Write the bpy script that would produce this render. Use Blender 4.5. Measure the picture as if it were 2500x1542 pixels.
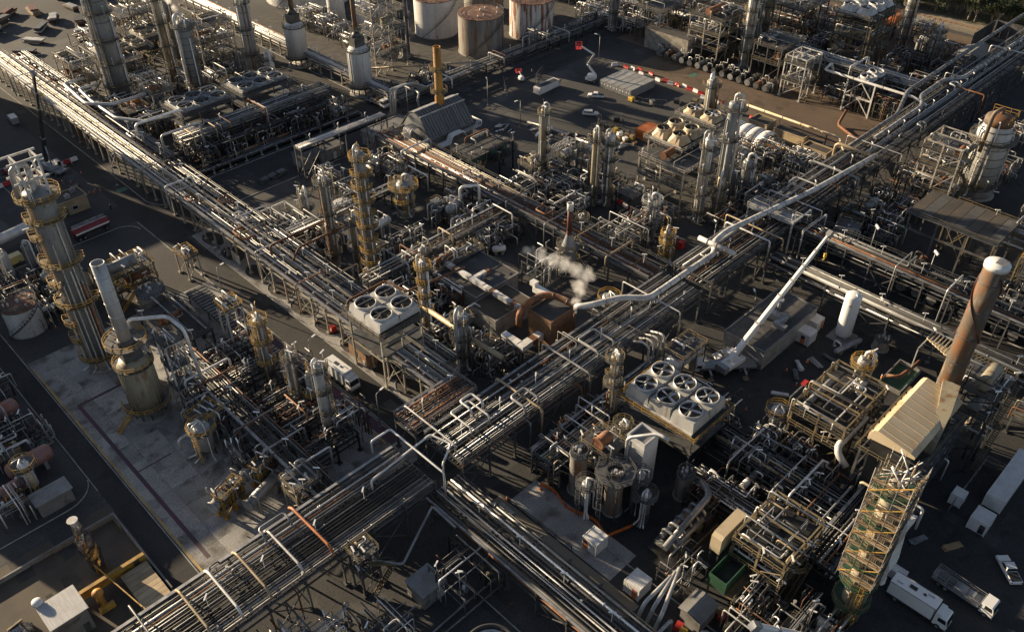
import bpy, math, random
from mathutils import Vector, Matrix
for _o in list(bpy.data.objects): bpy.data.objects.remove(_o)
SC = bpy.context.scene
COL = SC.collection
PI = math.pi
rad = math.radians

# ---------------------------------------------------------------- camera
PITCH, YAW, CAM_H = rad(38.4), rad(45.3), 115.0
cd = bpy.data.cameras.new('camera'); cam = bpy.data.objects.new('camera', cd); COL.objects.link(cam)
cd.sensor_width = 36.0; cd.lens = 36.0*2120/2500; cd.clip_start = 1.0; cd.clip_end = 6000
_f = Vector((math.cos(YAW)*math.cos(PITCH), math.sin(YAW)*math.cos(PITCH), -math.sin(PITCH)))
_r = Vector((math.sin(YAW), -math.cos(YAW), 0)); _u = _r.cross(_f)
_ro = rad(-0.2); _r2 = _r*math.cos(_ro)+_u*math.sin(_ro); _u2 = _u*math.cos(_ro)-_r*math.sin(_ro)
_m = Matrix((( _r2.x,_u2.x,-_f.x,0),(_r2.y,_u2.y,-_f.y,0),(_r2.z,_u2.z,-_f.z,CAM_H),(0,0,0,1)))
cam.matrix_world = _m
SC.camera = cam

# ---------------------------------------------------------------- sky, sun, exposure
SUN_EL, SUN_AZ = rad(14.0), rad(105.0)          # azimuth counted from +X towards +Y
wd = bpy.data.worlds.new('World'); SC.world = wd; wd.use_nodes = True
nt = wd.node_tree; bg = nt.nodes['Background']
sky = nt.nodes.new('ShaderNodeTexSky'); sky.sky_type = 'NISHITA'; sky.sun_disc = False
sky.sun_elevation = SUN_EL; sky.sun_rotation = PI/2-SUN_AZ
sky.air_density = 0.75; sky.dust_density = 0.7; sky.ozone_density = 1.0
hs = nt.nodes.new('ShaderNodeHueSaturation'); hs.inputs['Saturation'].default_value = 0.72
nt.links.new(sky.outputs[0], hs.inputs['Color']); nt.links.new(hs.outputs[0], bg.inputs[0])
bg.inputs[1].default_value = 0.05
sd = bpy.data.lights.new('sun', 'SUN'); so = bpy.data.objects.new('sun', sd); COL.objects.link(so)
sd.energy = 5.0; sd.angle = rad(0.5); sd.color = (1.0, 0.79, 0.52)
_l = Vector((math.cos(SUN_AZ)*math.cos(SUN_EL), math.sin(SUN_AZ)*math.cos(SUN_EL), math.sin(SUN_EL)))
so.rotation_euler = _l.to_track_quat('Z', 'Y').to_euler(); so.location = (0, 0, 300)
SC.cycles.volume_bounces = 6
SC.view_settings.view_transform = 'Standard'; SC.view_settings.look = 'None'
SC.view_settings.exposure = 1.3; SC.view_settings.gamma = 1.0; SC.view_settings.use_curve_mapping = False

# ---------------------------------------------------------------- materials
M = {}
def mat(name, c1, c2=None, rough=.6, metal=0.0, scale=.6, zs=1.0, lo=.42, hi=.62, var=.12, fine=.25, fs=9.0, bump=0.0, wave=None, c3=None, s3=1.5, lo3=.55, hi3=.68):
    m = bpy.data.materials.new(name); m.use_nodes = True; n = m.node_tree.nodes; L = m.node_tree.links
    b = n['Principled BSDF']; b.inputs['Roughness'].default_value = rough; b.inputs['Metallic'].default_value = metal
    tc = n.new('ShaderNodeTexCoord'); mp = n.new('ShaderNodeMapping'); mp.inputs['Scale'].default_value = (1, 1, zs)
    oi = n.new('ShaderNodeObjectInfo'); va = n.new('ShaderNodeVectorMath'); va.operation = 'ADD'
    cmb = n.new('ShaderNodeMath'); cmb.operation = 'MULTIPLY'; cmb.inputs[1].default_value = 91.0
    L.new(oi.outputs['Random'], cmb.inputs[0]); L.new(tc.outputs['Object'], va.inputs[0]); L.new(cmb.outputs[0], va.inputs[1])
    L.new(va.outputs[0], mp.inputs['Vector'])
    def noise(s, d=5.0, src=mp.outputs[0]):
        t = n.new('ShaderNodeTexNoise'); t.inputs['Scale'].default_value = s; t.inputs['Detail'].default_value = d; L.new(src, t.inputs['Vector']); return t
    def ramp(src, a, bb):
        r = n.new('ShaderNodeMapRange'); r.inputs['From Min'].default_value = a; r.inputs['From Max'].default_value = bb; L.new(src, r.inputs['Value']); return r.outputs[0]
    def mix(fac, A, B, mode='MIX'):
        x = n.new('ShaderNodeMix'); x.data_type = 'RGBA'; x.blend_type = mode
        if isinstance(fac, float): x.inputs[0].default_value = fac
        else: L.new(fac, x.inputs[0])
        for k, c in ((6, A), (7, B)):
            if isinstance(c, tuple): x.inputs[k].default_value = (c[0], c[1], c[2], 1)
            else: L.new(c, x.inputs[k])
        return x.outputs[2]
    col = tuple(c1)
    if c2: col = mix(ramp(noise(scale).outputs[0], lo, hi), tuple(c1), tuple(c2))
    if c3: col = mix(ramp(noise(s3, 6.0).outputs[0], lo3, hi3), col, tuple(c3))
    fn = noise(fs, 3.0)
    g = n.new('ShaderNodeMapRange'); g.inputs['From Min'].default_value = .25; g.inputs['From Max'].default_value = .75
    g.inputs['To Min'].default_value = 1-fine; g.inputs['To Max'].default_value = 1+fine*.6; L.new(fn.outputs[0], g.inputs['Value'])
    vr = n.new('ShaderNodeMapRange'); vr.inputs['To Min'].default_value = 1-var; vr.inputs['To Max'].default_value = 1+var; L.new(oi.outputs['Random'], vr.inputs['Value'])
    mu = n.new('ShaderNodeMath'); mu.operation = 'MULTIPLY'; L.new(g.outputs[0], mu.inputs[0]); L.new(vr.outputs[0], mu.inputs[1])
    sc = n.new('ShaderNodeVectorMath'); sc.operation = 'SCALE'
    if isinstance(col, tuple): sc.inputs[0].default_value = col
    else: L.new(col, sc.inputs[0])
    L.new(mu.outputs[0], sc.inputs['Scale']); L.new(sc.outputs[0], b.inputs['Base Color'])
    if bump or wave:
        bp = n.new('ShaderNodeBump'); bp.inputs['Strength'].default_value = bump or .5; bp.inputs['Distance'].default_value = .05
        if wave:
            w = n.new('ShaderNodeTexWave'); w.bands_direction = wave[0]; w.inputs['Scale'].default_value = wave[1]; L.new(tc.outputs['Object'], w.inputs['Vector']); L.new(w.outputs[1], bp.inputs['Height'])
        else: L.new(fn.outputs[0], bp.inputs['Height'])
        L.new(bp.outputs[0], b.inputs['Normal'])
    M[name] = m
    return m
RUST = (.20, .075, .028)
mat('asphalt', (.029,.029,.031), (.046,.046,.046), .9, scale=.10, zs=1, lo=.35, hi=.7, fine=.55, fs=5, bump=.3, c3=(.02,.02,.022), s3=.35, lo3=.56, hi3=.72)
mat('yardground', (.040,.040,.041), (.064,.063,.063), .9, scale=.05, lo=.35, hi=.68, fine=.5, fs=4, bump=.3, c3=(.10,.098,.097), s3=.12, lo3=.60, hi3=.75)
mat('gravel', (.045,.042,.04), (.075,.07,.062), .95, scale=.4, fine=.5, fs=6, bump=.5)
mat('concrete', (.25,.247,.243), (.36,.352,.34), .85, scale=.16, lo=.35, hi=.65, fine=.4, fs=4, c3=(.12,.11,.10), s3=.3, lo3=.52, hi3=.7)
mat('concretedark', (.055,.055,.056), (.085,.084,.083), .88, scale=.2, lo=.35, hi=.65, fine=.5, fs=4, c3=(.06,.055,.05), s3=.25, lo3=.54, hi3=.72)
mat('plinth', (.24,.235,.22), (.32,.31,.29), .85, scale=.5)
mat('kerb', (.36,.355,.34), (.26,.25,.24), .8, scale=.8, fine=.3)
mat('brownground', (.105,.072,.048), (.15,.108,.074), .85, scale=.10, lo=.3, hi=.7, fine=.3, fs=3, c3=(.07,.045,.03), s3=.2, lo3=.52, hi3=.7)
mat('drygrass', (.16,.135,.075), (.08,.085,.035), .95, scale=.08, lo=.35, hi=.65, fine=.5, fs=2.5, bump=.5, c3=(.22,.19,.13), s3=.3)
mat('sand', (.27,.235,.18), (.2,.17,.125), .95, scale=.1, fine=.25)
mat('purpleline', (.10,.045,.075), (.07,.05,.06), .8, scale=.4)
mat('paintwhite', (.62,.62,.60), (.45,.45,.44), .7, scale=1)
mat('paintyellow', (.50,.33,.07), (.32,.2,.06), .7, scale=.6)
mat('greenpatch', (.05,.17,.13), (.04,.11,.09), .7, scale=1)
mat('galv', (.33,.335,.345), (.20,.2,.205), .5, .45, scale=.8, var=.3)
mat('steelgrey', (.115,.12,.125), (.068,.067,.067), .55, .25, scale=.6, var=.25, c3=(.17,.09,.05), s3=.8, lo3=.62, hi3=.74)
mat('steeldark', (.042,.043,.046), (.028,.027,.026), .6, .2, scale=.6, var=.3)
mat('steelcream', (.40,.375,.325), (.27,.245,.205), .55, .05, scale=.6, var=.2, c3=(.28,.14,.06), s3=.8, lo3=.6, hi3=.73)
mat('steelwhite', (.58,.58,.56), (.42,.41,.39), .5, .1, scale=.6, var=.2, c3=(.30,.17,.08), s3=.9, lo3=.63, hi3=.75)
mat('ochre', (.47,.285,.05), (.30,.17,.045), .55, 0, scale=.8, var=.25, c3=(.12,.07,.04), s3=1.4, lo3=.6, hi3=.7)
mat('ochredull', (.21,.165,.09), (.115,.095,.065), .6, .1, scale=.8, var=.3)
mat('alu', (.74,.74,.74), (.56,.555,.55), .45, .5, scale=.7, var=.25)
mat('lagged', (.50,.50,.49), (.34,.335,.33), .5, .2, scale=.5, var=.25, c3=(.24,.17,.11), s3=.9, lo3=.63, hi3=.76)
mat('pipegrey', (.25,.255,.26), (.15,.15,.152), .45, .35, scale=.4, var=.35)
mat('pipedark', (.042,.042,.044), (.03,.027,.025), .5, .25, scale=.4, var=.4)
mat('piperust', (.21,.085,.036), (.12,.055,.03), .75, .1, scale=.5, var=.35, c3=(.28,.17,.10), s3=.7)
mat('pipetan', (.44,.355,.24), (.33,.25,.15), .55, .1, scale=.4, var=.25)
mat('pipewhite', (.78,.775,.76), (.62,.61,.59), .45, .1, scale=.5, var=.15)
mat('pipeorange', (.55,.19,.06), (.38,.13,.05), .6, 0, scale=.7)
mat('towergrey', (.29,.305,.315), (.205,.215,.22), .5, .3, scale=.35, zs=.25, var=.15, fine=.18, c3=(.165,.15,.135), s3=.6, lo3=.6, hi3=.75)
mat('towerlight', (.46,.465,.46), (.34,.34,.335), .45, .25, scale=.4, zs=.25, var=.15, fine=.15, c3=(.25,.19,.13), s3=.7, lo3=.62, hi3=.75)
mat('towerochre', (.33,.295,.215), (.23,.205,.155), .55, .1, scale=.4, zs=.3, var=.15, c3=(.2,.11,.05), s3=.8)
mat('tankrust', (.60,.59,.57), (.46,.44,.41), .6, .05, scale=.6, zs=.1, var=.1, c3=(.25,.095,.04), s3=1.1, lo3=.49, hi3=.56)
mat('tankgrey', (.25,.24,.22), (.17,.155,.135), .65, .05, scale=.5, zs=.12, var=.1, c3=(.17,.085,.045), s3=.8, lo3=.5, hi3=.66)
mat('tankwhite', (.62,.615,.60), (.50,.49,.47), .55, .05, scale=.4, zs=.2, var=.08, c3=(.33,.2,.11), s3=.7, lo3=.6, hi3=.75)
mat('rusttop', (.17,.075,.045), (.10,.06,.05), .8, 0, scale=.5, c3=(.3,.2,.14), s3=.6)
mat('ruststack', (.20,.095,.045), (.125,.10,.078), .75, .1, scale=.5, zs=.3, lo=.42, hi=.56, var=.08, c3=(.24,.20,.155), s3=.7, lo3=.56, hi3=.68)
mat('ochrestack', (.55,.285,.05), (.38,.165,.035), .65, .05, scale=.5, zs=.3, c3=(.14,.06,.03), s3=.7, lo3=.56, hi3=.7)
mat('redbrown', (.13,.045,.03), (.08,.035,.028), .6, .1, scale=.6)
mat('tanroof', (.56,.465,.325), (.47,.37,.23), .55, 0, scale=.25, lo=.35, hi=.7, fine=.12, c3=(.38,.25,.12), s3=.3, lo3=.58, hi3=.78)
mat('roofdark', (.05,.05,.052), (.075,.073,.072), .85, scale=.2, fine=.3, c3=(.11,.105,.10), s3=.3)
mat('roofbrown', (.085,.07,.054), (.055,.047,.04), .85, scale=.2, fine=.3)
mat('roofgrey', (.22,.222,.225), (.16,.16,.16), .55, .2, scale=.3, wave=('X', 3.2))
mat('corrwhite', (.66,.66,.67), (.55,.55,.55), .5, .05, scale=.5, wave=('X', 4.0))
mat('corrgrey', (.33,.335,.34), (.25,.25,.25), .55, .2, scale=.5, wave=('X', 4.0))
mat('cabinwhite', (.72,.72,.72), (.60,.595,.585), .45, 0, scale=.6, var=.06, fine=.1)
mat('vehwhite', (.74,.74,.73), None, .3, 0, var=.06, fine=.06)
mat('vehgrey', (.30,.305,.31), None, .35, .2, var=.1, fine=.08)
mat('contgrey', (.29,.30,.305), (.23,.235,.24), .5, .1, scale=.5, var=.1)
mat('conttop', (.36,.365,.37), (.29,.29,.29), .5, .15, scale=.4, var=.12)
mat('brick', (.25,.14,.075), (.19,.10,.06), .85, scale=1.2, fine=.3)
mat('tanwall', (.40,.31,.19), (.33,.25,.15), .8, scale=.5)
mat('greywall', (.24,.24,.235), (.18,.175,.17), .8, scale=.4, c3=(.12,.11,.10), s3=.5)
mat('red', (.50,.035,.03), (.36,.03,.028), .5, scale=1, var=.2)
mat('orange', (.62,.16,.03), (.46,.12,.03), .55, scale=1, var=.15)
mat('orangebox', (.52,.165,.05), (.36,.11,.04), .6, scale=.8)
mat('yellow', (.62,.42,.05), (.48,.31,.05), .5, scale=1)
mat('paleyellow', (.55,.48,.22), None, .4, var=.1)
mat('green', (.03,.075,.045), (.04,.11,.06), .5, scale=.8)
mat('teal', (.05,.15,.12), (.04,.1,.085), .5, scale=.8)
mat('pinkdrum', (.29,.155,.135), (.22,.12,.105), .6, scale=.5, c3=(.3,.1,.07), s3=.7)
mat('darkred', (.22,.022,.025), None, .35, var=.1)
mat('rubber', (.022,.022,.023), None, .85)
mat('glass', (.02,.024,.028), None, .08, 0, var=.0, fine=0)
mat('black', (.022,.022,.024), (.035,.034,.033), .6, scale=.6)
mat('foil', (.30,.30,.31), (.16,.16,.17), .18, .9, scale=2.0, lo=.4, hi=.6, bump=1.0, fs=3.5, fine=.3)
mat('tarp', (.74,.74,.73), (.62,.61,.6), .55, 0, scale=.7)
mat('lamp', (.80,.80,.78), None, .35, 0, var=.03, fine=0)
mat('fanblade', (.50,.505,.51), None, .4, .3, var=.1)
mat('fanwhite', (.52,.525,.53), (.42,.42,.415), .5, .1, scale=.4, var=.1, c3=(.36,.3,.22), s3=.6, lo3=.62, hi3=.78)
mat('fandeck', (.055,.053,.05), (.035,.034,.033), .7, scale=.8)
mat('timber', (.30,.21,.12), (.22,.15,.09), .8, scale=.6, var=.3)
mat('leaf', (.035,.052,.018), (.065,.075,.028), .75, scale=.25, var=.2, fine=.4)
mat('bark', (.32,.27,.21), (.22,.18,.13), .85, scale=1)
mat('skin', (.42,.27,.2), None, .6)
mat('hivis', (.65,.22,.05), None, .7)
mat('cloth', (.03,.035,.07), None, .8)

# ---------------------------------------------------------------- mesh builder
def V(*a): return Vector(a)
def perp(d):
    a = Vector((0, 0, 1)) if abs(d.z) < .9 else Vector((1, 0, 0))
    x = d.cross(a).normalized(); return x, x.cross(d).normalized()
class MB:
    def __init__(s): s.v = []; s.f = []; s.sm = []
    def face(s, ids, sm=False): s.f.append(ids); s.sm.append(sm)
    def quad(s, *p):
        i = len(s.v); s.v += [tuple(q) for q in p]; s.face(tuple(range(i, i+len(p))))
    def box(s, c, d, rz=0.0):
        cx, cy, cz = c; a, b, h = d[0]/2, d[1]/2, d[2]/2; cs, sn = math.cos(rz), math.sin(rz); i = len(s.v)
        for z in (-h, h):
            for x, y in ((-a, -b), (a, -b), (a, b), (-a, b)): s.v.append((cx+x*cs-y*sn, cy+x*sn+y*cs, cz+z))
        for q in ((0,3,2,1), (4,5,6,7), (0,1,5,4), (1,2,6,5), (2,3,7,6), (3,0,4,7)): s.face(tuple(i+k for k in q))
        return s
    def bb(s, x0, x1, y0, y1, z0, z1): return s.box(((x0+x1)/2, (y0+y1)/2, (z0+z1)/2), (x1-x0, y1-y0, z1-z0))
    def loft(s, rings, caps=True, sm=False, closed=True):
        i = len(s.v); n = len(rings[0])
        for r in rings: s.v += [tuple(p) for p in r]
        for k in range(len(rings)-1):
            for j in range(n if closed else n-1):
                a = i+k*n+j; b = i+k*n+(j+1) % n; s.face((a, b, b+n, a+n), sm)
        if caps:
            s.face(tuple(i+j for j in reversed(range(n)))); s.face(tuple(i+(len(rings)-1)*n+j for j in range(n)))
        return s
    def cyl(s, p, q, r, r2=None, n=8, cap=True):
        p = Vector(p); q = Vector(q); d = (q-p)
        if d.length < 1e-6: return s
        d.normalize(); x, y = perp(d); r2 = r if r2 is None else r2; rs = []
        for c, rr in ((p, r), (q, r2)): rs.append([c+(x*math.cos(2*PI*k/n)+y*math.sin(2*PI*k/n))*rr for k in range(n)])
        return s.loft(rs, cap, n > 4)
    def bar(s, p, q, w=.1, h=None):
        p = Vector(p); q = Vector(q); d = q-p
        if d.length < 1e-6: return s
        d.normalize(); x, y = perp(d); h = h or w; a = w/2; b = h/2
        return s.loft([[c+x*i*a+y*j*b for i, j in ((-1,-1), (1,-1), (1,1), (-1,1))] for c in (p, q)])
    def tube(s, pts, r, n=6, bend=2.6, cap=True):
        P = [Vector(p) for p in pts]; Q = [P[0]]
        for i in range(1, len(P)-1):
            a = P[i-1]-P[i]; b = P[i+1]-P[i]; la, lb = a.length, b.length
            if la < 1e-5 or lb < 1e-5: continue
            a.normalize(); b.normalize(); d = min(max(bend*r, .12), la*.45, lb*.45); A = P[i]+a*d; B = P[i]+b*d
            if r > .16: Q += [A, A*.5625+P[i]*.375+B*.0625, A*.0625+P[i]*.375+B*.5625, B]
            else: Q += [A, A*.25+P[i]*.5+B*.25, B]
        Q.append(P[-1]); rings = []; x = None
        for i, c in enumerate(Q):
            d = (Q[min(i+1, len(Q)-1)]-Q[max(i-1, 0)])
            if d.length < 1e-7: d = Vector((0, 0, 1))
            d.normalize()
            if x is None: x, _ = perp(d)
            x = (x-d*x.dot(d)); x = x.normalized() if x.length > 1e-6 else perp(d)[0]
            y = d.cross(x); rings.append([c+(x*math.cos(2*PI*k/n)+y*math.sin(2*PI*k/n))*r for k in range(n)])
        return s.loft(rings, cap, True)
    def lathe(s, prof, x=0, y=0, n=24, a0=0.0, a1=2*PI, sm=True, cap=True):
        full = abs(a1-a0-2*PI) < 1e-6; m = n if full else n+1; rings = []
        for r, z in prof: rings.append([(x+r*math.cos(a0+(a1-a0)*k/n), y+r*math.sin(a0+(a1-a0)*k/n), z) for k in range(m)])
        i = len(s.v); nn = m
        for r in rings: s.v += r
        for k in range(len(rings)-1):
            for j in range(nn if full else nn-1):
                a = i+k*nn+j; b = i+k*nn+(j+1) % nn; s.face((a, b, b+nn, a+nn), sm)
        if cap and full:
            if prof[0][0] > .01: s.face(tuple(i+j for j in reversed(range(nn))))
            if prof[-1][0] > .01: s.face(tuple(i+(len(rings)-1)*nn+j for j in range(nn)))
        return s
    def deck(s, r0, r1, z, t=.12, a0=0.0, a1=2*PI, n=16, x=0, y=0):
        i = len(s.v); 
        for k in range(n+1):
            a = a0+(a1-a0)*k/n; c, q = math.cos(a), math.sin(a)
            s.v += [(x+r0*c, y+r0*q, z), (x+r1*c, y+r1*q, z), (x+r1*c, y+r1*q, z-t), (x+r0*c, y+r0*q, z-t)]
        for k in range(n):
            b = i+4*k; 
            for u, w in ((0, 1), (1, 2), (2, 3), (3, 0)): s.face((b+w, b+u, b+4+u, b+4+w))
        if abs(a1-a0-2*PI) > 1e-6: s.face((i, i+1, i+2, i+3)); e = i+4*n; s.face((e+3, e+2, e+1, e))
        return s
    def rail(s, pts, h=1.1, w=.1, sp=1.8, closed=False):
        P = [Vector(p) for p in pts]
        if closed: P.append(P[0])
        for i in range(len(P)-1):
            a, b = P[i], P[i+1]; L = (b-a).length; n = max(1, round(L/sp))
            for k in range(n): c = a.lerp(b, k/n); s.bar(c, c+Vector((0, 0, h)), w)
            for hh in (h, h*.5): s.bar(a+Vector((0, 0, hh)), b+Vector((0, 0, hh)), w)
        if not closed: s.bar(P[-1], P[-1]+Vector((0, 0, h)), w)
        return s
    def arcrail(s, r, z, a0=0.0, a1=2*PI, x=0, y=0, h=1.1, w=.1, n=None):
        n = n or max(5, int(abs(a1-a0)*r/1.3)); full = abs(a1-a0-2*PI) < 1e-6
        P = [(x+r*math.cos(a0+(a1-a0)*k/n), y+r*math.sin(a0+(a1-a0)*k/n), z) for k in range(n if full else n+1)]
        return s.rail(P, h, w, 9, full)
    def ladder(s, x, y, z0, z1, ang, cage=True, w=.28):
        o = Vector((math.cos(ang), math.sin(ang), 0)); t = Vector((-o.y, o.x, 0)); b = Vector((x, y, 0))
        for k in (-1, 1): s.bar(b+t*k*w+V(0, 0, z0), b+t*k*w+V(0, 0, z1), .07)
        z = z0+.4
        while z < z1: s.bar(b-t*w+V(0, 0, z), b+t*w+V(0, 0, z), .045); z += .6
        if cage:
            z = z0+2.3; hp = [(-w, 0), (-.42, .4), (0, .75), (.42, .4), (w, 0)]; zl = None
            while z < z1+.6:
                P = [b+t*u+o*q+V(0, 0, z) for u, q in hp]
                for i in range(4): s.bar(P[i], P[i+1], .05)
                if zl is not None:
                    for u, q in hp[1:4]: s.bar(b+t*u+o*q+V(0, 0, zl), b+t*u+o*q+V(0, 0, z), .04)
                zl = z; z += 1.4
        return s
    def prism(s, prof, y0, y1):      # profile in x,z extruded along y
        return s.loft([[(p[0], y, p[1]) for p in prof] for y in (y0, y1)])
    def sphere(s, c, r, n=10, m=6, sq=1.0):
        pr = [(max(r*math.sin(PI*k/m), 1e-4), c[2]-r*sq*math.cos(PI*k/m)) for k in range(m+1)]
        return s.lathe(pr, c[0], c[1], n, cap=False)
    def wheel(s, c, r, w, axis='y'):   # disc wheel with its axle along axis
        d = Vector((0, 1, 0)) if axis == 'y' else Vector((1, 0, 0)); c = Vector(c); return s.cyl(c-d*w/2, c+d*w/2, r, n=14)
    def build(s, name, mt, parent=None, label=None):
        me = bpy.data.meshes.new(name); me.from_pydata(s.v, [], s.f); me.polygons.foreach_set('use_smooth', s.sm)
        me.materials.append(M[mt]); o = bpy.data.objects.new(name, me); COL.objects.link(o)
        if parent: o.parent = parent
        if label: o['label'] = label
        return o
def thing(name, label, cat, loc=(0, 0, 0), rz=0.0, group=None):
    o = bpy.data.objects.new(name, None); COL.objects.link(o); o.empty_display_size = .5
    o.location = (loc[0], loc[1], loc[2] if len(loc) > 2 else 0.0); o.rotation_euler = (0, 0, rz)
    o['label'] = label; o['category'] = cat
    if group: o['group'] = group
    return o
def struct(name, mb, mt, parent=None):
    o = mb.build(name, mt, parent)
    if not parent: o['kind'] = 'structure'
    return o
def copy_tree(o, loc, rz=0.0, label=None, parent=None):
    c = o.copy(); COL.objects.link(c)
    if parent: c.parent = parent
    else:
        c.location = (loc[0], loc[1], loc[2] if len(loc) > 2 else 0.0); c.rotation_euler = (0, 0, rz)
        if label: c['label'] = label
    for ch in list(o.children): copy_tree(ch, None, parent=c)
    return c
def dome(r, z, h=None, k=5):   # elliptical head profile above z
    h = h or r*.5
    return [(max(r*math.cos(PI/2*i/k), .02), z+h*math.sin(PI/2*i/k)) for i in range(1, k+1)]
# ---------------------------------------------------------------- builders
def lampfix(mb, x, y, z, ang=0.0, L=1.1):
    mb.bar((x-math.cos(ang)*L/2, y-math.sin(ang)*L/2, z), (x+math.cos(ang)*L/2, y+math.sin(ang)*L/2, z+.05), .22, .14)
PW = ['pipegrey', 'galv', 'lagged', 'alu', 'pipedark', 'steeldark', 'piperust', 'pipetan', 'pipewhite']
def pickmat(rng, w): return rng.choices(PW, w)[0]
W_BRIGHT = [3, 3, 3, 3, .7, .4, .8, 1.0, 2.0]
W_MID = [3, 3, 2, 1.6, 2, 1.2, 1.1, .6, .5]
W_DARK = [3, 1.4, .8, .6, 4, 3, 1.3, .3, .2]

def tower(label, loc, h, r, seed=1, shell='towergrey', rails='ochredull', plats=(), bands=0, pipes=3, ladder=230, top='pipe', swage=None, group=None, skirt=2.2, name='column_tower', lamps=True, n=28, prof=None):
    rng = random.Random(seed); t = thing(name, label, 'tower', loc, group=group)
    MB().lathe([(r*1.02, 0), (r*1.02, skirt-.02)], n=n).lathe([(r*1.25, .0), (r*1.25, .35), (r*1.02, .36)], n=n).build('skirt', 'plinth', t)
    if prof is None:
        if swage: zs, r2 = swage; prof = [(r, skirt), (r, zs), (r2, zs+abs(r-r2)*1.2), (r2, h)]+dome(r2, h)
        else: r2 = r; prof = [(r, skirt), (r, h)]+dome(r, h)
    else: r2 = prof[-1][0]
    def ra(z): return r if (not swage or z < swage[0]+.3) else swage[1]
    sh = MB().lathe(prof, n=n).build('shell', shell, t)
    if bands:
        z = skirt+bands
        while z < h-.3: MB().lathe([(ra(z)+.002, z-.09), (ra(z)+.07, z-.08), (ra(z)+.07, z+.08), (ra(z)+.002, z+.09)], n=n, cap=False).build('band', 'steelgrey', t); z += bands
    for p in plats:
        z, a0, a1 = p[:3]; w = p[3] if len(p) > 3 else 1.2; rr = ra(z); a0, a1 = rad(a0), rad(a1); full = (a1-a0) > 6.2
        if full: a1 = a0+2*PI
        nn = max(6, int((a1-a0)*(rr+w)/1.2))
        d = MB().deck(rr+.02, rr+w, z, .14, a0, a1, nn)
        for k in range(0, nn, 2):
            a = a0+(a1-a0)*k/nn; c, s_ = math.cos(a), math.sin(a); d.bar((rr*c, rr*s_, z-w), ((rr+w*.9)*c, (rr+w*.9)*s_, z-.13), .09)
        pl = d.build('platform', 'steelgrey' if rails != 'ochre' else 'ochredull', t)
        m = MB().arcrail(rr+w-.04, z, a0, a1)
        if not full:
            for a in (a0, a1): m.rail([((rr+.1)*math.cos(a), (rr+.1)*math.sin(a), z), ((rr+w-.04)*math.cos(a), (rr+w-.04)*math.sin(a), z)])
        m.build('handrail', rails, pl)
        if lamps and rng.random() < .55:
            a = rng.uniform(a0, a1); m = MB(); R_ = rr+w-.05; m.bar((R_*math.cos(a), R_*math.sin(a), z), (R_*math.cos(a), R_*math.sin(a), z+2.3), .06); lampfix(m, R_*math.cos(a), R_*math.sin(a), z+2.35, a); m.build('lamp', 'lamp', pl)
    if ladder is not None:
        zs = sorted([0.4]+[p[0] for p in plats]); sgn = 1
        for i in range(len(zs)-1):
            a = rad(ladder+sgn*rng.uniform(2, 26)); sgn = -sgn; rr = ra(zs[i]+1)+.28
            if zs[i+1]-zs[i] > 1.5: MB().ladder(rr*math.cos(a), rr*math.sin(a), zs[i], zs[i+1]+1, a).build('ladder', rails, t)
    for k in range(pipes):
        a = rad(rng.choice([150, 170, 190, 215, 250, 275, 300, 320])+rng.uniform(-9, 9)); pr = rng.uniform(.09, .2)*(1+.12*r); off = pr+.15
        z1 = h*rng.uniform(.45, .98); rr = ra(z1)+off; rb = r+off; c, s_ = math.cos(a), math.sin(a); mm = rng.choice(['lagged', 'pipegrey', 'alu', 'pipewhite', 'piperust'])
        pts = [(ra(z1)*.9*c, ra(z1)*.9*s_, z1), (rr*c, rr*s_, z1)]
        if abs(rb-rr) > .3: pts += [(rr*c, rr*s_, swage[0]+.8), (rb*c, rb*s_, swage[0]-.5)]
        pts += [(rb*c, rb*s_, 1.2), ((rb+1.5)*c, (rb+1.5)*s_, 1.2)]
        MB().tube(pts, pr, 8).build('pipe', mm, t)
    if top == 'pipe':
        a = rad(rng.choice([160, 200, 255, 290])); pr = min(.42, max(.16, r2*.26)); rr = r+pr+.25; c, s_ = math.cos(a), math.sin(a); zt = h+r2*.5
        MB().tube([(0, 0, zt-.3), (0, 0, zt+1.2+pr*2), (rr*c*.98, rr*s_*.98, zt+1.2+pr*2), (rr*c, rr*s_, h*.3)], pr, 10).build('overhead_line', rng.choice(['lagged', 'alu', 'pipewhite']), t)
    if top in ('pipe', 'davit'):
        m = MB(); a = rng.uniform(0, 6); x, y = r2*.7*math.cos(a), r2*.7*math.sin(a); m.tube([(x, y, h), (x, y, h+3.2), (x*2.2, y*2.2, h+3.4)], .09, 5); m.build('davit', rails, t)
        for k in range(3): a = rng.uniform(0, 6); MB().cyl((r2*.55*math.cos(a), r2*.55*math.sin(a), h+.2), (r2*.55*math.cos(a), r2*.55*math.sin(a), h+r2*.5+.7), .13+.05*k, n=8).build('nozzle', 'lagged', t)
    if lamps:
        m = MB(); a = rad(rng.uniform(180, 280)); R_ = r2+.9; zt = (plats[-1][0] if plats else h)
        m.bar((R_*math.cos(a), R_*math.sin(a), zt-.1), (R_*math.cos(a), R_*math.sin(a), zt+2.6), .07); lampfix(m, R_*math.cos(a), R_*math.sin(a), zt+2.65, a+.6, 1.3); m.build('lamp', 'lamp', t)
    return t

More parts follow.
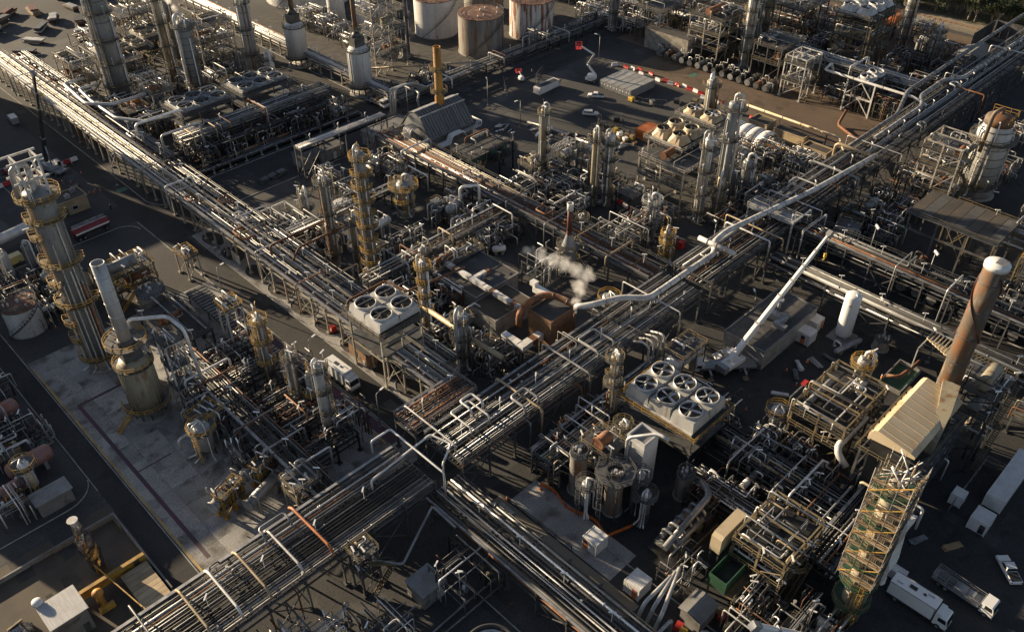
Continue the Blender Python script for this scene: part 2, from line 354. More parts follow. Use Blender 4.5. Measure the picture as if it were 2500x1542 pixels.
def frame_steel(t, L, W, levels, sp, mt, brace=True, out=0.0, rng=None):
    n = max(1, round(L/sp)); xs = [L*i/n for i in range(n+1)]; zt = levels[-1]
    for x in xs:
        for y in (0, W):
            MB().bb(x-.14, x+.14, y-.16, y+.16, 0, zt+.15).bb(x-.4, x+.4, y-.4, y+.4, 0, .3).build('column', mt, t)
        for z in levels: MB().bb(x-.12, x+.12, -out, W+out, z-.42, z-.06).build('beam', mt, t)
    for z in levels[:1]+levels[-1:]:
        for y in (0, W): MB().bb(0, L, y-.09, y+.09, z-.75, z-.45).build('side_beam', mt, t)
    if brace:
        for i in range(0, n, 3):
            for y in (0, W): MB().bar((xs[i], y, .4), (xs[i+1], y, levels[0]-.5), .14).bar((xs[i+1], y, .4), (xs[i], y, levels[0]-.5), .13).build('brace', mt, t)

def rack(label, x0, y0, L, W, ang, levels, seed, weights, steel='steelgrey', sp=6.0, pr=(.07, .26), gap=(.08, .4), big=0, jogs=True, part=.35, rails=True, name='pipe_rack', loops=0, crossers=0, group=None, tray=True, xmats=None):
    rng = random.Random(seed); t = thing(name, label, 'pipe rack', (x0, y0, 0), ang, group)
    frame_steel(t, L, W, levels, sp, steel, out=.35)
    for li, z in enumerate(levels):
        wt = weights[li] if isinstance(weights[0], list) else weights
        y = .25; bigs = set(rng.sample(range(4, 40), min(big, 30))) if li == len(levels)-1 else (); k = 0
        while y < W-.2:
            r = rng.uniform(*pr)*(1 if rng.random() < .8 else 1.35)
            if k in bigs: r = rng.uniform(.38, .5)
            y += r; s0, s1 = 0.0, L
            if rng.random() < part:
                if rng.random() < .5: s0 = rng.uniform(.05, .7)*L
                else: s1 = rng.uniform(.3, .95)*L
                if s1-s0 < 8: s0, s1 = 0.0, L
            zc = z+r+.0; pts = []
            def end(s, first):
                m_ = rng.random(); d = rng.choice([-1, 1]); yo = (-.9-rng.random()*1.5) if y < W/2 else W+.9+rng.random()*1.5
                if m_ < .4: q = [(s, y, zc+.9), (s, yo, zc+.9), (s, yo, 1.0)]
                elif m_ < .7: q = [(s, y, 1.0)]
                else: q = []
                return list(reversed(q)) if first else q
            if s0 > 0: pts += end(s0, True)
            pts.append((s0, y, zc))
            if jogs and rng.random() < .22 and r < .3:
                s = rng.uniform(s0+3, s1-3); h = rng.uniform(.7, 1.5); w = rng.uniform(1.2, 2.5)
                pts += [(s, y, zc), (s, y, zc+h), (s+w, y, zc+h), (s+w, y, zc)] if s+w < s1 else []
            pts.append((s1, y, zc))
            if s1 < L: pts += end(s1, False)
            mb = MB().tube(pts, r, 8 if r > .2 else 6)
            if rng.random() < .75:          # flange pairs and valves along the run
                for _ in range(rng.randint(2, 6)):
                    s = rng.uniform(s0+1, s1-1); mb.cyl((s-.09, y, zc), (s+.09, y, zc), r*1.6, n=8)
                    if rng.random() < .35: mb.cyl((s, y, zc), (s, y, zc+.5+r), .05, n=5).cyl((s, y, zc+.45+r), (s, y, zc+.5+r), .22, n=8)
            mb.build('pipe', pickmat(rng, wt), t); y += r+rng.uniform(*gap); k += 1
    zt = levels[-1]
    for _ in range(loops):       # horizontal expansion loops standing over the run
        s = rng.uniform(.05, .9)*L; w = rng.uniform(2.5, 5); r = rng.uniform(.14, .26); ya, yb = sorted(rng.uniform(.3, W-.3) for _ in range(2)); h = rng.uniform(1.2, 2.0)
        MB().tube([(s, ya, zt), (s, ya, zt+h), (s, yb+1, zt+h), (s+w, yb+1, zt+h), (s+w, ya, zt+h), (s+w, ya, zt)], r, 8).build('expansion_loop', rng.choice(['lagged', 'alu', 'pipegrey', 'pipewhite', 'piperust']), t)
    for _ in range(crossers):
        s = rng.uniform(.03, .97)*L; r = rng.uniform(.1, .24); h = rng.uniform(.9, 1.8); a = -rng.uniform(.6, 3); b = W+rng.uniform(.6, 3)
        MB().tube([(s, a, rng.uniform(.8, 4)), (s, a, zt+h), (s, b, zt+h), (s, b, rng.uniform(.8, 4))], r, 8).build('crossing_pipe', rng.choice(['lagged', 'alu', 'pipegrey', 'pipewhite', 'pipetan', 'piperust']), t)
    if tray: MB().bb(0, L, W+.05, W+.55, zt+.1, zt+.28).build('cable_tray', 'galv', t)
    if rails:
        MB().rail([(0, -.3, zt), (L, -.3, zt)], sp=3).build('handrail', steel, t)
    for i in range(int(L/9)):
        m = MB(); s = 4+i*9; m.bar((s, W*.5, zt), (s, W*.5, zt+2.4), .06); lampfix(m, s, W*.5, zt+2.4, .7); m.build('lamp', 'lamp', t)
    return t

def finfan(label, loc, nx, ny, bay, hleg, rz=0.0, body='fanwhite', leg='steelcream', rails='ochre', style='box', blades=0, group=None, rr=.40, deckz=None, hbox=1.6, fanmat='fanblade', legs=True, pitch=0.0, name='fin_fan_cooler'):
    t = thing(name, label, 'cooler', loc, rz, group); W, D = nx*bay, ny*bay; z0 = hleg
    if legs:
        for x in [W*i/max(1, nx) for i in range(nx+1)]:
            for y in (0, D): MB().bb(x-.16, x+.16, y-.16, y+.16, 0, z0).bb(x-.4, x+.4, y-.4, y+.4, 0, .35).build('leg', leg, t)
        m = MB()
        for y in (0, D):
            for z in (z0*.5, z0*.78): m.bb(0, W, y-.1, y+.1, z-.15, z+.15)
            m.bar((0, y, .4), (W/nx, y, z0*.5), .13).bar((W, y, .4), (W-W/nx, y, z0*.5), .13)
        for x in (0, W): m.bb(x-.1, x+.1, 0, D, z0*.5-.14, z0*.5+.14)
        m.build('brace', leg, t)
        for z in ([z0*.62] if z0 > 8 else []):
            MB().bb(-.5, W+.5, -.5, D+.5, z-.1, z).build('lower_deck', 'steelgrey', t)
    d = MB().bb(-1.1, W+1.1, -1.1, D+1.1, z0-.16, z0).build('walkway', 'steelgrey', t)
    MB().rail([(-1.05, -1.05, z0), (W+1.05, -1.05, z0), (W+1.05, D+1.05, z0), (-1.05, D+1.05, z0)], closed=True).build('handrail', rails, d)
    MB().bb(.12, W-.12, .12, D-.12, z0+.02, z0+.75).build('tube_bundle', 'steeldark', t)
    for x in (-.25, W-.1): MB().bb(x, x+.35, .1, D-.1, z0+.05, z0+.7).build('header_box', 'lagged', t)
    zb = z0+.76
    for i in range(nx):
        for j in range(ny):
            cx, cy = (i+.5)*bay, (j+.5)*bay; R = bay*rr; hb = bay*.492; zt = zb+hbox
            ring0 = [(cx+a*hb, cy+b*hb, zb) for a, b in ((-1,-1), (1,-1), (1,1), (-1,1))]
            if style == 'box':
                k = R*1.08; ring1 = [(cx+a*hb, cy+b*hb, zb+.35) for a, b in ((-1,-1), (1,-1), (1,1), (-1,1))]; ring2 = [(cx+a*k, cy+b*k, zt) for a, b in ((-1,-1), (1,-1), (1,1), (-1,1))]
                MB().loft([ring0, ring1, ring2]).build('plenum', body, t)
            else:
                n = 16; r1 = []
                for k in range(n):
                    a = 2*PI*(k+.5)/n; c, s_ = math.cos(a), math.sin(a); q = hb/max(abs(c), abs(s_)); r1.append((cx+c*q, cy+s_*q, zb))
                r2 = [(cx+math.cos(2*PI*(k+.5)/n)*R*1.03, cy+math.sin(2*PI*(k+.5)/n)*R*1.03, zt) for k in range(n)]
                MB().loft([r1, r2]).build('plenum', body, t)
            zr = zt+.55
            MB().lathe([(R*1.05, zt+.005), (R*1.05, zr), (R*.98, zr), (R*.98, zt+.03)], cx, cy, 28, cap=False).build('fan_ring', body, t)
            MB().lathe([(R*.979, zt+.02), (R*.979, zt+.05), (.02, zt+.05)], cx, cy, 24).build('guard_floor', 'fandeck', t)
            fb = MB().lathe([(.02, zr-.05), (R*.16, zr-.06), (R*.18, zr-.3)], cx, cy, 12)
            nb = blades or 4; ph = random.Random(i*7+j*3+nx).uniform(0, 2)
            for q in range(nb):
                a = ph+2*PI*q/nb; c, s_ = math.cos(a), math.sin(a); w = R*.13 if nb < 6 else R*.15; zz = zr-.16
                fb.loft([[(cx+c*R*.16+s_*w*.6, cy+s_*R*.16-c*w*.6, zz-.1), (cx+c*R*.16-s_*w*.6, cy+s_*R*.16+c*w*.6, zz+.1), (cx+c*R*.16-s_*w*.6, cy+s_*R*.16+c*w*.6, zz+.05), (cx+c*R*.16+s_*w*.6, cy+s_*R*.16-c*w*.6, zz-.15)],
                         [(cx+c*R*.94+s_*w, cy+s_*R*.94-c*w, zz-.06), (cx+c*R*.94-s_*w, cy+s_*R*.94+c*w, zz+.06), (cx+c*R*.94-s_*w, cy+s_*R*.94+c*w, zz+.02), (cx+c*R*.94+s_*w, cy+s_*R*.94-c*w, zz-.1)]])
            fb.build('fan', fanmat, t)
            if style == 'box' or blades == 0:
                MB().bar((cx-R, cy, zr+.04), (cx+R, cy, zr+.04), .2, .12).build('fan_beam', 'steelgrey', t)
    return t

def vessel_h(label, loc, L, r, rz=0.0, z=1.9, shell='lagged', seed=0, saddle='plinth', plat=False, group=None, nozz=3, pipes=2, name='horizontal_drum', cat='drum', rails='ochredull'):
    rng = random.Random(seed); t = thing(name, label, cat, loc, rz, group); zc = z+r
    rings = []; n = 18
    for x, k in [(-L/2-r*.45, .05), (-L/2-r*.4, .5), (-L/2-r*.22, .85), (-L/2, 1), (L/2, 1), (L/2+r*.22, .85), (L/2+r*.4, .5), (L/2+r*.45, .05)]:
        rings.append([(x, r*k*math.cos(2*PI*i/n), zc+r*k*math.sin(2*PI*i/n)) for i in range(n)])
    MB().loft(rings, True, True).build('shell', shell, t)
    for x in (-L*.3, L*.3): MB().bb(x-.3, x+.3, -r*.8, r*.8, 0, zc-r*.55).build('saddle', saddle, t)
    for _ in range(nozz):
        x = rng.uniform(-.42, .42)*L; m = MB().cyl((x, 0, zc+r*.9), (x, 0, zc+r+.45), .16, n=8).cyl((x, 0, zc+r+.38), (x, 0, zc+r+.5), .27, n=8); m.build('nozzle', 'lagged', t)
    for _ in range(pipes):
        x = rng.uniform(-.42, .42)*L; s_ = rng.choice([-1, 1]); pr = rng.uniform(.1, .2); y = s_*(r+.5+rng.random())
        MB().tube([(x, 0, zc+r*.8), (x, 0, zc+r+.9), (x, y, zc+r+.9), (x, y, .8), (x+rng.uniform(-2, 2), y, .8)], pr, 7).build('pipe', rng.choice(['alu', 'lagged', 'pipegrey', 'pipewhite']), t)
    if plat:
        zd = zc+r+.25; d = MB().bb(-L*.45, L*.45, -r-.6, r+.6, zd-.12, zd)
        for x in (-L*.43, L*.43):
            for y in (-r-.5, r+.5): d.bb(x-.09, x+.09, y-.09, y+.09, 0, zd-.12)
        d = d.build('platform', 'steelgrey', t)
        MB().rail([(-L*.44, -r-.55, zd), (L*.44, -r-.55, zd), (L*.44, r+.55, zd), (-L*.44, r+.55, zd)], closed=True).build('handrail', rails, d)
        MB().ladder(L*.46, 0, 0, zd+1, 0, False).build('ladder', rails, d)
    return t

def exchanger(label, loc, L, r, rz=0.0, z=1.0, stack=1, seed=0, group=None, shell='lagged', n=14):
    rng = random.Random(seed); t = thing('heat_exchanger', label, 'exchanger', loc, rz, group)
    for k in range(stack):
        zc = z+r+k*(2*r+.7); mb = MB().cyl((-L/2, 0, zc), (L/2, 0, zc), r, n=n)
        for x in (-L/2, L/2-.9, L/2): mb.cyl((x-.1, 0, zc), (x+.1, 0, zc), r*1.25, n=n)
        mb.cyl((L/2, 0, zc), (L/2+.7, 0, zc), r*1.02, r*.95, n=n); s = mb.build('shell', shell if rng.random() < .7 else rng.choice(['pipegrey', 'steeldark', 'piperust']), t)
        MB().cyl((L/2+.7, 0, zc), (L/2+.85, 0, zc), r*1.24, n=n).build('channel_cover', rng.choice(['galv', 'steelgrey']), s)
        for x, d in ((-L*.35, 1), (L*.38, 1), (0, -1)):
            s_ = rng.choice([-1, 1]); pr = rng.uniform(.1, .19); y = s_*(r+.4+rng.random()*.8); top = zc+r+rng.uniform(.4, 1.4)
            MB().tube([(x, 0, zc+r*.7), (x, 0, top), (x, y, top), (x, y, rng.choice([.6, top+1.5, .6]))], pr, 6).build('pipe', rng.choice(['alu', 'lagged', 'pipegrey', 'galv', 'pipedark']), t)
    for x in (-L*.3, L*.3): MB().bb(x-.22, x+.22, -r*.75, r*.75, 0, z+r*.45).build('saddle', 'plinth', t)
    return t

def pump(label, loc, rz=0.0, seed=0, group=None):
    rng = random.Random(seed); t = thing('process_pump', label, 'pump', loc, rz, group)
    MB().bb(-1.3, 1.3, -.5, .5, 0, .4).build('plinth', 'plinth', t)
    MB().cyl((-1.1, 0, .85), (.1, 0, .85), .36, n=10).bb(-1.0, 0, -.36, .36, .4, .6).build('motor', rng.choice(['steelgrey', 'teal', 'steeldark', 'pipegrey']), t)
    MB().cyl((.5, 0, .9), (.95, 0, .9), .5, n=12).cyl((.1, 0, .88), (.5, 0, .88), .12, n=8).build('casing', 'steelgrey', t)
    h = rng.uniform(2, 4.5); s_ = rng.choice([-1, 1])
    MB().tube([(.95, 0, .9), (1.9, 0, .9), (1.9, 0, h)], .15, 6).build('suction_pipe', rng.choice(['pipegrey', 'lagged']), t)
    MB().tube([(.7, 0, 1.2), (.7, 0, h+.6), (.7, s_*2.2, h+.6)], .12, 6).build('discharge_pipe', rng.choice(['alu', 'pipegrey', 'lagged']), t)
    MB().cyl((1.9, -.05, 1.9), (1.9, .05, 1.9), .3, n=10).cyl((1.9, 0, 1.9), (1.9, .4, 1.9), .05, n=5).build('valve', 'steelgrey', t)
    return t

def vessel_v(label, loc, h, r, seed=0, shell='towerlight', plat=True, group=None, rails='ochredull', name='vertical_drum', cat='vessel', legs=True, pipes=2):
    rng = random.Random(seed); t = thing(name, label, cat, loc, rng.uniform(-.4, .4), group); z0 = 1.3 if legs else .4
    pr = list(reversed([(a, z0+r*.4-(b-z0)) for a, b in dome(r, z0, r*.4)]))
    MB().lathe(pr+[(r, z0+r*.42), (r, h)]+dome(r, h, r*.45), n=20).build('shell', shell, t)
    for k in range(4):
        a = PI/4+k*PI/2; MB().bb(r*.86*math.cos(a)-.12, r*.86*math.cos(a)+.12, r*.86*math.sin(a)-.12, r*.86*math.sin(a)+.12, 0, z0+r*.5).build('leg', 'steelgrey', t)
    if plat:
        d = MB().deck(r+.02, r+1.1, h-.2, .12, n=14).build('platform', 'steelgrey', t); MB().arcrail(r+1.06, h-.2, n=9).build('handrail', rails, d)
        a = rad(rng.uniform(190, 270)); MB().ladder((r+1.2)*math.cos(a), (r+1.2)*math.sin(a), 0, h+.8, a, h > 5).build('ladder', rails, d)
    MB().cyl((0, 0, h+r*.3), (0, 0, h+r*.45+.7), .2, n=8).build('nozzle', 'lagged', t); MB().cyl((r*.5, 0, h+r*.2), (r*.5, 0, h+r*.4+.5), .14, n=8).build('nozzle', 'lagged', t)
    for _ in range(pipes):
        a = rng.uniform(2.6, 5.4); c, s_ = math.cos(a), math.sin(a); p = rng.uniform(.09, .17)
        MB().tube([(0, 0, h+r*.4), (0, 0, h+r*.45+1.1), ((r+.5)*c, (r+.5)*s_, h+r*.45+1.1), ((r+.5)*c, (r+.5)*s_, .9), ((r+2)*c, (r+2)*s_, .9)], p, 6).build('pipe', rng.choice(['alu', 'lagged', 'pipegrey', 'pipewhite']), t)
    return t

def steelwork(label, loc, L, W, levels, seed, rz=0.0, steel='steelcream', rails='ochredull', equip=.7, deck='steelgrey', group=None, stair=True, topopen=False, sp=5.0, brace=True, name='steel_structure', wts=W_MID, clutter=1.0):
    rng = random.Random(seed); t = thing(name, label, 'structure', loc, rz, group)
    nx = max(1, round(L/sp)); ny = max(1, round(W/sp)); zt = levels[-1]; up = 0 if not topopen else 2.2
    for i in range(nx+1):
        for j in range(ny+1):
            if 0 < i < nx and 0 < j < ny: continue
            x, y = L*i/nx, W*j/ny; MB().bb(x-.16, x+.16, y-.16, y+.16, 0, zt+up).bb(x-.42, x+.42, y-.42, y+.42, 0, .3).build('column', steel, t)
    if topopen:
        m = MB()
        for y in (0, W): m.bb(0, L, y-.12, y+.12, zt+up-.3, zt+up)
        for i in range(nx+1): m.bb(L*i/nx-.1, L*i/nx+.1, 0, W, zt+up-.28, zt+up-.02)
        m.build('top_frame', steel, t)
    zp = 0.0
    for z in levels:
        m = MB()
        for y in (0, W): m.bb(0, L, y-.1, y+.1, z-.4, z-.1)
        for i in range(nx+1): m.bb(L*i/nx-.1, L*i/nx+.1, 0, W, z-.38, z-.12)
        m.build('floor_beams', steel, t)
        d = MB().bb(-.3, L+.3, -.3, W+.3, z-.08, z).build('deck', deck, t)
        MB().rail([(-.25, -.25, z), (L+.25, -.25, z), (L+.25, W+.25, z), (-.25, W+.25, z)], closed=True).build('handrail', rails, d)
        if brace:
            m = MB(); m.bar((0, 0, zp+.3), (L/nx, 0, z-.4), .13).bar((0, 0, z-.4), (0, W/ny, zp+.3), .13); m.build('brace', steel, t)
        zp = z
    if stair:
        m = MB(); zp = 0.0; k = 0
        for z in levels:
            xa, xb = (L*.15, L*.15+(z-zp)*1.1); xa, xb = (xa, xb) if k % 2 == 0 else (xb, xa)
            for dy in (-.75, -1.5): m.bar((xa, dy, zp), (xb, dy, z), .1, .24).bar((xa, dy, zp+1), (xb, dy, z+1), .06)
            n = int((z-zp)/.28)
            for q in range(n): f = (q+.5)/n; m.box((xa+(xb-xa)*f, -1.12, zp+(z-zp)*f), (.26, .74, .05))
            zp = z; k += 1
        m.build('stair', rails, t)
    for z in levels:
        if rng.random() < equip:
            m = MB(); r = rng.uniform(.5, min(1.2, W*.2)); l = L*rng.uniform(.35, .7); x0 = rng.uniform(.4, max(.5, L-l-.5)); y = rng.uniform(r+.4, W-r-.4)
            m.cyl((x0, y, z+r+.4), (x0+l, y, z+r+.4), r, n=14).cyl((x0-.15, y, z+r+.4), (x0+.15, y, z+r+.4), r*1.15, n=14).bb(x0+l*.2, x0+l*.2+.3, y-r*.7, y+r*.7, z, z+r).bb(x0+l*.75, x0+l*.75+.3, y-r*.7, y+r*.7, z, z+r)
            m.build('drum', rng.choice(['lagged', 'towergrey', 'piperust', 'towerochre']), t)
        for _ in range(int(clutter*(3+L*W*.05))):
            r = rng.uniform(.08, .2); x, y = rng.uniform(.3, L-.3), rng.uniform(.3, W-.3); zz = z+rng.uniform(.4, 2.4); zb = z-rng.uniform(1, 3.5)
            x2, y2 = rng.uniform(.3, L-.3), rng.uniform(.3, W-.3)
            pts = [(x, y, max(.5, zb)), (x, y, zz), (x2, y, zz), (x2, y2, zz), (x2, y2, max(.4, zb-1))] if rng.random() < .6 else [(x, -.6, zz), (x, W+.6, zz), (x, W+.6, max(.5, zb))]
            MB().tube(pts, r, 6).build('pipe', pickmat(rng, wts), t)
        for x, y in ((rng.uniform(0, L), -.2), (-.2, rng.uniform(0, W))): m = MB(); m.bar((x, y, z), (x, y, z+2.3), .06); lampfix(m, x, y, z+2.3, rng.uniform(0, 3)); m.build('lamp', 'lamp', t)
    return t

def pipework(label, loc, L, W, H, seed, n=14, rz=0.0, wts=W_MID, steel='steelgrey', group=None, rmax=.16, plat=.55, rails='ochredull', valves=6):
    """a pipe stool bank: low goal-post frames carrying crossing pipe runs with risers, valves and a small gantry"""
    rng = random.Random(seed); t = thing('pipework_bank', label, 'pipework', loc, rz, group)
    nf = max(2, int(L/4.5)+1)
    for i in range(nf):
        x = L*i/(nf-1); MB().bb(x-.1, x+.1, -.1, .1, 0, H).bb(x-.1, x+.1, W-.1, W+.1, 0, H).bb(x-.09, x+.09, -.3, W+.3, H-.25, H-.02).bb(x-.08, x+.08, 0, W, H*.55-.2, H*.55-.02).build('goal_post', steel, t)
    for k in range(n):
        r = rng.uniform(.06, rmax); z = rng.choice([H, H*.55, H+.9])+r; m_ = rng.random()
        if m_ < .5:
            y = rng.uniform(.2, W-.2); a, b = rng.uniform(-1.5, L*.25), rng.uniform(L*.7, L+1.5); pts = [(a, y, z), (b, y, z)]
            if rng.random() < .6: pts = [(a, y, rng.uniform(.4, 1.2))]+pts
            if rng.random() < .6: pts += [(b, y, rng.uniform(.4, 1.2))] if rng.random() < .6 else [(b, y+rng.uniform(-2, 2), z), (b, y+2, .6)]
        elif m_ < .8:
            x = rng.uniform(.2, L-.2); z += .5; a, b = rng.uniform(-2, W*.2), rng.uniform(W*.8, W+2); pts = [(x, a, rng.uniform(.4, 1.4)), (x, a, z), (x, b, z)]
            if rng.random() < .6: pts.append((x, b, rng.uniform(.4, 1)))
        else:
            x, y = rng.uniform(0, L), rng.uniform(0, W); pts = [(x, y, .5), (x, y, z+rng.uniform(.3, 1.6)), (x+rng.uniform(1, 3), y, z+.8), (x+3, y+rng.uniform(-2, 2), z+.8)]
            pts[2] = (pts[2][0], y, pts[1][2]); pts[3] = (pts[2][0], pts[3][1], pts[1][2])
        MB().tube(pts, r, 6).build('pipe', pickmat(rng, wts), t)
    for _ in range(valves):
        x, y, z = rng.uniform(0, L), rng.uniform(0, W), rng.choice([.9, H*.55+.3, H+.3]); MB().cyl((x, y, z), (x, y, z+.55), .05, n=5).cyl((x, y, z+.5), (x, y, z+.56), .26, n=9).cyl((x-.25, y, z), (x+.25, y, z), .22, n=8).build('valve', rng.choice(['steelgrey', 'lagged', 'ochredull', 'steeldark']), t)
    gan = rng.random() < plat
    if gan:
        x, y = rng.uniform(.5, L*.5), rng.uniform(.2, W*.4); l, w = min(4, L*.5), min(2.4, W*.6); z = H*.55+.6
        d = MB().bb(x, x+l, y, y+w, z-.1, z).bb(x, x+.12, y, y+.12, 0, z).bb(x+l-.12, x+l, y, y+.12, 0, z).build('gantry', 'steelgrey', t); MB().rail([(x, y, z), (x+l, y, z), (x+l, y+w, z), (x, y+w, z)], closed=True).build('handrail', rails, d)
    for _ in range(2): m = MB(); x, y = rng.uniform(0, L), rng.uniform(0, W); m.bar((x, y, 0), (x, y, H+1.4), .06); lampfix(m, x, y, H+1.45, rng.uniform(0, 3)); m.build('lamp', 'lamp', t)
    if AUTO in label:
        ms = [o.active_material.name for o in t.children if o.name.startswith('pipe')]; br = sum(q in ('alu', 'lagged', 'pipewhite', 'galv') for q in ms)/max(1, len(ms)); ru = sum(q in ('piperust', 'pipetan') for q in ms)
        t['label'] = f"{'tall' if H > 4.4 else 'low'} bank of {'mostly silver' if br > .55 else 'rust and grey' if ru > 2 else 'dull grey'} pipes{' and gantry' if gan else ''} "+label.replace(AUTO, '').strip()
    return t

AUTO = '@'
def unit(area, x0, y0, x1, y1, seed, cell=8.0, wts=W_MID, skip=(), kinds=None, H=(3, 6), dens=1.0, rails='ochredull', bright=False):
    """fill an equipment plot with exchangers, drums, pumps, pipe banks; each one a thing of its own"""
    rng = random.Random(seed); nx = max(1, round((x1-x0)/cell)); ny = max(1, round((y1-y0)/cell)); cx, cy = (x1-x0)/nx, (y1-y0)/ny
    kinds = kinds or ['pw', 'pw', 'pw', 'ex', 'ex', 'vh', 'vv', 'pu', 'st']
    sh = ['lagged', 'towergrey', 'towerlight', 'pipegrey'] if not bright else ['lagged', 'towerlight', 'alu']
    wd_ = {'lagged': 'lagged grey', 'towergrey': 'weathered grey', 'towerlight': 'pale grey', 'pipegrey': 'painted grey', 'alu': 'bright aluminium clad', 'piperust': 'rusty brown'}
    for i in range(nx):
        for j in range(ny):
            if rng.random() > dens: continue
            a, b = x0+i*cx, y0+j*cy; mx, my = a+cx/2, b+cy/2
            if any(s[0] < mx < s[2] and s[1] < my < s[3] for s in skip): continue
            k = rng.choice(kinds); sd = rng.randint(0, 10**6); rot = rng.choice([0, PI/2]); S = rng.choice(sh); L_, W_ = (cx*.92, cy*.8)
            if k == 'pw':
                h = rng.uniform(*H); LL, WW = (cx*.85, cy*.7) if rot == 0 else (cy*.85, cx*.7)
                lo = (a+.5, b+.6) if rot == 0 else (a+cx-.8, b+.5)
                pipework(AUTO+' '+area, lo, LL, WW, h, sd, int(LL*WW*.55)+6, rot, wts, group='pipework '+area)
            elif k == 'ex':
                st = rng.choice([1, 1, 2]); r = rng.uniform(.4, .62); m = max(1, int((cy if rot == 0 else cx)/2.9))
                for q in range(m):
                    o = (q-(m-1)/2)*2.7; lo = (mx, my+o) if rot == 0 else (mx+o, my)
                    exchanger(f'{"stacked pair of heat exchangers" if st == 2 else "single heat exchanger shell"} {area}', lo, min(L_, 6.5), r, rot+(PI if rng.random() < .4 else 0), 1.0, st, sd+q, 'heat exchangers '+area, S)
                pipework(AUTO+' '+area, (a+.3, b+.3), cx*.8, cy*.6, rng.uniform(4.2, 5.5), sd+50, 7, 0, wts, group='pipework '+area, plat=.3, valves=4)
            elif k == 'vh':
                r = rng.uniform(.9, 1.4); p = rng.random() < .6
                vessel_h(f'{wd_[S]} {"drum under a railed platform" if p else "horizontal drum on saddles"} {area}', (mx, my), min(cx, cy)*.62, r, rot, rng.uniform(1.5, 3), S, sd, plat=p, group='drums '+area, rails=rails, pipes=4, nozz=4)
                pipework(AUTO+' '+area, (a+.4, b+.3), cx*.8, cy*.25, rng.uniform(2.5, 4), sd+50, 8, 0, wts, group='pipework '+area, plat=0)
            elif k == 'vv':
                for q in range(rng.choice([1, 2])):
                    r = rng.uniform(.7, 1.2); p = rng.random() < .7
                    vessel_v(f'{wd_[S]} upright drum {"with railed top" if p else "on four legs"} {area}', (a+cx*(.3+.4*q), b+cy*rng.uniform(.55, .75)), rng.uniform(4.5, 8), r, sd+q, S, p, 'upright drums '+area, rails, pipes=3)
                pipework(AUTO+' '+area, (a+.4, b+.4), cx*.85, cy*.3, rng.uniform(2.5, 4), sd+50, 10, 0, wts, group='pipework '+area, plat=0)
            elif k == 'pu':
                m = max(2, int(cx/2.6))
                for q in range(m): pump(f'small motor driven pump on a plinth {area}', (a+(q+.5)*cx/m, b+cy*.3), PI/2, sd+q, 'pumps '+area)
                pipework(AUTO+' '+area, (a+.4, b+cy*.45), cx*.88, cy*.45, rng.uniform(3, 5), sd+50, 14, 0, wts, group='pipework '+area, plat=.6)
            elif k == 'st':
                h = rng.uniform(4, 6); lv = [h] if rng.random() < .5 else [h, h+4]
                steelwork(f'{"two" if len(lv) == 2 else "single"} level railed equipment platform {area}', (a+1, b+1.6), cx*.75, cy*.6, lv, sd, steel=rng.choice(['steelgrey', 'steelgrey', 'steelcream', 'steeldark']), rails=rails, group='equipment platforms '+area, wts=wts, stair=rng.random() < .6)

def tank(label, loc, r, h, shell, top, seed=0, group=None, stair=True, roofrail=True, courses=5):
    rng = random.Random(seed); t = thing('storage_tank', label, 'tank', loc, 0, group)
    MB().lathe([(r+.25, 0), (r+.25, .25), (r+.02, .26)], n=48).build('base_ring', 'plinth', t)
    MB().lathe([(r, .2), (r, h)], n=48, cap=False).build('shell', shell, t)
    for k in range(1, courses): z = h*k/courses; MB().lathe([(r+.001, z-.03), (r+.035, z-.025), (r+.035, z+.025), (r+.001, z+.03)], n=48, cap=False).build('weld_course', shell, t)
    MB().lathe([(r+.002, h-.25), (r+.14, h-.2), (r+.14, h+.02), (r-.02, h+.02), (r*.6, h+r*.045), (.02, h+r*.075)], n=48).build('roof', top, t)
    if roofrail: MB().arcrail(r-.05, h+.02, n=26).build('handrail', 'steelgrey', t)
    m = MB().cyl((0, 0, h+r*.05), (0, 0, h+r*.07+.8), .3, n=10)
    for k in range(5): a = rng.uniform(0, 6.28); q = r*rng.uniform(.4, .85); m.cyl((q*math.cos(a), q*math.sin(a), h), (q*math.cos(a), q*math.sin(a), h+.9), .2, n=8)
    m.build('roof_fittings', 'lagged', t)
    if stair:
        m = MB(); a0 = rad(190); n = int(h/.5); da = (h*1.15/r)/n
        for k in range(n):
            a = a0+da*k; z = .3+k*h/n; c, s_ = math.cos(a), math.sin(a); m.bar(((r+.05)*c, (r+.05)*s_, z), ((r+.85)*c, (r+.85)*s_, z), .28, .06)
            if k % 3 == 0: m.bar(((r+.85)*c, (r+.85)*s_, z), ((r+.85)*c, (r+.85)*s_, z+1.05), .05)
            b = a0+da*(k+1); m.bar(((r+.85)*c, (r+.85)*s_, z+1.05), ((r+.85)*math.cos(b), (r+.85)*math.sin(b), z+1.05+h/n), .06); m.bar(((r+.85)*c, (r+.85)*s_, z), ((r+.85)*math.cos(b), (r+.85)*math.sin(b), z+h/n), .08, .2)
        m.build('spiral_stair', 'steelgrey', t)
    return t

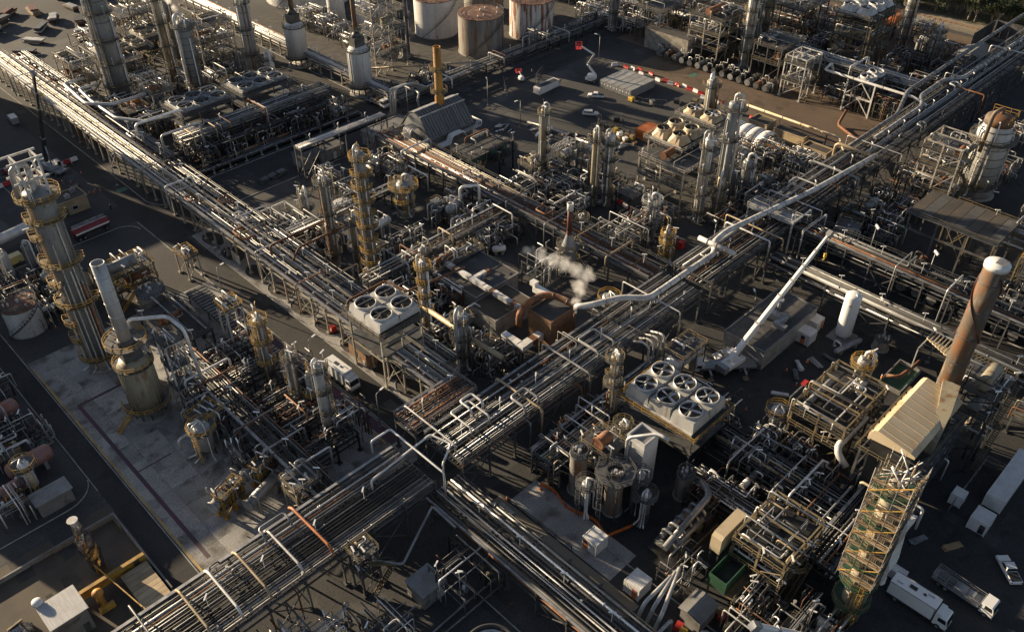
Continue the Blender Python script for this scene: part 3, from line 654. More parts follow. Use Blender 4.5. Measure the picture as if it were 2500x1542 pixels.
def heater(label, loc, r, h, hs, rs, seed, shell='towerlight', stackm='ruststack', plats=(), hleg=2.2, conv=True, rails='ochredull'):
    """cylindrical fired heater on legs with a cone, a convection box and a stack"""
    rng = random.Random(seed); t = thing('fired_heater', label, 'heater', loc)
    MB().lathe([(r, hleg), (r, h), (r*.72, h+1.4), (.05, h+1.41)], n=32).lathe([(.05, hleg-.01), (r*.99, hleg-.005)], n=32, cap=False).build('shell', shell, t)
    for k in range(10): a = 2*PI*k/10; MB().bb(r*.92*math.cos(a)-.13, r*.92*math.cos(a)+.13, r*.92*math.sin(a)-.13, r*.92*math.sin(a)+.13, 0, hleg).build('leg', 'steelgrey', t)
    for k in range(24): a = 2*PI*k/24; MB().bar(((r+.04)*math.cos(a), (r+.04)*math.sin(a), hleg), ((r+.04)*math.cos(a), (r+.04)*math.sin(a), h), .1).build('stiffener', shell, t)
    MB().lathe([(r*1.2, 0), (r*1.2, .3), (.05, .31)], n=24).build('base', 'plinth', t)
    z = h+1.4
    if conv:
        MB().bb(-r*.55, r*.55, -r*.42, r*.42, h+1.2, h+4.2).build('convection_box', 'steelgrey', t); z = h+4.2
        m = MB()
        for k in range(4): m.tube([(r*.55, -r*.3+k*.5, h+1.6), (r*.9, -r*.3+k*.5, h+1.6), (r*.9, -r*.3+k*.5, h+3.6), (r*.55, -r*.3+k*.5, h+3.6)], .1, 6)
        m.build('return_bends', 'lagged', t)
        MB().lathe([(r*.5, z-.01), (rs*1.15, z+1.6), (rs, z+1.6)], n=20).build('transition', 'steelgrey', t); z += 1.5
    s = MB().lathe([(rs, z), (rs, hs), (rs*.86, hs), (rs*.86, hs-.6), (.02, hs-.61)], n=24).build('stack', stackm, t)
    for zz in [z+(hs-z)*k/6 for k in range(1, 6)]: MB().lathe([(rs+.002, zz-.07), (rs+.05, zz-.06), (rs+.05, zz+.06), (rs+.002, zz+.07)], n=24, cap=False).build('flange', stackm, s)
    for p in plats:
        zz, a0, a1 = p[:3]; w = p[3] if len(p) > 3 else 1.1; rr = r if zz <= h else (r*.7 if zz < z else rs); a0, a1 = rad(a0), rad(a1)
        d = MB().deck(rr+.02, rr+w, zz, .14, a0, a1, 20).build('platform', 'steelgrey', t); m = MB().arcrail(rr+w-.04, zz, a0, a1); m.build('handrail', rails, d)
        for a in (a0+.3,): MB().ladder((rr+w*.6)*math.cos(a), (rr+w*.6)*math.sin(a), max(0, zz-6), zz+1, a).build('ladder', rails, d)
    return t

def building(label, loc, L, W, H, wall, roof, rz=0.0, parapet=.3, doors=(), windows=(), name='building', cat='building', roofitems=0, seed=0, gable=0.0, group=None, over=.0):
    t = thing(name, label, cat, loc, rz, group); rng = random.Random(seed)
    MB().bb(0, L, 0, W, 0, H).build('wall', wall, t)
    if gable: MB().loft([[(x, -.35, H+.003), (x, W+.35, H+.003), (x, W+.35, H+.1), (x, W/2, H+gable), (x, -.35, H+.1)] for x in (-.3, L+.3)]).build('roof', roof, t)
    else:
        r = MB().bb(.0-over, L+over, .0-over, W+over, H+.003, H+.1).build('roof', roof, t)
        if parapet:
            m = MB(); q = .22
            m.bb(-.05-over, L+.05+over, -.05-over, q-over, H+.1, H+.1+parapet).bb(-.05-over, L+.05+over, W-q+over, W+.05+over, H+.1, H+.1+parapet).bb(-.05-over, q-over, q-over, W-q+over, H+.1, H+.1+parapet).bb(L-q+over, L+.05+over, q-over, W-q+over, H+.1, H+.1+parapet); m.build('parapet', wall, t)
    for k in range(roofitems):
        x, y = rng.uniform(.15, .85)*L, rng.uniform(.15, .85)*W; MB().bb(x-.6, x+.6, y-.5, y+.5, H+.1, H+.9).cyl((x, y, H+.9), (x, y, H+1.3), .3, n=10).build('roof_vent', 'galv', t)
    for (f, u, w, h, m_) in doors:       # f: face 'x' (-x side) or 'y' (-y side)
        if f == 'x': d = MB().bb(-.06, .02, u, u+w, .05, h).build('door', m_, t); MB().bb(-.12, -.06, u+w-.25, u+w-.1, h*.45, h*.55).build('handle', 'galv', d)
        else: d = MB().bb(u, u+w, -.06, .02, .05, h).build('door', m_, t); MB().bb(u+w-.25, u+w-.1, -.12, -.06, h*.45, h*.55).build('handle', 'galv', d)
    for (f, u, w, z, h) in windows:
        if f == 'x': d = MB().bb(-.05, .02, u, u+w, z, z+h).build('window', 'steelwhite', t); MB().bb(-.07, -.05, u+.08, u+w-.08, z+.08, z+h-.08).build('pane', 'glass', d)
        else: d = MB().bb(u, u+w, -.05, .02, z, z+h).build('window', 'steelwhite', t); MB().bb(u+.08, u+w-.08, -.07, -.05, z+.08, z+h-.08).build('pane', 'glass', d)
    return t
# ---------------------------------------------------------------- vehicles and small things
def wheels(t, xs, half, r, w=.32, tw=True):
    for x in xs:
        for s_ in (-1, 1):
            o = MB().wheel((x, s_*half, r), r, w).build('wheel', 'rubber', t); MB().wheel((x, s_*(half+w*.52), r), r*.55, .04).build('rim', 'galv', o)
def cab(t, x, W, H, mt='vehwhite', z0=.55, L=1.9):
    h = H-z0; prof = [(x, z0), (x+L-.05, z0), (x+L, z0+h*.42), (x+L-.28, z0+h*.93), (x+L-.5, H), (x, H)]
    MB().prism(prof, -W/2, W/2).build('cab', mt, t)
    a = Vector((x+L+.01, 0, z0+h*.45)); b = Vector((x+L-.265, 0, z0+h*.91)); e = .02
    MB().loft([[(a.x, s*W*.46, a.z), (a.x+e, s*W*.46, a.z), (b.x+e, s*W*.44, b.z), (b.x, s*W*.44, b.z)] for s in (-1, 1)]).build('windscreen', 'glass', t)
    for s in (-1, 1):
        MB().prism([(x+.55, z0+h*.5), (x+L-.22, z0+h*.5), (x+L-.42, z0+h*.88), (x+.55, z0+h*.88)], s*W/2-.01*s, s*(W/2+.015)).build('side_window', 'glass', t)
        MB().bb(x+L-.06, x+L+.03, s*W*.36-.17, s*W*.36+.17, z0+.18, z0+.42).build('headlight', 'lamp', t)
        MB().bb(x+L-.02, x+L+.1, s*(W/2+.16)-.08, s*(W/2+.16)+.08, z0+h*.55, z0+h*.85).build('mirror', 'black', t)
    MB().bb(x+L-.15, x+L+.09, -W/2, W/2, z0-.18, z0+.12).build('bumper', 'vehgrey', t)
def box_truck(label, loc, rz, L=8.6, W=2.45, H=3.6, group=None, marks=True):
    t = thing('box_truck', label, 'truck', loc, rz, group); lb = L-2.3
    MB().bb(-.1, L-.3, -.45, .45, .55, .85).build('chassis', 'black', t)
    b = MB().bb(0, lb, -W/2, W/2, .95, H).build('cargo_box', 'vehwhite', t)
    m = MB()
    for x in (0, lb-.08):
        for s in (-1, 1): m.bb(x, x+.08, s*W/2-.04, s*W/2+.04, .95, H+.02)
    for s in (-1, 1): m.bb(0, lb, s*W/2-.04, s*W/2+.04, H-.03, H+.05).bb(0, lb, s*(W/2)-.03, s*(W/2)+.03, .93, 1.07)
    m.build('box_trim', 'galv', b)
    MB().bb(lb*.35, lb*.35+1.1, -.25, .45, H, H+.07).build('roof_hatch', 'black', b); MB().bb(lb*.65, lb*.65+.4, -.1, .3, H, H+.12).build('roof_hatch', 'black', b)
    MB().bb(lb*.1, lb*.1+.9, -.5, -.4, H, H+.14).bb(lb*.72, lb*.72+1, .5, .6, H, H+.14).build('roof_rack', 'galv', b)
    if marks:
        MB().bb(.5, 1.2, W/2, W/2+.02, 1.75, 2.45).build('marking', 'red', b); MB().bb(1.3, 3.4, W/2, W/2+.015, 1.7, 2.0).build('marking', 'vehgrey', b)
        MB().bb(-.015, 0, -.9, -.3, 1.75, 2.35).build('marking', 'red', b)
    cab(t, lb+.18, 2.25, 2.75, 'vehwhite', .6, 2.0); wheels(t, (1.5, L-1.3), 1.02, .48)
    MB().bb(lb+.2, lb+1.0, -1.05, 1.05, 2.75, 3.15).build('air_deflector', 'vehwhite', t)
    return t
def flatbed(label, loc, rz, L=9, W=2.4, cage=True, load=True, group=None, cabm='vehwhite'):
    t = thing('flatbed_truck', label, 'truck', loc, rz, group); lb = L-2.3
    MB().bb(0, L-.3, -.45, .45, .55, .85).build('chassis', 'black', t)
    MB().bb(0, lb, -W/2, W/2, .95, 1.12).build('tray', 'vehgrey', t)
    if cage:
        m = MB()
        for s in (-1, 1):
            for z in (1.3, 1.75, 2.2): m.bar((0, s*W/2, z), (lb, s*W/2, z), .07)
            for k in range(7): m.bar((lb*k/6, s*W/2, 1.12), (lb*k/6, s*W/2, 2.2), .07)
        for x in (0, lb): m.bar((x, -W/2, 2.2), (x, W/2, 2.2), .07).bar((x, -W/2, 1.6), (x, W/2, 1.6), .07)
        m.build('cage_sides', 'galv', t)
    if load:
        rng = random.Random(L)
        for k in range(4): x = .6+k*lb/4.6; h = rng.uniform(.4, 1); MB().bb(x, x+rng.uniform(.7, 1.2), -.8, rng.uniform(0, .9), 1.12, 1.12+h).build('load', rng.choice(['steelgrey', 'teal', 'vehgrey', 'timber']), t)
    cab(t, lb+.15, 2.25, 2.65, cabm, .6, 1.95); wheels(t, (1.2, 2.3, L-1.2), 1.0, .47)
    return t
def car(label, loc, rz, kind='ute', mt='vehwhite', group=None):
    t = thing('parked_car', label, 'car', loc, rz, group); L, W = (5.2, 1.85) if kind == 'ute' else (4.7, 1.82)
    low = [(0, .45), (0.0, .95), (L*.02, 1.02), (L*.74, 1.0), (L*.97, .86), (L, .6), (L, .42), (L*.5, .36)]
    rg = []
    for y, k in ((-W/2, .9), (-W/2+.06, 1), (W/2-.06, 1), (W/2, .9)): rg.append([(L/2+(x-L/2)*(.985 if k < 1 else 1), y, .4+(z-.4)*k) for x, z in low])
    MB().loft(rg).build('body', mt, t)
    top = [(L*.37, 1.0), (L*.40, 1.62), (L*.62, 1.64), (L*.75, .99)] if kind == 'ute' else [(L*.03, 1.0), (L*.09, 1.52), (L*.6, 1.56), (L*.74, .98)]
    MB().loft([[(x, y*(1 if z < 1.2 else .84), z) for x, z in top] for y in (-W*.47, W*.47)]).build('cabin', mt, t)
    (xa, za), (xb, zb), (xc, zc), (xd, zd) = top
    def pane(p, q, a, b): MB().loft([[(p[0]+a, y*W*.46, p[1]), (p[0]+b, y*W*.46, p[1]), (q[0]+b, y*W*.385, q[1]), (q[0]+a, y*W*.385, q[1])] for y in (-1, 1)]).build('windscreen', 'glass', t)
    pane((xd-.05, zd+.06), (xc+.05, zc-.08), -.02, .03); pane((xa+.02, za+.08), (xb-.02, zb-.1), -.03, .02)
    for s in (-1, 1):
        MB().loft([[(xa+.2, s*(W*.472), 1.06), (xd-.25, s*(W*.472), 1.06), (xc-.05, s*(W*.405), 1.48), (xb+.1, s*(W*.405), 1.48)], [(xa+.2, s*(W*.482), 1.06), (xd-.25, s*(W*.482), 1.06), (xc-.05, s*(W*.415), 1.48), (xb+.1, s*(W*.415), 1.48)]]).build('side_window', 'glass', t)
        MB().bb(L*.95, L*.985, s*W*.36-.16, s*W*.36+.16, .66, .82).build('headlight', 'lamp', t); MB().bb(-.015, .02, s*W*.4-.09, s*W*.4+.09, .65, .92).build('tail_light', 'red', t)
    if kind == 'ute':
        MB().bb(.12, L*.35, -W/2+.12, W/2-.12, 1.0, 1.04).build('tray_floor', 'black', t)
    wheels(t, (L*.19, L*.80), W/2-.13, .36, .24)
    return t
def van(label, loc, rz, mt='vehwhite', L=5.4):
    t = thing('parked_van', label, 'van', loc, rz); W = 1.95
    MB().prism([(0, .4), (0, 2.1), (.15, 2.25), (L*.72, 2.25), (L*.86, 1.35), (L*.99, 1.15), (L, .45)], -W/2, W/2).build('body', mt, t)
    a, b = (L*.862+.02, 1.40), (L*.735+.02, 2.18); MB().loft([[(a[0], s*W*.45, a[1]), (a[0]+.03, s*W*.45, a[1]), (b[0]+.03, s*W*.42, b[1]), (b[0], s*W*.42, b[1])] for s in (-1, 1)]).build('windscreen', 'glass', t)
    for s in (-1, 1): MB().prism([(L*.56, 1.35), (L*.82, 1.35), (L*.72, 2.0), (L*.56, 2.0)], s*W/2, s*(W/2+.02)).build('side_window', 'glass', t)
    wheels(t, (L*.2, L*.8), W/2-.1, .36, .24); return t
def tanker(label, loc, rz, body='darkred', L=8.0):
    t = thing('tanker_trailer', label, 'trailer', loc, rz); n = 16; rg = []
    for x, k in ((0, .2), (.05, .8), (.3, 1), (L-.3, 1), (L-.05, .8), (L, .2)): rg.append([(x, 1.2*k*math.cos(2*PI*i/n), 2.2+.95*k*math.sin(2*PI*i/n)) for i in range(n)])
    MB().loft(rg, True, True).build('barrel', body, t)
    m = MB().bb(.4, L-.4, -.28, .28, 3.13, 3.2).rail([(.5, .5, 3.0), (L-.5, .5, 3.0)], .7).build('catwalk', 'galv', t)
    MB().bb(.3, L-.3, -1.22, -1.18, 1.85, 2.3).build('side_panel', 'vehwhite', t)
    MB().bb(0, L, -.5, .5, .75, 1.25).build('chassis', 'black', t); wheels(t, (1.0, 2.2, L-1.2), 1.0, .5); return t
def mobile_crane(label, loc, rz, slew, elev, blen, boom='vehwhite', L=11.5, group=None, sections=5, upper='vehwhite', jib=False, bw=.95):
    t = thing('mobile_crane', label, 'crane', loc, rz, group); W = 2.6
    MB().bb(-1, L-1.5, -W/2, W/2, 1.0, 1.5).build('carrier', 'vehgrey', t); cab(t, L-2.6, 2.5, 2.4, upper, .7, 1.9)
    wheels(t, (.6, 2.1, 5.2, 6.8, L-2.2), 1.1, .58, .4)
    for x in (1.5, L-3.6):
        for s in (-1, 1): o = MB().bb(x-.2, x+.2, min(s*W/2, s*3.1), max(s*W/2, s*3.1), .9, 1.25).bb(x-.12, x+.12, s*3.0-.12, s*3.0+.12, .1, .9).build('outrigger', 'vehgrey', t); MB().bb(x-.55, x+.55, s*3.0-.55, s*3.0+.55, 0, .12).build('pad', 'timber', o)
    ca, sa = math.cos(slew), math.sin(slew); cx = 3.4
    def T(x, y, z): return (cx+x*ca-y*sa, x*sa+y*ca, z)
    def obx(x0, x1, y0, y1, z0, z1): return MB().loft([[T(x0, y0, z), T(x1, y0, z), T(x1, y1, z), T(x0, y1, z)] for z in (z0, z1)])
    obx(-3.2, 2.2, -1.2, 1.2, 1.6, 2.6).build('slew_body', upper, t); obx(-4.2, -3.0, -1.3, 1.3, 1.5, 2.9).build('counterweight', 'vehgrey', t)
    obx(-.2, 1.9, 1.22, 2.2, 1.5, 3.2).build('crane_cab', upper, t); obx(1.91, 1.95, 1.3, 2.1, 2.0, 3.1).build('cab_window', 'glass', t)
    ce, se = math.cos(elev), math.sin(elev); base = Vector((-1.6, 0, 2.9))
    def B(d, y, u): return T(base.x+d*ce-u*se, y, base.z+d*se+u*ce)
    s0 = 0.0
    for k in range(sections):
        s1 = blen*(.28+.72*(k+1)/sections) if k else blen*.28+.5; s1 = min(s1, blen); w = bw*.5*(1-.1*k); h = bw*.62*(1-.1*k)
        o = MB().loft([[B(d, -w, -h), B(d, w, -h), B(d, w, h*.8), B(d, w*.5, h), B(d, -w*.5, h), B(d, -w, h*.8)] for d in (s0, s1)]).build('boom_section', boom, t)
        MB().loft([[B(d, -w*1.18, -h*1.2), B(d, w*1.18, -h*1.2), B(d, w*1.18, h*1.15), B(d, -w*1.18, h*1.15)] for d in (s1-.35, s1)]).build('boom_collar', 'vehgrey', o); s0 = s1
    MB().cyl(T(1.2, 0, 2.2), B(blen*.2, 0, -.4), .2, n=8).build('lift_ram', 'galv', t)
    MB().loft([[B(d, -.5, -.7), B(d, .5, -.7), B(d, .5, .5), B(d, -.5, .5)] for d in (blen-.1, blen+1.0)]).build('boom_head', 'vehgrey', t)
    tip = Vector(B(blen+.6, 0, -.6)); MB().bar(tip, tip-V(0, 0, 4.5), .07).build('hoist_rope', 'black', t)
    q = tip-V(0, 0, 4.5); MB().bb(q.x-.25, q.x+.25, q.y-.2, q.y+.2, q.z-.9, q.z).tube([(q.x, q.y, q.z-.9), (q.x, q.y, q.z-1.5), (q.x+.3, q.y, q.z-1.7), (q.x+.35, q.y, q.z-1.3)], .09, 6).build('hook_block', 'yellow', t)
    return t
def boom_lift(label, loc, rz, s=1.0, up=True):
    t = thing('boom_lift', label, 'lift', loc, rz)
    MB().bb(-1.3*s, 1.3*s, -.9*s, .9*s, .5*s, .95*s).build('chassis', 'vehwhite', t); wheels(t, (-.95*s, .95*s), .95*s, .42*s, .3*s)
    MB().loft([[(-1.6*s, -.8*s, z), (.9*s, -.8*s, z), (.9*s, .8*s, z), (-1.6*s, .8*s, z)] for z in (1.1*s, 1.6*s)]+[[(-1.3*s, -.7*s, 2.1*s), (.5*s, -.7*s, 2.1*s), (.5*s, .7*s, 2.1*s), (-1.3*s, .7*s, 2.1*s)]]).build('turret', 'vehwhite', t)
    if up:
        P = [(-1.1*s, 0, 2.0*s), (.9*s, 0, 4.6*s), (-.7*s, 0, 7.2*s), (2.6*s, 0, 9.2*s)]
        for k in range(3): MB().bar(P[k], P[k+1], .4*s-.06*k, .5*s-.08*k).build('arm', 'vehwhite' if k != 1 else 'vehgrey', t)
        x, z = P[3][0], P[3][2]
    else:
        MB().bar((-1*s, 0, 2*s), (1.6*s, 0, 3.2*s), .3*s, .35*s).build('arm', 'vehwhite', t); x, z = 1.7*s, 3.0*s
    b = MB().bb(x, x+1.5*s, -1.1*s, 1.1*s, z-.4*s, z-.32*s).build('basket', 'red', t); MB().rail([(x, -1.1*s, z-.3*s), (x+1.5*s, -1.1*s, z-.3*s), (x+1.5*s, 1.1*s, z-.3*s), (x, 1.1*s, z-.3*s)], 1.1*s, .09*s, 1, True).build('basket_rail', 'red', b)
    return t
def cabin(label, loc, L, W, H, rz=0.0, door='orange', dside='x', du=.5, group=None, mt='cabinwhite', ribs=True, name='site_cabin', cat='cabin', door2=None):
    t = thing(name, label, cat, loc, rz, group); MB().bb(.02, L-.02, .02, W-.02, .18, H).build('shell', mt, t)
    m = MB()
    for x in (.08, L-.08):
        for y in (.08, W-.08): m.bb(x-.09, x+.09, y-.09, y+.09, 0, H+.04)
    for z in (.2, H): 
        for y in (.08, W-.08): m.bb(.17, L-.17, y-.07, y+.07, z-.09, z+.05)
        for x in (.08, L-.08): m.bb(x-.07, x+.07, .17, W-.17, z-.09, z+.05)
    m.build('corner_frame', mt, t)
    if ribs:
        m = MB(); k = .3
        while k < L-.25: m.bb(k, k+.12, -.005, .02, .35, H-.15); k += .28
        k = .3
        while k < W-.25: m.bb(-.005, .02, k, k+.12, .35, H-.15); k += .28
        m.build('wall_ribs', mt, t); m = MB(); k = .3
        while k < L-.25: m.bb(k, k+.1, .2, W-.2, H, H+.035); k += .42
        m.build('roof_ribs', mt, t)
    if door:
        d = MB().bb(-.04, -.006, W*du, W*du+.85, .25, 2.2) if dside == 'x' else MB().bb(L*du, L*du+.85, -.04, -.006, .25, 2.2)
        d = d.build('door', door, t)
        if door2: (MB().bb(-.05, -.041, W*du+.05, W*du+.8, 1.35, 2.1) if dside == 'x' else MB().bb(L*du+.05, L*du+.8, -.05, -.041, 1.35, 2.1)).build('sign', door2, d)
    return t
def container(label, loc, rz=0.0, L=12.2, W=2.44, H=2.6, mt='contgrey', top='conttop', group=None):
    t = thing('shipping_container', label, 'container', loc, rz, group); MB().bb(.05, L-.05, .04, W-.04, .15, H-.05).build('shell', mt, t)
    m = MB()
    for y in (.06, W-.06):
        for z in (.12, H-.06): m.bb(0, L, y-.06, y+.06, z-.09, z+.06)
        for x in (.08, L-.08): m.bb(x-.08, x+.08, y-.07, y+.07, 0, H+.02)
    m.build('frame', mt, t)
    m = MB(); k = .3
    while k < L-.3: m.bb(k, k+.2, .15, W-.15, H-.05, H-.01); k += .42
    k = .3
    while k < L-.3: m.bb(k, k+.2, .0, .04, .3, H-.2); k += .42
    m.build('corrugation', top, t)
    for k in (0, 1):
        d = MB().bb(-.02, .05, .14+k*(W-.28)/2, .12+(k+1)*(W-.28)/2, .25, H-.2).build('door', mt, t)
        for q in (.3, .85): y = .14+k*(W-.28)/2+q; MB().cyl((-.05, y, .3), (-.05, y, H-.25), .03, n=5).build('lock_rod', 'galv', d)
        MB().bb(-.03, -.02, .3+k*1.1, .75+k*1.1, 1.2, 1.75).build('placard', 'vehwhite', d)
    return t
_bar = {}
def barrier(loc, rz, col, group='yard barriers', where='in the yard line'):
    nm = 'red' if col == 'red' else 'white'
    lab = f'{nm} plastic water filled road barrier {where}'
    if col in _bar: c = copy_tree(_bar[col], loc, rz, lab); c['group'] = group; return c
    t = thing('road_barrier', lab, 'barrier', loc, rz, group)
    MB().loft([[(x, y, z) for y, z in ((-.3, 0), (.3, 0), (.3, .25), (.14, .5), (.12, 1.0), (-.12, 1.0), (-.14, .5), (-.3, .25))] for x in (0, 2.0)]).build('body', 'red' if col == 'red' else 'vehwhite', t)
    for k in range(3): MB().bb(.3+k*.55, .6+k*.55, -.16, .16, 1.001, 1.1).build('lug', 'red' if col == 'red' else 'vehwhite', t)
    _bar[col] = t; return t
_cone = []
def cone(loc):
    if _cone: return copy_tree(_cone[0], loc, random.uniform(0, 3))
    t = thing('traffic_cone', 'orange traffic cone with a pale band standing on the asphalt', 'cone', loc, 0, 'traffic cones')
    MB().bb(-.25, .25, -.25, .25, 0, .06).build('foot', 'orange', t); MB().lathe([(.19, .06), (.05, .85), (.02, .86)], n=10).build('body', 'orange', t); MB().lathe([(.135, .4), (.145, .4), (.105, .6), (.095, .6)], n=10, cap=False).build('band', 'vehwhite', t)
    _cone.append(t); return t
def lamp_mast(label, loc, h=9.0, rz=0.0, arm=1.2, group='lamp posts', flood=False):
    t = thing('lamp_post', label, 'lamp post', loc, rz, group); MB().cyl((0, 0, 0), (0, 0, h), .13, .08, 8).bb(-.3, .3, -.3, .3, 0, .25).build('pole', 'galv', t)
    if flood:
        MB().bb(-.8, .8, -.08, .08, h, h+.12).build('crossarm', 'galv', t)
        for x in (-.6, 0, .6): MB().box((x, -.2, h+.3), (.42, .3, .4)).build('floodlight', 'lamp', t)
    else:
        MB().tube([(0, 0, h-.05), (0, 0, h+.2), (arm, 0, h+.35)], .06, 6).build('arm', 'galv', t); MB().box((arm+.35, 0, h+.36), (.95, .32, .16)).build('lamp_head', 'lamp', t)
    return t
def person(label, loc, rz, top='hivis', legs='cloth', group=None, h=1.76):
    t = thing('person', label, 'person', loc, rz, group)
    k = h/1.76; bm = MB()
    def limb(pts): 
        for (p, r), (q, r2) in zip(pts[:-1], pts[1:]): bm.cyl([c*k for c in p], [c*k for c in q], r*k, r2*k, 8)
    # one body mesh: lofted torso, tapered limbs, neck and head
    bm.loft([[(a*.17*math.cos(2*PI*i/10)*k, b*.24*math.sin(2*PI*i/10)*k, z*k) for i in range(10)] for z, a, b in ((.84, .8, .68), (.95, .85, .72), (1.1, .75, .62), (1.28, .9, .78), (1.42, .75, .8), (1.49, .4, .38))], True, True)
    for s in (-1, 1):
        limb([((0, s*.09, .9), .085), ((.03*s, s*.1, .5), .06), ((-.02*s, s*.1, .08), .045)]); limb([((0, s*.21, 1.42), .055), ((.02, s*.26, 1.14), .045), ((.14, s*.24, .92), .035)])
        bm.box(((.06-.02*s)*k, s*.1*k, .045*k), (.26*k, .1*k, .09*k))
        for q in range(5): bm.cyl((.14*k, (s*.24+(q-2)*.014)*k, .92*k), ((.17+.01*(q % 2))*k, (s*.24+(q-2)*.016)*k, (.83 if q else .87)*k), .009*k, .006*k, 4)
    bm.cyl((0, 0, 1.47*k), (.01*k, 0, 1.56*k), .05*k, n=8).sphere((.015*k, 0, 1.65*k), .095*k, 10, 8, 1.2).box((.11*k, 0, 1.64*k), (.03*k, .025*k, .035*k))
    bm.build('body', 'skin', t)
    MB().loft([[(a*.185*math.cos(2*PI*i/10)*k, b*.26*math.sin(2*PI*i/10)*k, z*k) for i in range(10)] for z, a, b in ((.86, .85, .72), (1.1, .8, .68), (1.28, .93, .82), (1.43, .8, .84), (1.5, .42, .42))], True, True).cyl((0, .21*k, 1.42*k), (.02*k, .26*k, 1.13*k), .068*k, .06*k, 8).cyl((0, -.21*k, 1.42*k), (.02*k, -.26*k, 1.13*k), .068*k, .06*k, 8).build('jacket', top, t)
    m = MB()
    for s in (-1, 1): m.cyl((0, s*.09*k, .92*k), (.03*s*k, s*.1*k, .5*k), .1*k, .075*k, 8).cyl((.03*s*k, s*.1*k, .5*k), (-.02*s*k, s*.1*k, .08*k), .075*k, .065*k, 8)
    m.build('trousers', legs, t); MB().lathe([(.14*k, 1.7*k), (.11*k, 1.71*k)]+dome(.11*k, 1.71*k, .1*k, 4), .015*k, 0, 12).build('helmet', 'vehwhite', t)
    return t
def stack_of(label, name, loc, rz, n, size, mt, seed, cat, group=None, skew=.12):
    rng = random.Random(seed); t = thing(name, label, cat, loc, rz, group); z = 0
    for k in range(n):
        s = [q*rng.uniform(.85, 1.1) for q in size]; MB().box((rng.uniform(-skew, skew)*size[0], rng.uniform(-skew, skew)*size[1], z+s[2]/2), s, rng.uniform(-.12, .12)).build('piece', mt if isinstance(mt, str) else rng.choice(mt), t); z += s[2]+.004
    return t
# ================================================================ the setting
def sheet(name, x0, x1, y0, y1, z, mt, parent=None):
    m = MB(); m.quad((x0, y0, z), (x1, y0, z), (x1, y1, z), (x0, y1, z)); return struct(name, m, mt, parent)
def poly(name, pts, z, mt, parent=None):
    m = MB(); m.quad(*[(p[0], p[1], z) for p in pts]); return struct(name, m, mt, parent)
def kerb(name, pts, w=.22, h=.13, mt='kerb', seg=3.0):
    root = bpy.data.objects.new(name, None); COL.objects.link(root); root['kind'] = 'structure'
    for a, b in zip(pts[:-1], pts[1:]):
        a, b = Vector((a[0], a[1], h/2-.02)), Vector((b[0], b[1], h/2-.02)); L = (b-a).length; n = max(1, round(L/seg)); d = (b-a).normalized()
        for k in range(n): MB().bar(a.lerp(b, k/n)+d*.015, a.lerp(b, (k+1)/n)-d*.015, h+.04, w).build('kerb_stone', mt, root)
    return root
def arc(cx, cy, r, a0, a1, n=8): return [(cx+r*math.cos(rad(a0+(a1-a0)*k/n)), cy+r*math.sin(rad(a0+(a1-a0)*k/n))) for k in range(n+1)]
sheet('ground', -600, 1500, -600, 1500, 0, 'yardground')
road = sheet('road', 63, 68.95, 80, 330, .004, 'asphalt')
sheet('road', 68.95, 135, 186.5, 202, .004, 'asphalt'); sheet('road', 20, 63, 196, 206, .004, 'asphalt')
poly('road', [(68.95, 176), (68.95, 212), (75, 202), (75, 186.5)], .0035, 'asphalt')
sheet('road', 18.5, 22.2, 60, 300, .004, 'asphalt'); sheet('road', 156, 167.5, -40, 72, .004, 'asphalt')
sheet('road', 62.5, 70.5, 0, 72, .004, 'asphalt'); sheet('road', 136, 330, 186, 196.8, .004, 'asphalt'); sheet('road', 139, 146.8, 196.8, 400, .0045, 'asphalt')
sheet('road', -40, 18.5, 115.2, 118.2, .004, 'concretedark'); poly('road', [(18.5, 104), (18.5, 127), (15, 118.2), (15, 115.2)], .0035, 'concretedark')
for x in (62.85, 18.4, 22.35): kerb('kerb', [(x, 88 if x != 18.4 else 119), (x, 195 if x > 60 else 190)])
kerb('kerb', [(69.08, 97), (69.08, 176)]+arc(74, 176.5, 4.9, 180, 110)+[(75, 186.3)][:0]); kerb('kerb', arc(78, 204, 9, 235, 180)+[(69.08, 206), (69.08, 312)])
kerb('kerb', [(75.5, 186.3), (134, 186.3)]); kerb('kerb', [(78, 202.2), (135, 202.2)]); kerb('kerb', arc(57.5, 191.5, 4.4, 0, 90)+[(30, 195.9)]); kerb('kerb', [(155.8, 0), (155.8, 71)]); kerb('kerb', [(167.7, 0), (167.7, 70)])
kerb('kerb', [(0, 118.4), (13.2, 118.4)]+arc(13.2, 123.5, 5.1, 270, 350)); kerb('kerb', [(62.3, 5), (62.3, 70)]); kerb('kerb', [(70.7, 5), (70.7, 50)]); kerb('kerb', [(138.8, 203), (138.8, 330)]); kerb('kerb', [(147, 203), (147, 330)])
# concrete pad of the left unit, slab by slab
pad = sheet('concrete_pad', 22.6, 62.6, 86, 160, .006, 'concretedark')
_sm = MB().bb(.02, 4.98, .02, 4.98, -.05, .03); _s0 = None; _r = random.Random(4)
for i in range(8):
    for j in range(15):
        x, y = 22.6+i*5, 86+j*5-.5
        if y < 86: y = 86
        if _s0 is None: _s0 = _sm.build('slab', 'concrete', pad); o = _s0
        else: o = _s0.copy(); COL.objects.link(o)
        o.location = (x, y, _r.uniform(0, .006))
struct('purple_line', MB().bb(24.6, 25.3, 93.5, 142, .036, .044).bb(25.3, 33.5, 141.3, 142, .036, .044).bb(25.3, 31.5, 118, 118.3, .036, .044), 'purpleline')
struct('yellow_line', MB().bb(22.75, 23.05, 90, 158, .036, .044).bb(59.9, 60.15, 93, 158, .036, .044), 'paintyellow')
struct('purple_strip', MB().bb(60.5, 62.4, 92, 150, .036, .043), 'purpleline')
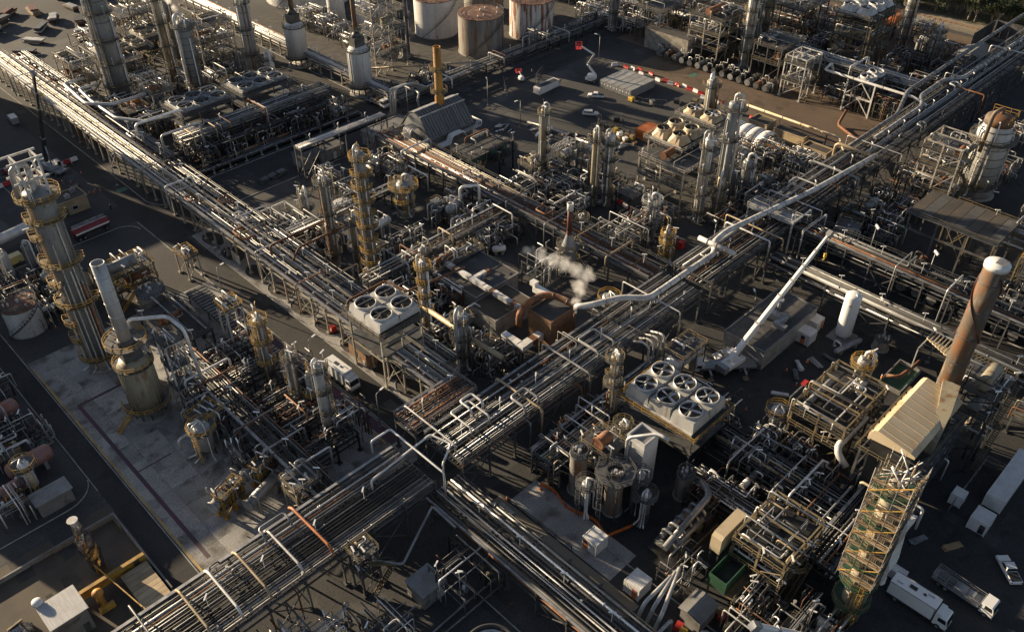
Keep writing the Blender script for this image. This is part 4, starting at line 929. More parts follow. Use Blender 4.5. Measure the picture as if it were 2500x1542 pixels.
sheet('footway', 69.2, 83, 96, 180, .006, 'concrete')
for k, y in enumerate([101, 108.5, 119, 128, 137, 146, 155.5, 166, 175]):
    m = MB(); m.v = [(72.3+2.3*math.cos(2*PI*i/20), y+3.7*math.sin(2*PI*i/20), .012) for i in range(20)]; m.face(tuple(range(20))); struct('gravel_bed', m, 'gravel')
    kerb('bed_edging', [(72.3+2.4*math.cos(2*PI*i/12), y+3.8*math.sin(2*PI*i/12)) for i in range(13)], .14, .1)
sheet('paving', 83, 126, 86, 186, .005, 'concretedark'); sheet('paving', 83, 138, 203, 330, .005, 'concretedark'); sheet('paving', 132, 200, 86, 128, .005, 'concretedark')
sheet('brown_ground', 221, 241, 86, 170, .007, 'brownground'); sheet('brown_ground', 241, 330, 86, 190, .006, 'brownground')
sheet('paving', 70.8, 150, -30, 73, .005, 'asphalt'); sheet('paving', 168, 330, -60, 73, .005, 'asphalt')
sheet('sand_verge', 62.9, 66.2, 40, 70, .008, 'sand'); sheet('concrete_pad', 66.5, 73, 46, 68, .01, 'concrete')
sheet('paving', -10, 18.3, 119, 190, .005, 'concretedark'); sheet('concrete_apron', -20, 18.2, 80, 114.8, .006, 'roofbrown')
sheet('dry_verge', 333, 345, -100, 400, .01, 'sand'); sheet('dry_grass', 345, 900, -200, 700, .012, 'drygrass')
sheet('yard_gravel', 55, 95, 318, 420, .006, 'concretedark'); sheet('tank_bund', 150, 300, 203, 300, .005, 'gravel')
_r = random.Random(21)
for (x0, y0, x1, y1, n) in ((136, 130, 222, 195, 26), (70.8, 2, 150, 60, 30), (85, 187, 132, 201, 8), (30, 205, 62, 300, 14), (63.2, 90, 68.6, 300, 12), (-5, 88, 18, 114, 5), (30, 40, 60, 66, 6), (100, 122, 125, 186, 10), (156.5, 5, 167, 70, 6)):
    for k in range(n):
        x, y = _r.uniform(x0, x1), _r.uniform(y0, y1); a, b = _r.uniform(1, 4.5), _r.uniform(1.5, 9)
        if x1-x0 < 7: a = min(a, 2)
        o = sheet('asphalt_patch', x, min(x+a, x1+.2), y, y+b, .013+k*.0004, _r.choice(['asphalt', 'yardground', 'concretedark', 'black', 'gravel']))
for k in range(16):
    x, y = _r.uniform(72, 148), _r.uniform(4, 58); o = struct('drain_grate', MB().bb(x, x+.9, y, y+.9, .0, .05), 'steeldark')
m = MB()
for k in range(95): m.bb(140+k*1.1, 140.5+k*1.1, 196.9, 198.6, .0, .03)
struct('gutter_grating', m, 'concretedark')
m = MB()
for y in range(104, 176, 9): m.bb(65.9, 66.02, y, y+3, .008, .012)
struct('lane_marking', m, 'asphalt')
m = MB()
for k in range(7): m.bb(46+k*0, 58, 222+k*5, 222.12+k*5, .008, .012)
m.bb(45.9, 46.02, 222, 252, .008, .012); struct('parking_lines', m, 'paintwhite')
struct('road_lettering', MB().bb(167, 172, 131, 131.3, .012, .016).bb(167, 172, 132.5, 132.8, .012, .016).bb(168, 168.3, 131.3, 132.5, .012, .016).bb(171, 171.3, 133, 134.5, .012, .016), 'paintwhite')
for x, y, a, b in ((66, 212, 2.6, 2), (232, 150, 3, 2), (222, 160, 2, 2)): m = MB(); m.quad((x, y, .02), (x+a, y, .02), (x+a, y+b, .02), (x, y+b, .02)); struct('green_patch', m, 'greenpatch')

# ================================================================ pipe racks
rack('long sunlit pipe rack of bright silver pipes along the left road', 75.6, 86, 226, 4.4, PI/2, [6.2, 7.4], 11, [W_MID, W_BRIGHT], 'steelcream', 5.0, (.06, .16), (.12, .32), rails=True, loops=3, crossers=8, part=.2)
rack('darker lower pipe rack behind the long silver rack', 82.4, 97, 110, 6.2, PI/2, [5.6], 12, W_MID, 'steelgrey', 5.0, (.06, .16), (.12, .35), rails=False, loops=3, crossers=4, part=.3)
rack('narrow pipe rack behind the silver rack beside the tall column unit', 82.2, 208, 100, 5.5, PI/2, [5.6, 7.0], 13, W_MID, 'steelgrey', 5.0, (.07, .22), (.2, .6), rails=False, loops=4, crossers=3, part=.4)
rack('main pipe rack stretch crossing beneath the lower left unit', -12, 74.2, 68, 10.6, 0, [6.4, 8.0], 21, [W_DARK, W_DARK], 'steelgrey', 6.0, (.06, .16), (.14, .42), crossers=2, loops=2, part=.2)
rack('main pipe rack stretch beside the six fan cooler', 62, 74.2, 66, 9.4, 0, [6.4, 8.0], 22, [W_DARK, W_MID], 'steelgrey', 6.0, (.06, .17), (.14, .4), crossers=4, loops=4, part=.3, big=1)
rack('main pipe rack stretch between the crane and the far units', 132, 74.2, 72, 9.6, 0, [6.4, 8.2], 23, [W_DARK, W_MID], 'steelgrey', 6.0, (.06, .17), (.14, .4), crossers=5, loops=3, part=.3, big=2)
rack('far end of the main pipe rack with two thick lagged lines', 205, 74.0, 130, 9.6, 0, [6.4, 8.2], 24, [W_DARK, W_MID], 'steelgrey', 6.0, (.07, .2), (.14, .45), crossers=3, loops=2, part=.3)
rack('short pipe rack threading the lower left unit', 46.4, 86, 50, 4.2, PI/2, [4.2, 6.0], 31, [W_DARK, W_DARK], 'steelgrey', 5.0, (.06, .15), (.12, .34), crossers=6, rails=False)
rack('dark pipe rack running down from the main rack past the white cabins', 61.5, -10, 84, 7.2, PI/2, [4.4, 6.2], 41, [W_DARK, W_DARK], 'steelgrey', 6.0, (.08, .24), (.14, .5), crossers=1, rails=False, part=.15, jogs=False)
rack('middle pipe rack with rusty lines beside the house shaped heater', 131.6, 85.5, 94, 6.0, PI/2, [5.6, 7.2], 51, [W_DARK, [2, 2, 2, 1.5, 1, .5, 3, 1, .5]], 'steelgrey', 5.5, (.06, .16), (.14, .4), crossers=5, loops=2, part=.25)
rack('wide flat bundle of parallel dark pipes beside the crane yard', 154.4, -20, 92, 4.4, PI/2, [5.0, 6.6], 61, [W_DARK, [5, 1, .3, 0, 5, 3, .3, .3, 0]], 'steelgrey', 7.0, (.13, .2), (.05, .12), rails=False, part=.06, jogs=False, tray=False)
rack('ground level pipeway beyond the cross road with white lines', 84, 203.5, 54, 4.0, 0, [1.2], 71, W_MID, 'plinth', 5, (.08, .22), (.08, .3), rails=False, part=.1, jogs=False, name='pipeway', crossers=0)
rack('low pipeway running past the storage tanks', 150, 199.5, 150, 4.0, 0, [1.6, 3.2], 72, W_MID, 'steelgrey', 6, (.08, .22), (.1, .4), rails=False, part=.3, name='pipeway', crossers=5)
rack('sunlit pipe rack behind the tank farm road', 152, 203, 130, 4.0, PI/2, [3.4, 4.6], 73, W_BRIGHT, 'steelcream', 6, (.1, .28), (.08, .3), rails=False, part=.2, name='pipe_rack')
rack('pipe rack crossing between the far right units', 262, 88, 90, 6, PI/2, [6, 8], 74, W_MID, 'steelgrey', 6, (.1, .26), (.1, .4), rails=False, part=.35, crossers=6)
rack('pipe rack behind the exchanger row at the far right', 168, 14, 70, 5, PI/2, [6.5, 8.5], 75, W_DARK, 'steelgrey', 6, (.1, .22), (.1, .4), rails=True, part=.35, crossers=6)
rack('low pipe run between the skids and the rusty stack', 88, 20, 34, 6, 0, [3.4, 5], 76, W_DARK, 'steeldark', 6, (.1, .3), (.1, .4), rails=False, part=.3, crossers=4)
rack('dense dark pipe run behind the compressor skid', 103.5, 20, 30, 7.5, PI/2, [3.2, 4.6], 78, [W_DARK, W_DARK], 'steeldark', 5, (.06, .2), (.16, .5), rails=False, part=.3, crossers=6, tray=False)
rack('second dense pipe run beside the turbine frame', 92.6, 22, 26, 5.0, PI/2, [3.0, 4.4], 79, [W_DARK, W_MID], 'steeldark', 5, (.06, .18), (.16, .5), rails=False, part=.3, crossers=4, tray=False)
rack('low pipe run on the near side of the six fan cooler', 74, 66, 34, 4.0, 0, [3.6, 5.0], 80, [W_DARK, W_MID], 'steelgrey', 5, (.06, .18), (.16, .4), rails=False, part=.4, crossers=3)
rack('upper pipe run under the low fan coolers', 86, 212, 48, 5.0, 0, [6.4, 7.8], 81, [W_DARK, W_MID], 'steelgrey', 6, (.06, .18), (.16, .5), part=.4, crossers=5)
rack('cross rack from the silver rack into the centre unit', 83, 126.5, 42, 3.4, 0, [5.2, 6.4], 82, [W_DARK, W_MID], 'steelgrey', 6, (.06, .15), (.16, .4), part=.4, crossers=4, rails=False)
rack('cross rack at the back of the centre unit', 83, 155.5, 40, 3.0, 0, [5.0], 83, W_MID, 'steelgrey', 6, (.06, .15), (.16, .4), part=.4, crossers=3, rails=False)
rack('elevated white pipe run over the small grey office', 104, 182.5, 28, 3.0, 0, [9.2], 77, [1, 1, 2, 2, 0, 0, 0, 1, 4], 'steelgrey', 7, (.14, .24), (.06, .15), rails=False, part=.0, jogs=False, tray=False)

# big single lines
def line(label, pts, r, mt, n=12, flanges=0, sup=0, name='pipeline', supm='steelgrey', coll=None, group=None):
    t = thing(name, label, 'pipe', pts[0][:2], 0, group); ox, oy = pts[0][:2]; P = [(p[0]-ox, p[1]-oy, p[2]) for p in pts]
    MB().tube(P, r, n).build('pipe', mt, t)
    if flanges:
        for a, b in zip(P[:-1], P[1:]):
            a, b = Vector(a), Vector(b); L = (b-a).length; k = int(L/flanges); d = (b-a).normalized()
            for q in range(1, k): c = a.lerp(b, q/k); MB().cyl(c-d*.08, c+d*.08, r*1.1, n=n).build('band', coll or 'steelgrey', t)
    if sup:
        for a, b in zip(P[:-1], P[1:]):
            a, b = Vector(a), Vector(b)
            if abs(b.z-a.z) > 1 or (b-a).length < sup: continue
            k = max(1, int((b-a).length/sup))
            for q in range(k): c = a.lerp(b, (q+.5)/k); MB().bb(c.x-.12, c.x+.12, c.y-.12, c.y+.12, 0, c.z-r*.9).build('support', supm, t)
    return t
line('thick pale duct climbing onto the main rack from the boiler house', [(104.5, 88.0, 9.5), (106, 85.6, 10.2), (112.5, 82.6, 10.4), (116, 78.6, 10.4), (138.5, 78.4, 10.6), (141.5, 81, 10.6), (147, 81.4, 10.8), (176, 77.4, 10.4), (205, 75.6, 9.6)], .62, 'lagged', 14, 3.2, name='flue_duct', coll='pipegrey')
line('short rusty flared pipe end lying across the main rack', [(139.5, 83.5, 11.6), (140.2, 74.6, 11.2)], .55, 'lagged', 14, 2.2, coll='piperust')
line('curved rusty steam duct looping over the brick boiler house', [(96.5, 95.5, 5.0), (96.5, 95.5, 8.2), (98.6, 95.2, 9.8), (102.8, 94.4, 10.2), (104.2, 91.2, 10), (104.6, 88.2, 9.6)], .68, 'piperust', 14, 1.2, name='steam_duct')
line('large furry grey lagged line curving along the far main rack', [(214, 80.5, 9.4), (242, 80.5, 9.4), (247, 83.5, 9.8), (262, 83.5, 10), (268, 80, 10), (330, 79.5, 10)], .6, 'pipegrey', 14, 2.5, coll='pipedark')
line('second furry grey lagged line on the far main rack', [(205, 83, 9.4), (232, 83, 9.4), (246, 87, 10.5), (300, 87.5, 10.5), (335, 87.5, 10.5)], .55, 'pipegrey', 14, 2.5, coll='pipedark')
line('long white header pipe spanning the brown road on a steel portal', [(253, 113, 6), (250, 113, 10.2), (244, 112, 10.2), (244, 84, 10.2), (244, 80, 9)], .38, 'pipewhite', 12, 9)
line('rusty pipe loop lying at the end of the brown road', [(236, 99, 4), (232.5, 99, .6), (228, 91, .6), (233, 87.5, .8), (236, 84, 7.5)], .42, 'piperust', 12)
line('large rusty pipe loop bridging the silver rack', [(73, 148, 8), (73, 148, 10.5), (87, 148, 10.5), (89.5, 143, 10.5), (77, 143, 10.5), (75, 143, 8)], .24, 'piperust', 10)
line('rusty pipe loop over the silver rack beside the four fan cooler', [(73.5, 121, 8), (73.5, 121, 9.8), (83, 121, 9.8), (84, 115, 9.8), (98, 113, 9.8)], .26, 'piperust', 10)
line('large silver pipe loop rising beside the tall left columns', [(84, 268, 9), (78, 268, 9), (76.8, 250, 9), (82, 244, 9), (92, 244, 9)], .5, 'alu', 12)
line('second silver pipe loop next to the tall left columns', [(86, 262, 8.6), (80, 262, 8.6), (79, 252, 8.6), (79, 236, 8.6), (84, 228, 8.6), (94, 226, 8.6)], .42, 'alu', 12)
line('silver portal pipe standing at the far end of the silver rack', [(79, 223, 7), (79, 223, 11), (92, 223, 11), (92, 223, 1)], .34, 'alu', 12)
line('silver goal post pipe across the silver rack beside the cross road', [(80, 210, 7), (80, 210, 12), (91, 210, 12), (91, 210, .5)], .3, 'alu', 12)
line('bright orange pipe section bridging the main rack', [(36.5, 86, 8.6), (36.5, 85, 9.4), (36.5, 75.2, 9.4), (36.5, 74.4, 7)], .22, 'pipeorange', 10)
for k, x in enumerate((26.0, 31.5, 17.0, 21.5)):
    line(f'{["pale", "grey", "tan", "white"][k]} crossover pipe lying over the near main rack', [(x, 85, 8.4), (x, 83.6, 9.5), (x, 75.5, 9.5), (x, 74.6, 8.2)], .2, ['pipetan', 'lagged', 'pipetan', 'pipewhite'][k], 10)
line('tall white pipe loop over the rack crossing', [(53, 86.5, 8), (53, 86.5, 10.6), (57, 86.5, 10.6), (57, 73.0, 10.6), (57, 73.0, 1)], .18, 'alu', 10)
line('white curved pipe loop over the rack crossing', [(48, 80, 8.4), (48, 80, 10.4), (61, 81, 10.4), (62, 77, 10.4), (58.5, 75, 10), (58.5, 75, 8)], .18, 'pipewhite', 10)
line('white pipe portal crossing the rack junction', [(62.5, 89.5, 8), (62.5, 89.5, 10.2), (62.5, 76.5, 10.2), (62.5, 76.5, 8.4)], .18, 'lagged', 10)
line('wavy grey pipe hanging below the main rack beside the dark steel hut', [(41, 73, 7), (41, 70.5, 6), (44, 68, 4.6), (49, 70, 6), (53, 71.4, 7.4), (53, 66, 7)], .2, 'pipegrey', 10)
for k in range(3): line('thick pale grey pipe arch rising beside the white cabin', [(70.5+k*1.0, 38, 5.2), (64.2+k*.3, 38-k*1.4, 5.2), (62+k*.2, 38-k*1.4, 1)], .3, 'lagged', 12, group='pipe arches beside the cabin')
line('low pale pipe arch in front of the thick pale pipes', [(60.5, 34, 1), (60.5, 34, 4), (65.5, 34, 4), (65.5, 34, 1)], .28, 'lagged', 12)
line('heavy pale pipe stepping along the edge of the cabin road', [(62, 30, 3), (68, 30, 3), (68, 24, 3), (64, 22, 3), (60, 22, 2)], .3, 'pipegrey', 10)
line('long pale sloping conveyor like pipe casing beside the boiler house', [(84.8, 112, 7.6), (84.8, 96, 7.6), (84.4, 88, 8.6)], .5, 'pipetan', 8)
line('white lagged pipe lying in the yard laydown', [(170, 165, .5), (172.5, 151, .5)], .34, 'pipewhite', 10)
line('bent white pipe spool lying in the yard laydown', [(172, 147.5, .5), (173, 139, .5), (171.6, 137.5, .5)], .34, 'pipewhite', 10)

# ================================================================ left unit on the pad
A_ = 'in the lower left unit'
tower('tallest grey column at the left with a steel frame on top', (33.6, 150), 39, 2.4, 5, 'towergrey', 'ochre', [(3.2, 150, 330, 1.3), (8, 150, 215, 1.5), (12, 150, 215, 1.5), (16.5, 140, 330, 1.5), (21, 150, 215, 1.4), (25.5, 140, 330, 1.5), (31, 150, 210, 1.4), (34.5, 150, 330, 1.2), (38.6, 0, 360, 1.4)], 0, 10, 200, 'none')
t = thing('top_frame', 'white steel lifting frame standing on the tallest left column', 'frame', (33.6, 150, 39.0))
for x in (-1.7, 1.7):
    for y in (-1.7, 1.7): MB().bb(x-.16, x+.16, y-.16, y+.16, -.3, 7.2).build('post', 'steelwhite', t)
m = MB()
for z in (3.4, 7.0):
    for s in (-1.7, 1.7): m.bb(-3.2, 2.6, s-.14, s+.14, z-.18, z+.18).bb(s-.14, s+.14, -1.7, 1.7, z-.17, z+.17)
m.bar((-1.7, -1.7, 3.4), (-1.7, 1.7, 7), .16).bar((-1.7, -1.7, 3.4), (1.7, -1.7, 7), .16); m.build('beams', 'steelwhite', t)
for x, y in ((-.4, -.6), (.7, .5), (-.6, .8)): MB().cyl((x, y, 0), (x, y, 2.6), .4, n=10).cyl((x, y, 2.6), (x, y, 2.8), .6, n=10).build('relief_valve', 'lagged', t)
MB().cyl((0, 0, 0), (0, 0, 4.8), .5, n=12).tube([(0, 0, 4.7), (0, 0, 5.6), (-2.4, .4, 5.6), (-2.9, .4, 0)], .45, 10).build('vapour_pipe', 'towerlight', t)
heater('round fired heater with yellow platforms and a slanting shadowed stack', (33.9, 130.4), 3.0, 12.2, 34, 1.15, 6, 'towerochre', 'towerlight', [(3.0, 150, 400, 1.3), (12.4, 0, 360, 1.4), (17.4, 0, 360, 1.6)], 2.6, True, 'ochre')
t = thing('heater_stair', 'yellow access stair leaning on the round fired heater', 'stair', (29.2, 129.5))
m = MB()
for dy in (-.5, .5): m.bar((-2.2, dy, 0), (1.6, dy, 3.2), .12, .28).bar((-2.2, dy, 1), (1.6, dy, 4.2), .07)
for k in range(10): m.box((-2.1+k*.38, 0, .1+k*.33), (.3, 1, .06))
m.build('flight', 'ochre', t)
steelwork('tall slender braced pipe tower beside the round fired heater', (38.6, 126.4), 3.2, 3.2, [5, 10, 15.5], 61, steel='steelwhite', rails='steelgrey', equip=0, clutter=1.6, sp=3.2, stair=False, wts=W_BRIGHT)
line('bright white overhead pipe coming down the heater pipe tower', [(36, 133, 17), (36, 133, 19.4), (41.5, 129, 19.4), (42.6, 126, 17.5), (42.6, 124, 5)], .34, 'alu', 12)
line('grey transfer pipe stepping down beside the heater pipe tower', [(40, 123, 5), (44, 117, 5), (40.5, 117, 5), (38, 117, 3.2), (33, 117, 3.2), (33, 117, .8)], .3, 'alu', 12)
vessel_v('upright drum with insulated piping standing at the pad edge', (36.3, 113.4), 6.5, 1.5, 9, 'towergrey', True, None, 'ochre', pipes=4)
vessel_h('shiny horizontal drum wrapped in pipes at the pad edge', (38.5, 116.5), 6.0, 1.4, .2, 3.0, 'towerlight', 8, plat=True, rails='ochre', pipes=5)
for k, (x, y) in enumerate(((33.2, 100.5), (37.5, 96.8))): exchanger(['long silver heat exchanger on a yellow frame at the pad corner', 'grey heat exchanger beside the rack at the pad corner'][k], (x, y), 7.5, .95, .3, 2.0, 1, 14+k, None, 'lagged')
for k, (x, y) in enumerate(((31.0, 98.3), (38.5, 99.6))): steelwork(['yellow access frame round the long silver exchanger', 'yellow ladder frame between the pad exchangers'][k], (x, y), 4.5, 1.6, [2.2, 4.2], 67+k, .3, steel='ochre', rails='ochre', equip=0, clutter=.6, stair=False, sp=2.2)
steelwork('small cream pump gallery beside the near main rack', (39.5, 89.0), 4.5, 4, [4.5, 7], 62, steel='steelcream', rails='ochredull', clutter=1.5, wts=W_BRIGHT, stair=False)
steelwork('square railed platform head on four legs near the road', (53.3, 132.2), 3.4, 3.4, [12], 63, steel='towerlight', rails='ochre', equip=0, clutter=2.2, sp=3.4, stair=False, wts=W_BRIGHT)
tower('grey column beside the road with two round platforms', (54.3, 121.2), 15.6, .9, 21, 'towergrey', 'ochre', [(6, 140, 330, 1.1), (11.0, 0, 360, 1.2), (15.4, 0, 360, 1.0)], 0, 4, 200)
tower('thin grey column beside the road with one round platform', (53.7, 110.6), 14.6, .55, 22, 'towergrey', 'ochredull', [(5.5, 150, 300, .9), (13.4, 0, 360, 1.1)], 0, 3, 150)
tower('shortest grey column beside the road in a ladder cage', (55.2, 108.3), 9, .5, 23, 'towergrey', 'ochre', [(5, 150, 300, .8)], 0, 2, 310)
tower('silver column beside the road with caged ladders', (53.5, 100.6), 17.8, .8, 24, 'towerlight', 'ochredull', [(7.5, 200, 370, 1.0), (12.5, 200, 370, 1.0), (17.4, 140, 380, 1.0)], 0, 4, 330)
tank('small dark grey tank with an open rail round its top', (49.0, 157.5), 2.9, 6, 'tankgrey', 'steelgrey', 3, courses=4, stair=False)
steelwork('yellow railed structure crowded with valves beside the left road', (42.5, 164.5), 11, 6, [4, 7.5], 64, steel='ochredull', rails='ochre', clutter=2.0, wts=W_BRIGHT)
steelwork('low flat topped pipe hall with a ribbed dark roof', (44, 138), 8, 15, [5.2], 65, steel='steeldark', rails='steelgrey', deck='roofdark', clutter=.9, wts=W_DARK, stair=False)
line('rounded drum end pipe loop beside the yellow structure', [(38, 170, 3), (38, 170, 8.5), (41, 170, 8.5), (41, 170, 3)], .8, 'towerochre', 12)
steelwork('row of tan vent hoods on a frame beside the left road', (60, 163.5), 3.0, 4.5, [5.5], 66, steel='steelcream', rails='ochre', clutter=1.2, stair=False)
for k, y in enumerate((95, 103, 112, 121, 129)):
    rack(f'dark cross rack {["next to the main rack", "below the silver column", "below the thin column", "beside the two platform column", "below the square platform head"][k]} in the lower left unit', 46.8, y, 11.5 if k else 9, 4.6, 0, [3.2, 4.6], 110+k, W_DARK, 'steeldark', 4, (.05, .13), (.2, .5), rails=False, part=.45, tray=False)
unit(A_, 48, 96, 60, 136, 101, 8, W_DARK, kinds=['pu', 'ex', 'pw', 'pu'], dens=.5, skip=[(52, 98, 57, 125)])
unit('between the round heater and the columns', 37.5, 103, 42, 126, 102, 7.5, W_DARK, kinds=['pw', 'pw', 'ex', 'pw'])
unit('behind the tall left column', 26, 160, 42, 194, 103, 8, W_DARK, dens=.8)
for k in range(9): MB()
t = thing('ribbed_cooler_bank', 'bank of parallel dark tube bundles beside the left road', 'cooler', (55.5, 139))
for k in range(16): MB().bb(0, 4.2, k*1.1, k*1.1+.7, 2.4, 2.75).build('tube_bundle', 'steelgrey', t)
for x in (.3, 3.9):
    for y in (.3, 8.5, 16.8): MB().bb(x-.12, x+.12, y-.12, y+.12, 0, 2.4).build('leg', 'steelgrey', t)
MB().bb(.1, .4, 0, 17.2, 2.1, 2.39).bb(3.8, 4.1, 0, 17.2, 2.1, 2.39).build('side_beam', 'steelgrey', t)

# ================================================================ far left, beyond the near road
vessel_h('pink primer painted drum at the edge of the left plot', (13.2, 147), 5.5, 1.5, .05, 1.2, 'pinkdrum', 3, pipes=2)
vessel_h('pink primer painted drum behind the railed silver pot', (12.5, 131), 6.5, 1.5, .05, 1.2, 'pinkdrum', 4, pipes=1)
vessel_h('second pink drum beneath the railed silver pot', (8.8, 127.5), 5.0, 1.3, .05, .8, 'pinkdrum', 5, pipes=1)
vessel_v('silver pot vessel with an octagonal yellow platform', (11.0, 126.5), 6.5, 1.0, 6, 'alu', True, None, 'ochre')
tank('rust streaked white tank behind the tall left column', (27.5, 172), 3.6, 6.5, 'tankwhite', 'rusttop', 6, courses=4)
unit('in the far left plot', -2, 122, 9, 160, 104, 8, W_DARK, dens=.8)
unit('in the far left plot', 0, 165, 20, 192, 105, 9, W_DARK, dens=.9)
pipework('grey pipe bank round the railed silver pot', (5.5, 133.5), 9, 5, 3.4, 106, 22, 0, W_MID, rails='ochre', plat=1.0); pipework('grey pipe bank between the pink drums', (7, 139), 9, 5, 3, 107, 20, 0, W_DARK); pipework('yellow railed pipe bank by the lower pink drum', (4, 121), 5, 4.5, 3.4, 108, 16, 0, W_MID, rails='ochre', plat=1.0); pipework('dark pipe bank above the upper pink drum', (8, 151), 9, 7, 3.5, 109, 22, 0, W_DARK)
for k in range(3): pump('small motor driven pump beside the pink drums', (16.5, 136+k*2.2), 0, 90+k, 'pumps beside the pink drums')
building('small dark canopy shed in the far left plot', (9.5, 119.8), 5.5, 3, 3, 'greywall', 'corrgrey', parapet=0, over=.3)
kt_ = building('white corrugated roof kiosk at the lower left corner', (2.0, 94.2), 5.0, 4.9, 4.9, 'greywall', 'corrwhite', parapet=0, over=.25, doors=[('y', 3.6, .9, 2.1, 'steelgrey')], roofitems=0)
for k in range(26): MB().bb(-.24+k*.21, -.15+k*.21, -.24, 5.14, 5.0, 5.05).build('roof_rib', 'corrwhite', kt_)
t = thing('mushroom_vent', 'white mushroom vent on the lower left kiosk', 'vent', (2.3, 99.6, 4)); MB().cyl((0, 0, -1), (0, 0, 1.3), .35, n=12).build('pipe', 'vehwhite', t); MB().lathe([(.3, 1.1), (.75, 1.2), (.75, 1.6)]+dome(.75, 1.6, .35), n=16).build('cap', 'vehwhite', t)
t = thing('wrapped_column', 'narrow column wrapped in shiny crinkled black foil', 'column', (11.9, 103.5))
rng = random.Random(3); rg = []
for k in range(13):
    z = .2+k*.95; rr = .55+.75*math.sin(PI*min(1, (k+1)/12.5))**.8; rg.append([((rr+rng.uniform(-.2, .2))*math.cos(2*PI*i/12)-.05*k, (rr+rng.uniform(-.2, .2))*math.sin(2*PI*i/12), z) for i in range(12)])
MB().loft(rg).build('foil_wrap', 'foil', t); MB().cyl((0, 0, 0), (0, 0, .4), .7, n=12).build('base', 'plinth', t)
MB().cyl((-.6, 0, 11.4), (-.6, 0, 12.3), .5, n=10).cyl((-.6, 0, 12.3), (-.6, 0, 12.45), .8, n=10).build('head_flange', 'lagged', t)
t = thing('crumpled_cover', 'crumpled black plastic cover over a pump at the lower left', 'cover', (-1.5, 100.5))
rg = []
for k in range(6):
    z = .02+k*.5; rr = 2.1*math.cos(k*.26); rg.append([((rr+rng.uniform(-.3, .3))*math.cos(2*PI*i/14), (rr*.8+rng.uniform(-.3, .3))*math.sin(2*PI*i/14), z) for i in range(14)])
MB().loft(rg).build('sheet', 'foil', t); MB().bar((-1, 0, 2.6), (1.2, .3, 2.7), .3).build('batten', 'ochredull', t)
# slotted deck, yellow beam, bin
t = thing('pit_wall', 'low dark concrete wall edging the pit by the foil wrapped column', 'wall', (0, 99.9)); MB().bb(-8, 17.8, 11.8, 12.1, 0, .9).build('wall', 'greywall', t); MB().bb(17.8, 18.1, -8, 12.1, 0, .9).build('wall', 'greywall', t)
t = thing('plank_deck', 'raised timber plank deck beside the foil wrapped column', 'deck', (13.2, 90.6))
for k in range(8): MB().bb(0, 4.2, k*1.03, k*1.03+.98, 1.25, 1.4).build('plank', 'pipetan', t)
MB().bb(.1, 4.1, .05, 8.2, .9, 1.24).bb(.2, .5, .2, 8, 0, .9).bb(3.7, 4, .2, 8, 0, .9).build('frame', 'steelgrey', t)
t = thing('edge_beam', 'long yellow edge beam of the plank deck pit', 'beam', (7.4, 99.4)); MB().bb(0, 10.2, 0, .35, .6, 2.2).build('web', 'ochre', t); MB().bb(0, 10.2, -.15, .5, 2.2, 2.32).build('flange', 'ochre', t); MB().bb(8.3, 9.2, -.05, -.01, .9, 1.9).build('panel', 'steelgrey', t)
t = thing('davit_beam', 'long slim yellow jib resting over the plank deck', 'beam', (11.2, 102.6)); MB().bar((0, 0, 2.6), (1.8, -12.2, 2.8), .16).build('jib', 'ochre', t); MB().bar((0, 0, 0), (0, 0, 2.6), .16).bar((1.8, -12.2, 0), (1.8, -12.2, 2.8), .14).build('post', 'ochredull', t)
t = thing('round_head_post', 'ochre post with a rounded head beside the kiosk', 'vent', (9.3, 96.6)); MB().cyl((0, 0, 0), (0, 0, 3.2), .55, n=14).build('post', 'ochrestack', t); MB().sphere((0, 0, 3.5), .85, 14, 8, .8).build('head', 'ochrestack', t); MB().bb(-.9, 1.4, -1.1, -.4, 0, .9).build('motor', 'ochre', t)
t = thing('perimeter_frame', 'yellowed tube fence frame round the foil wrapped column', 'fence', (8, 111)); MB().rail([(0, 0, 0), (9.5, 0, 0), (9.5, -3, 0)], 1.2, .09).build('rails', 'ochredull', t)

# ================================================================ car park and road, upper left
building('small tan brick hut beside the crane park', (50.5, 210), 7.2, 5.6, 3.6, 'tanwall', 'roofbrown', parapet=.25, over=.15, roofitems=2, doors=[('y', 1, .9, 2.1, 'steelgrey')], windows=[('y', 3, 1.4, 1.1, 1)])
mobile_crane('mobile crane with a dark slender raised boom in the coned area', (59.5, 232), 1.9, 2.9, rad(66), 30, 'steeldark', 11, sections=4, upper='vehgrey', bw=.8)
tanker('dark red road tanker parked below the hut', (48.3, 197.5), .06, 'darkred', 9)
line('thick white pipe lying behind the tall left column', [(28, 205, 3.0), (47, 207.5, 3.0)], 1.25, 'pipewhite', 16, 0, 9)
van('pale yellow van behind the tall left column', (36.5, 198.4), 3.2, 'paleyellow'); t = van('silver van parked beside the dark crane', (62.5, 271), 1.5, 'vehgrey')
stack_of('dark bin parked by the kerb near the hut', 'skip_bin', (58.8, 222), .2, 1, (2.6, 1.4, 1.1), 'black', 3, 'bin')
for k in range(11): barrier((44+k*2.02, 236.6+k*.08, .01), .04, 'red' if k % 2 else 'white', 'car park barriers', 'beside the dark crane')
for k, (x, y) in enumerate(((58, 228), (59.5, 226), (56.5, 231), (63.5, 229), (61.5, 216.5), (62.2, 217.4), (63, 216.2), (60.4, 216.9), (64, 236), (57, 240), (55, 236), (31.5, 168), (30, 171.5))): cone((x, y, .01))
person('worker in dark overalls standing by the road below the hut', (60.8, 205, .01), 1.0, 'cloth', 'cloth')
for k, (y, m_, w) in enumerate(((223.2, 'vehwhite', 'white'), (233.4, 'vehgrey', 'silver'), (243.3, 'darkred', 'dark red'))): car(f'{w} car parked in a marked bay of the car park', (48.5, y, .012), 0, 'car', m_)
car('dark car parked by the hut', (56.4, 213.5), 1.4, 'car', 'black')
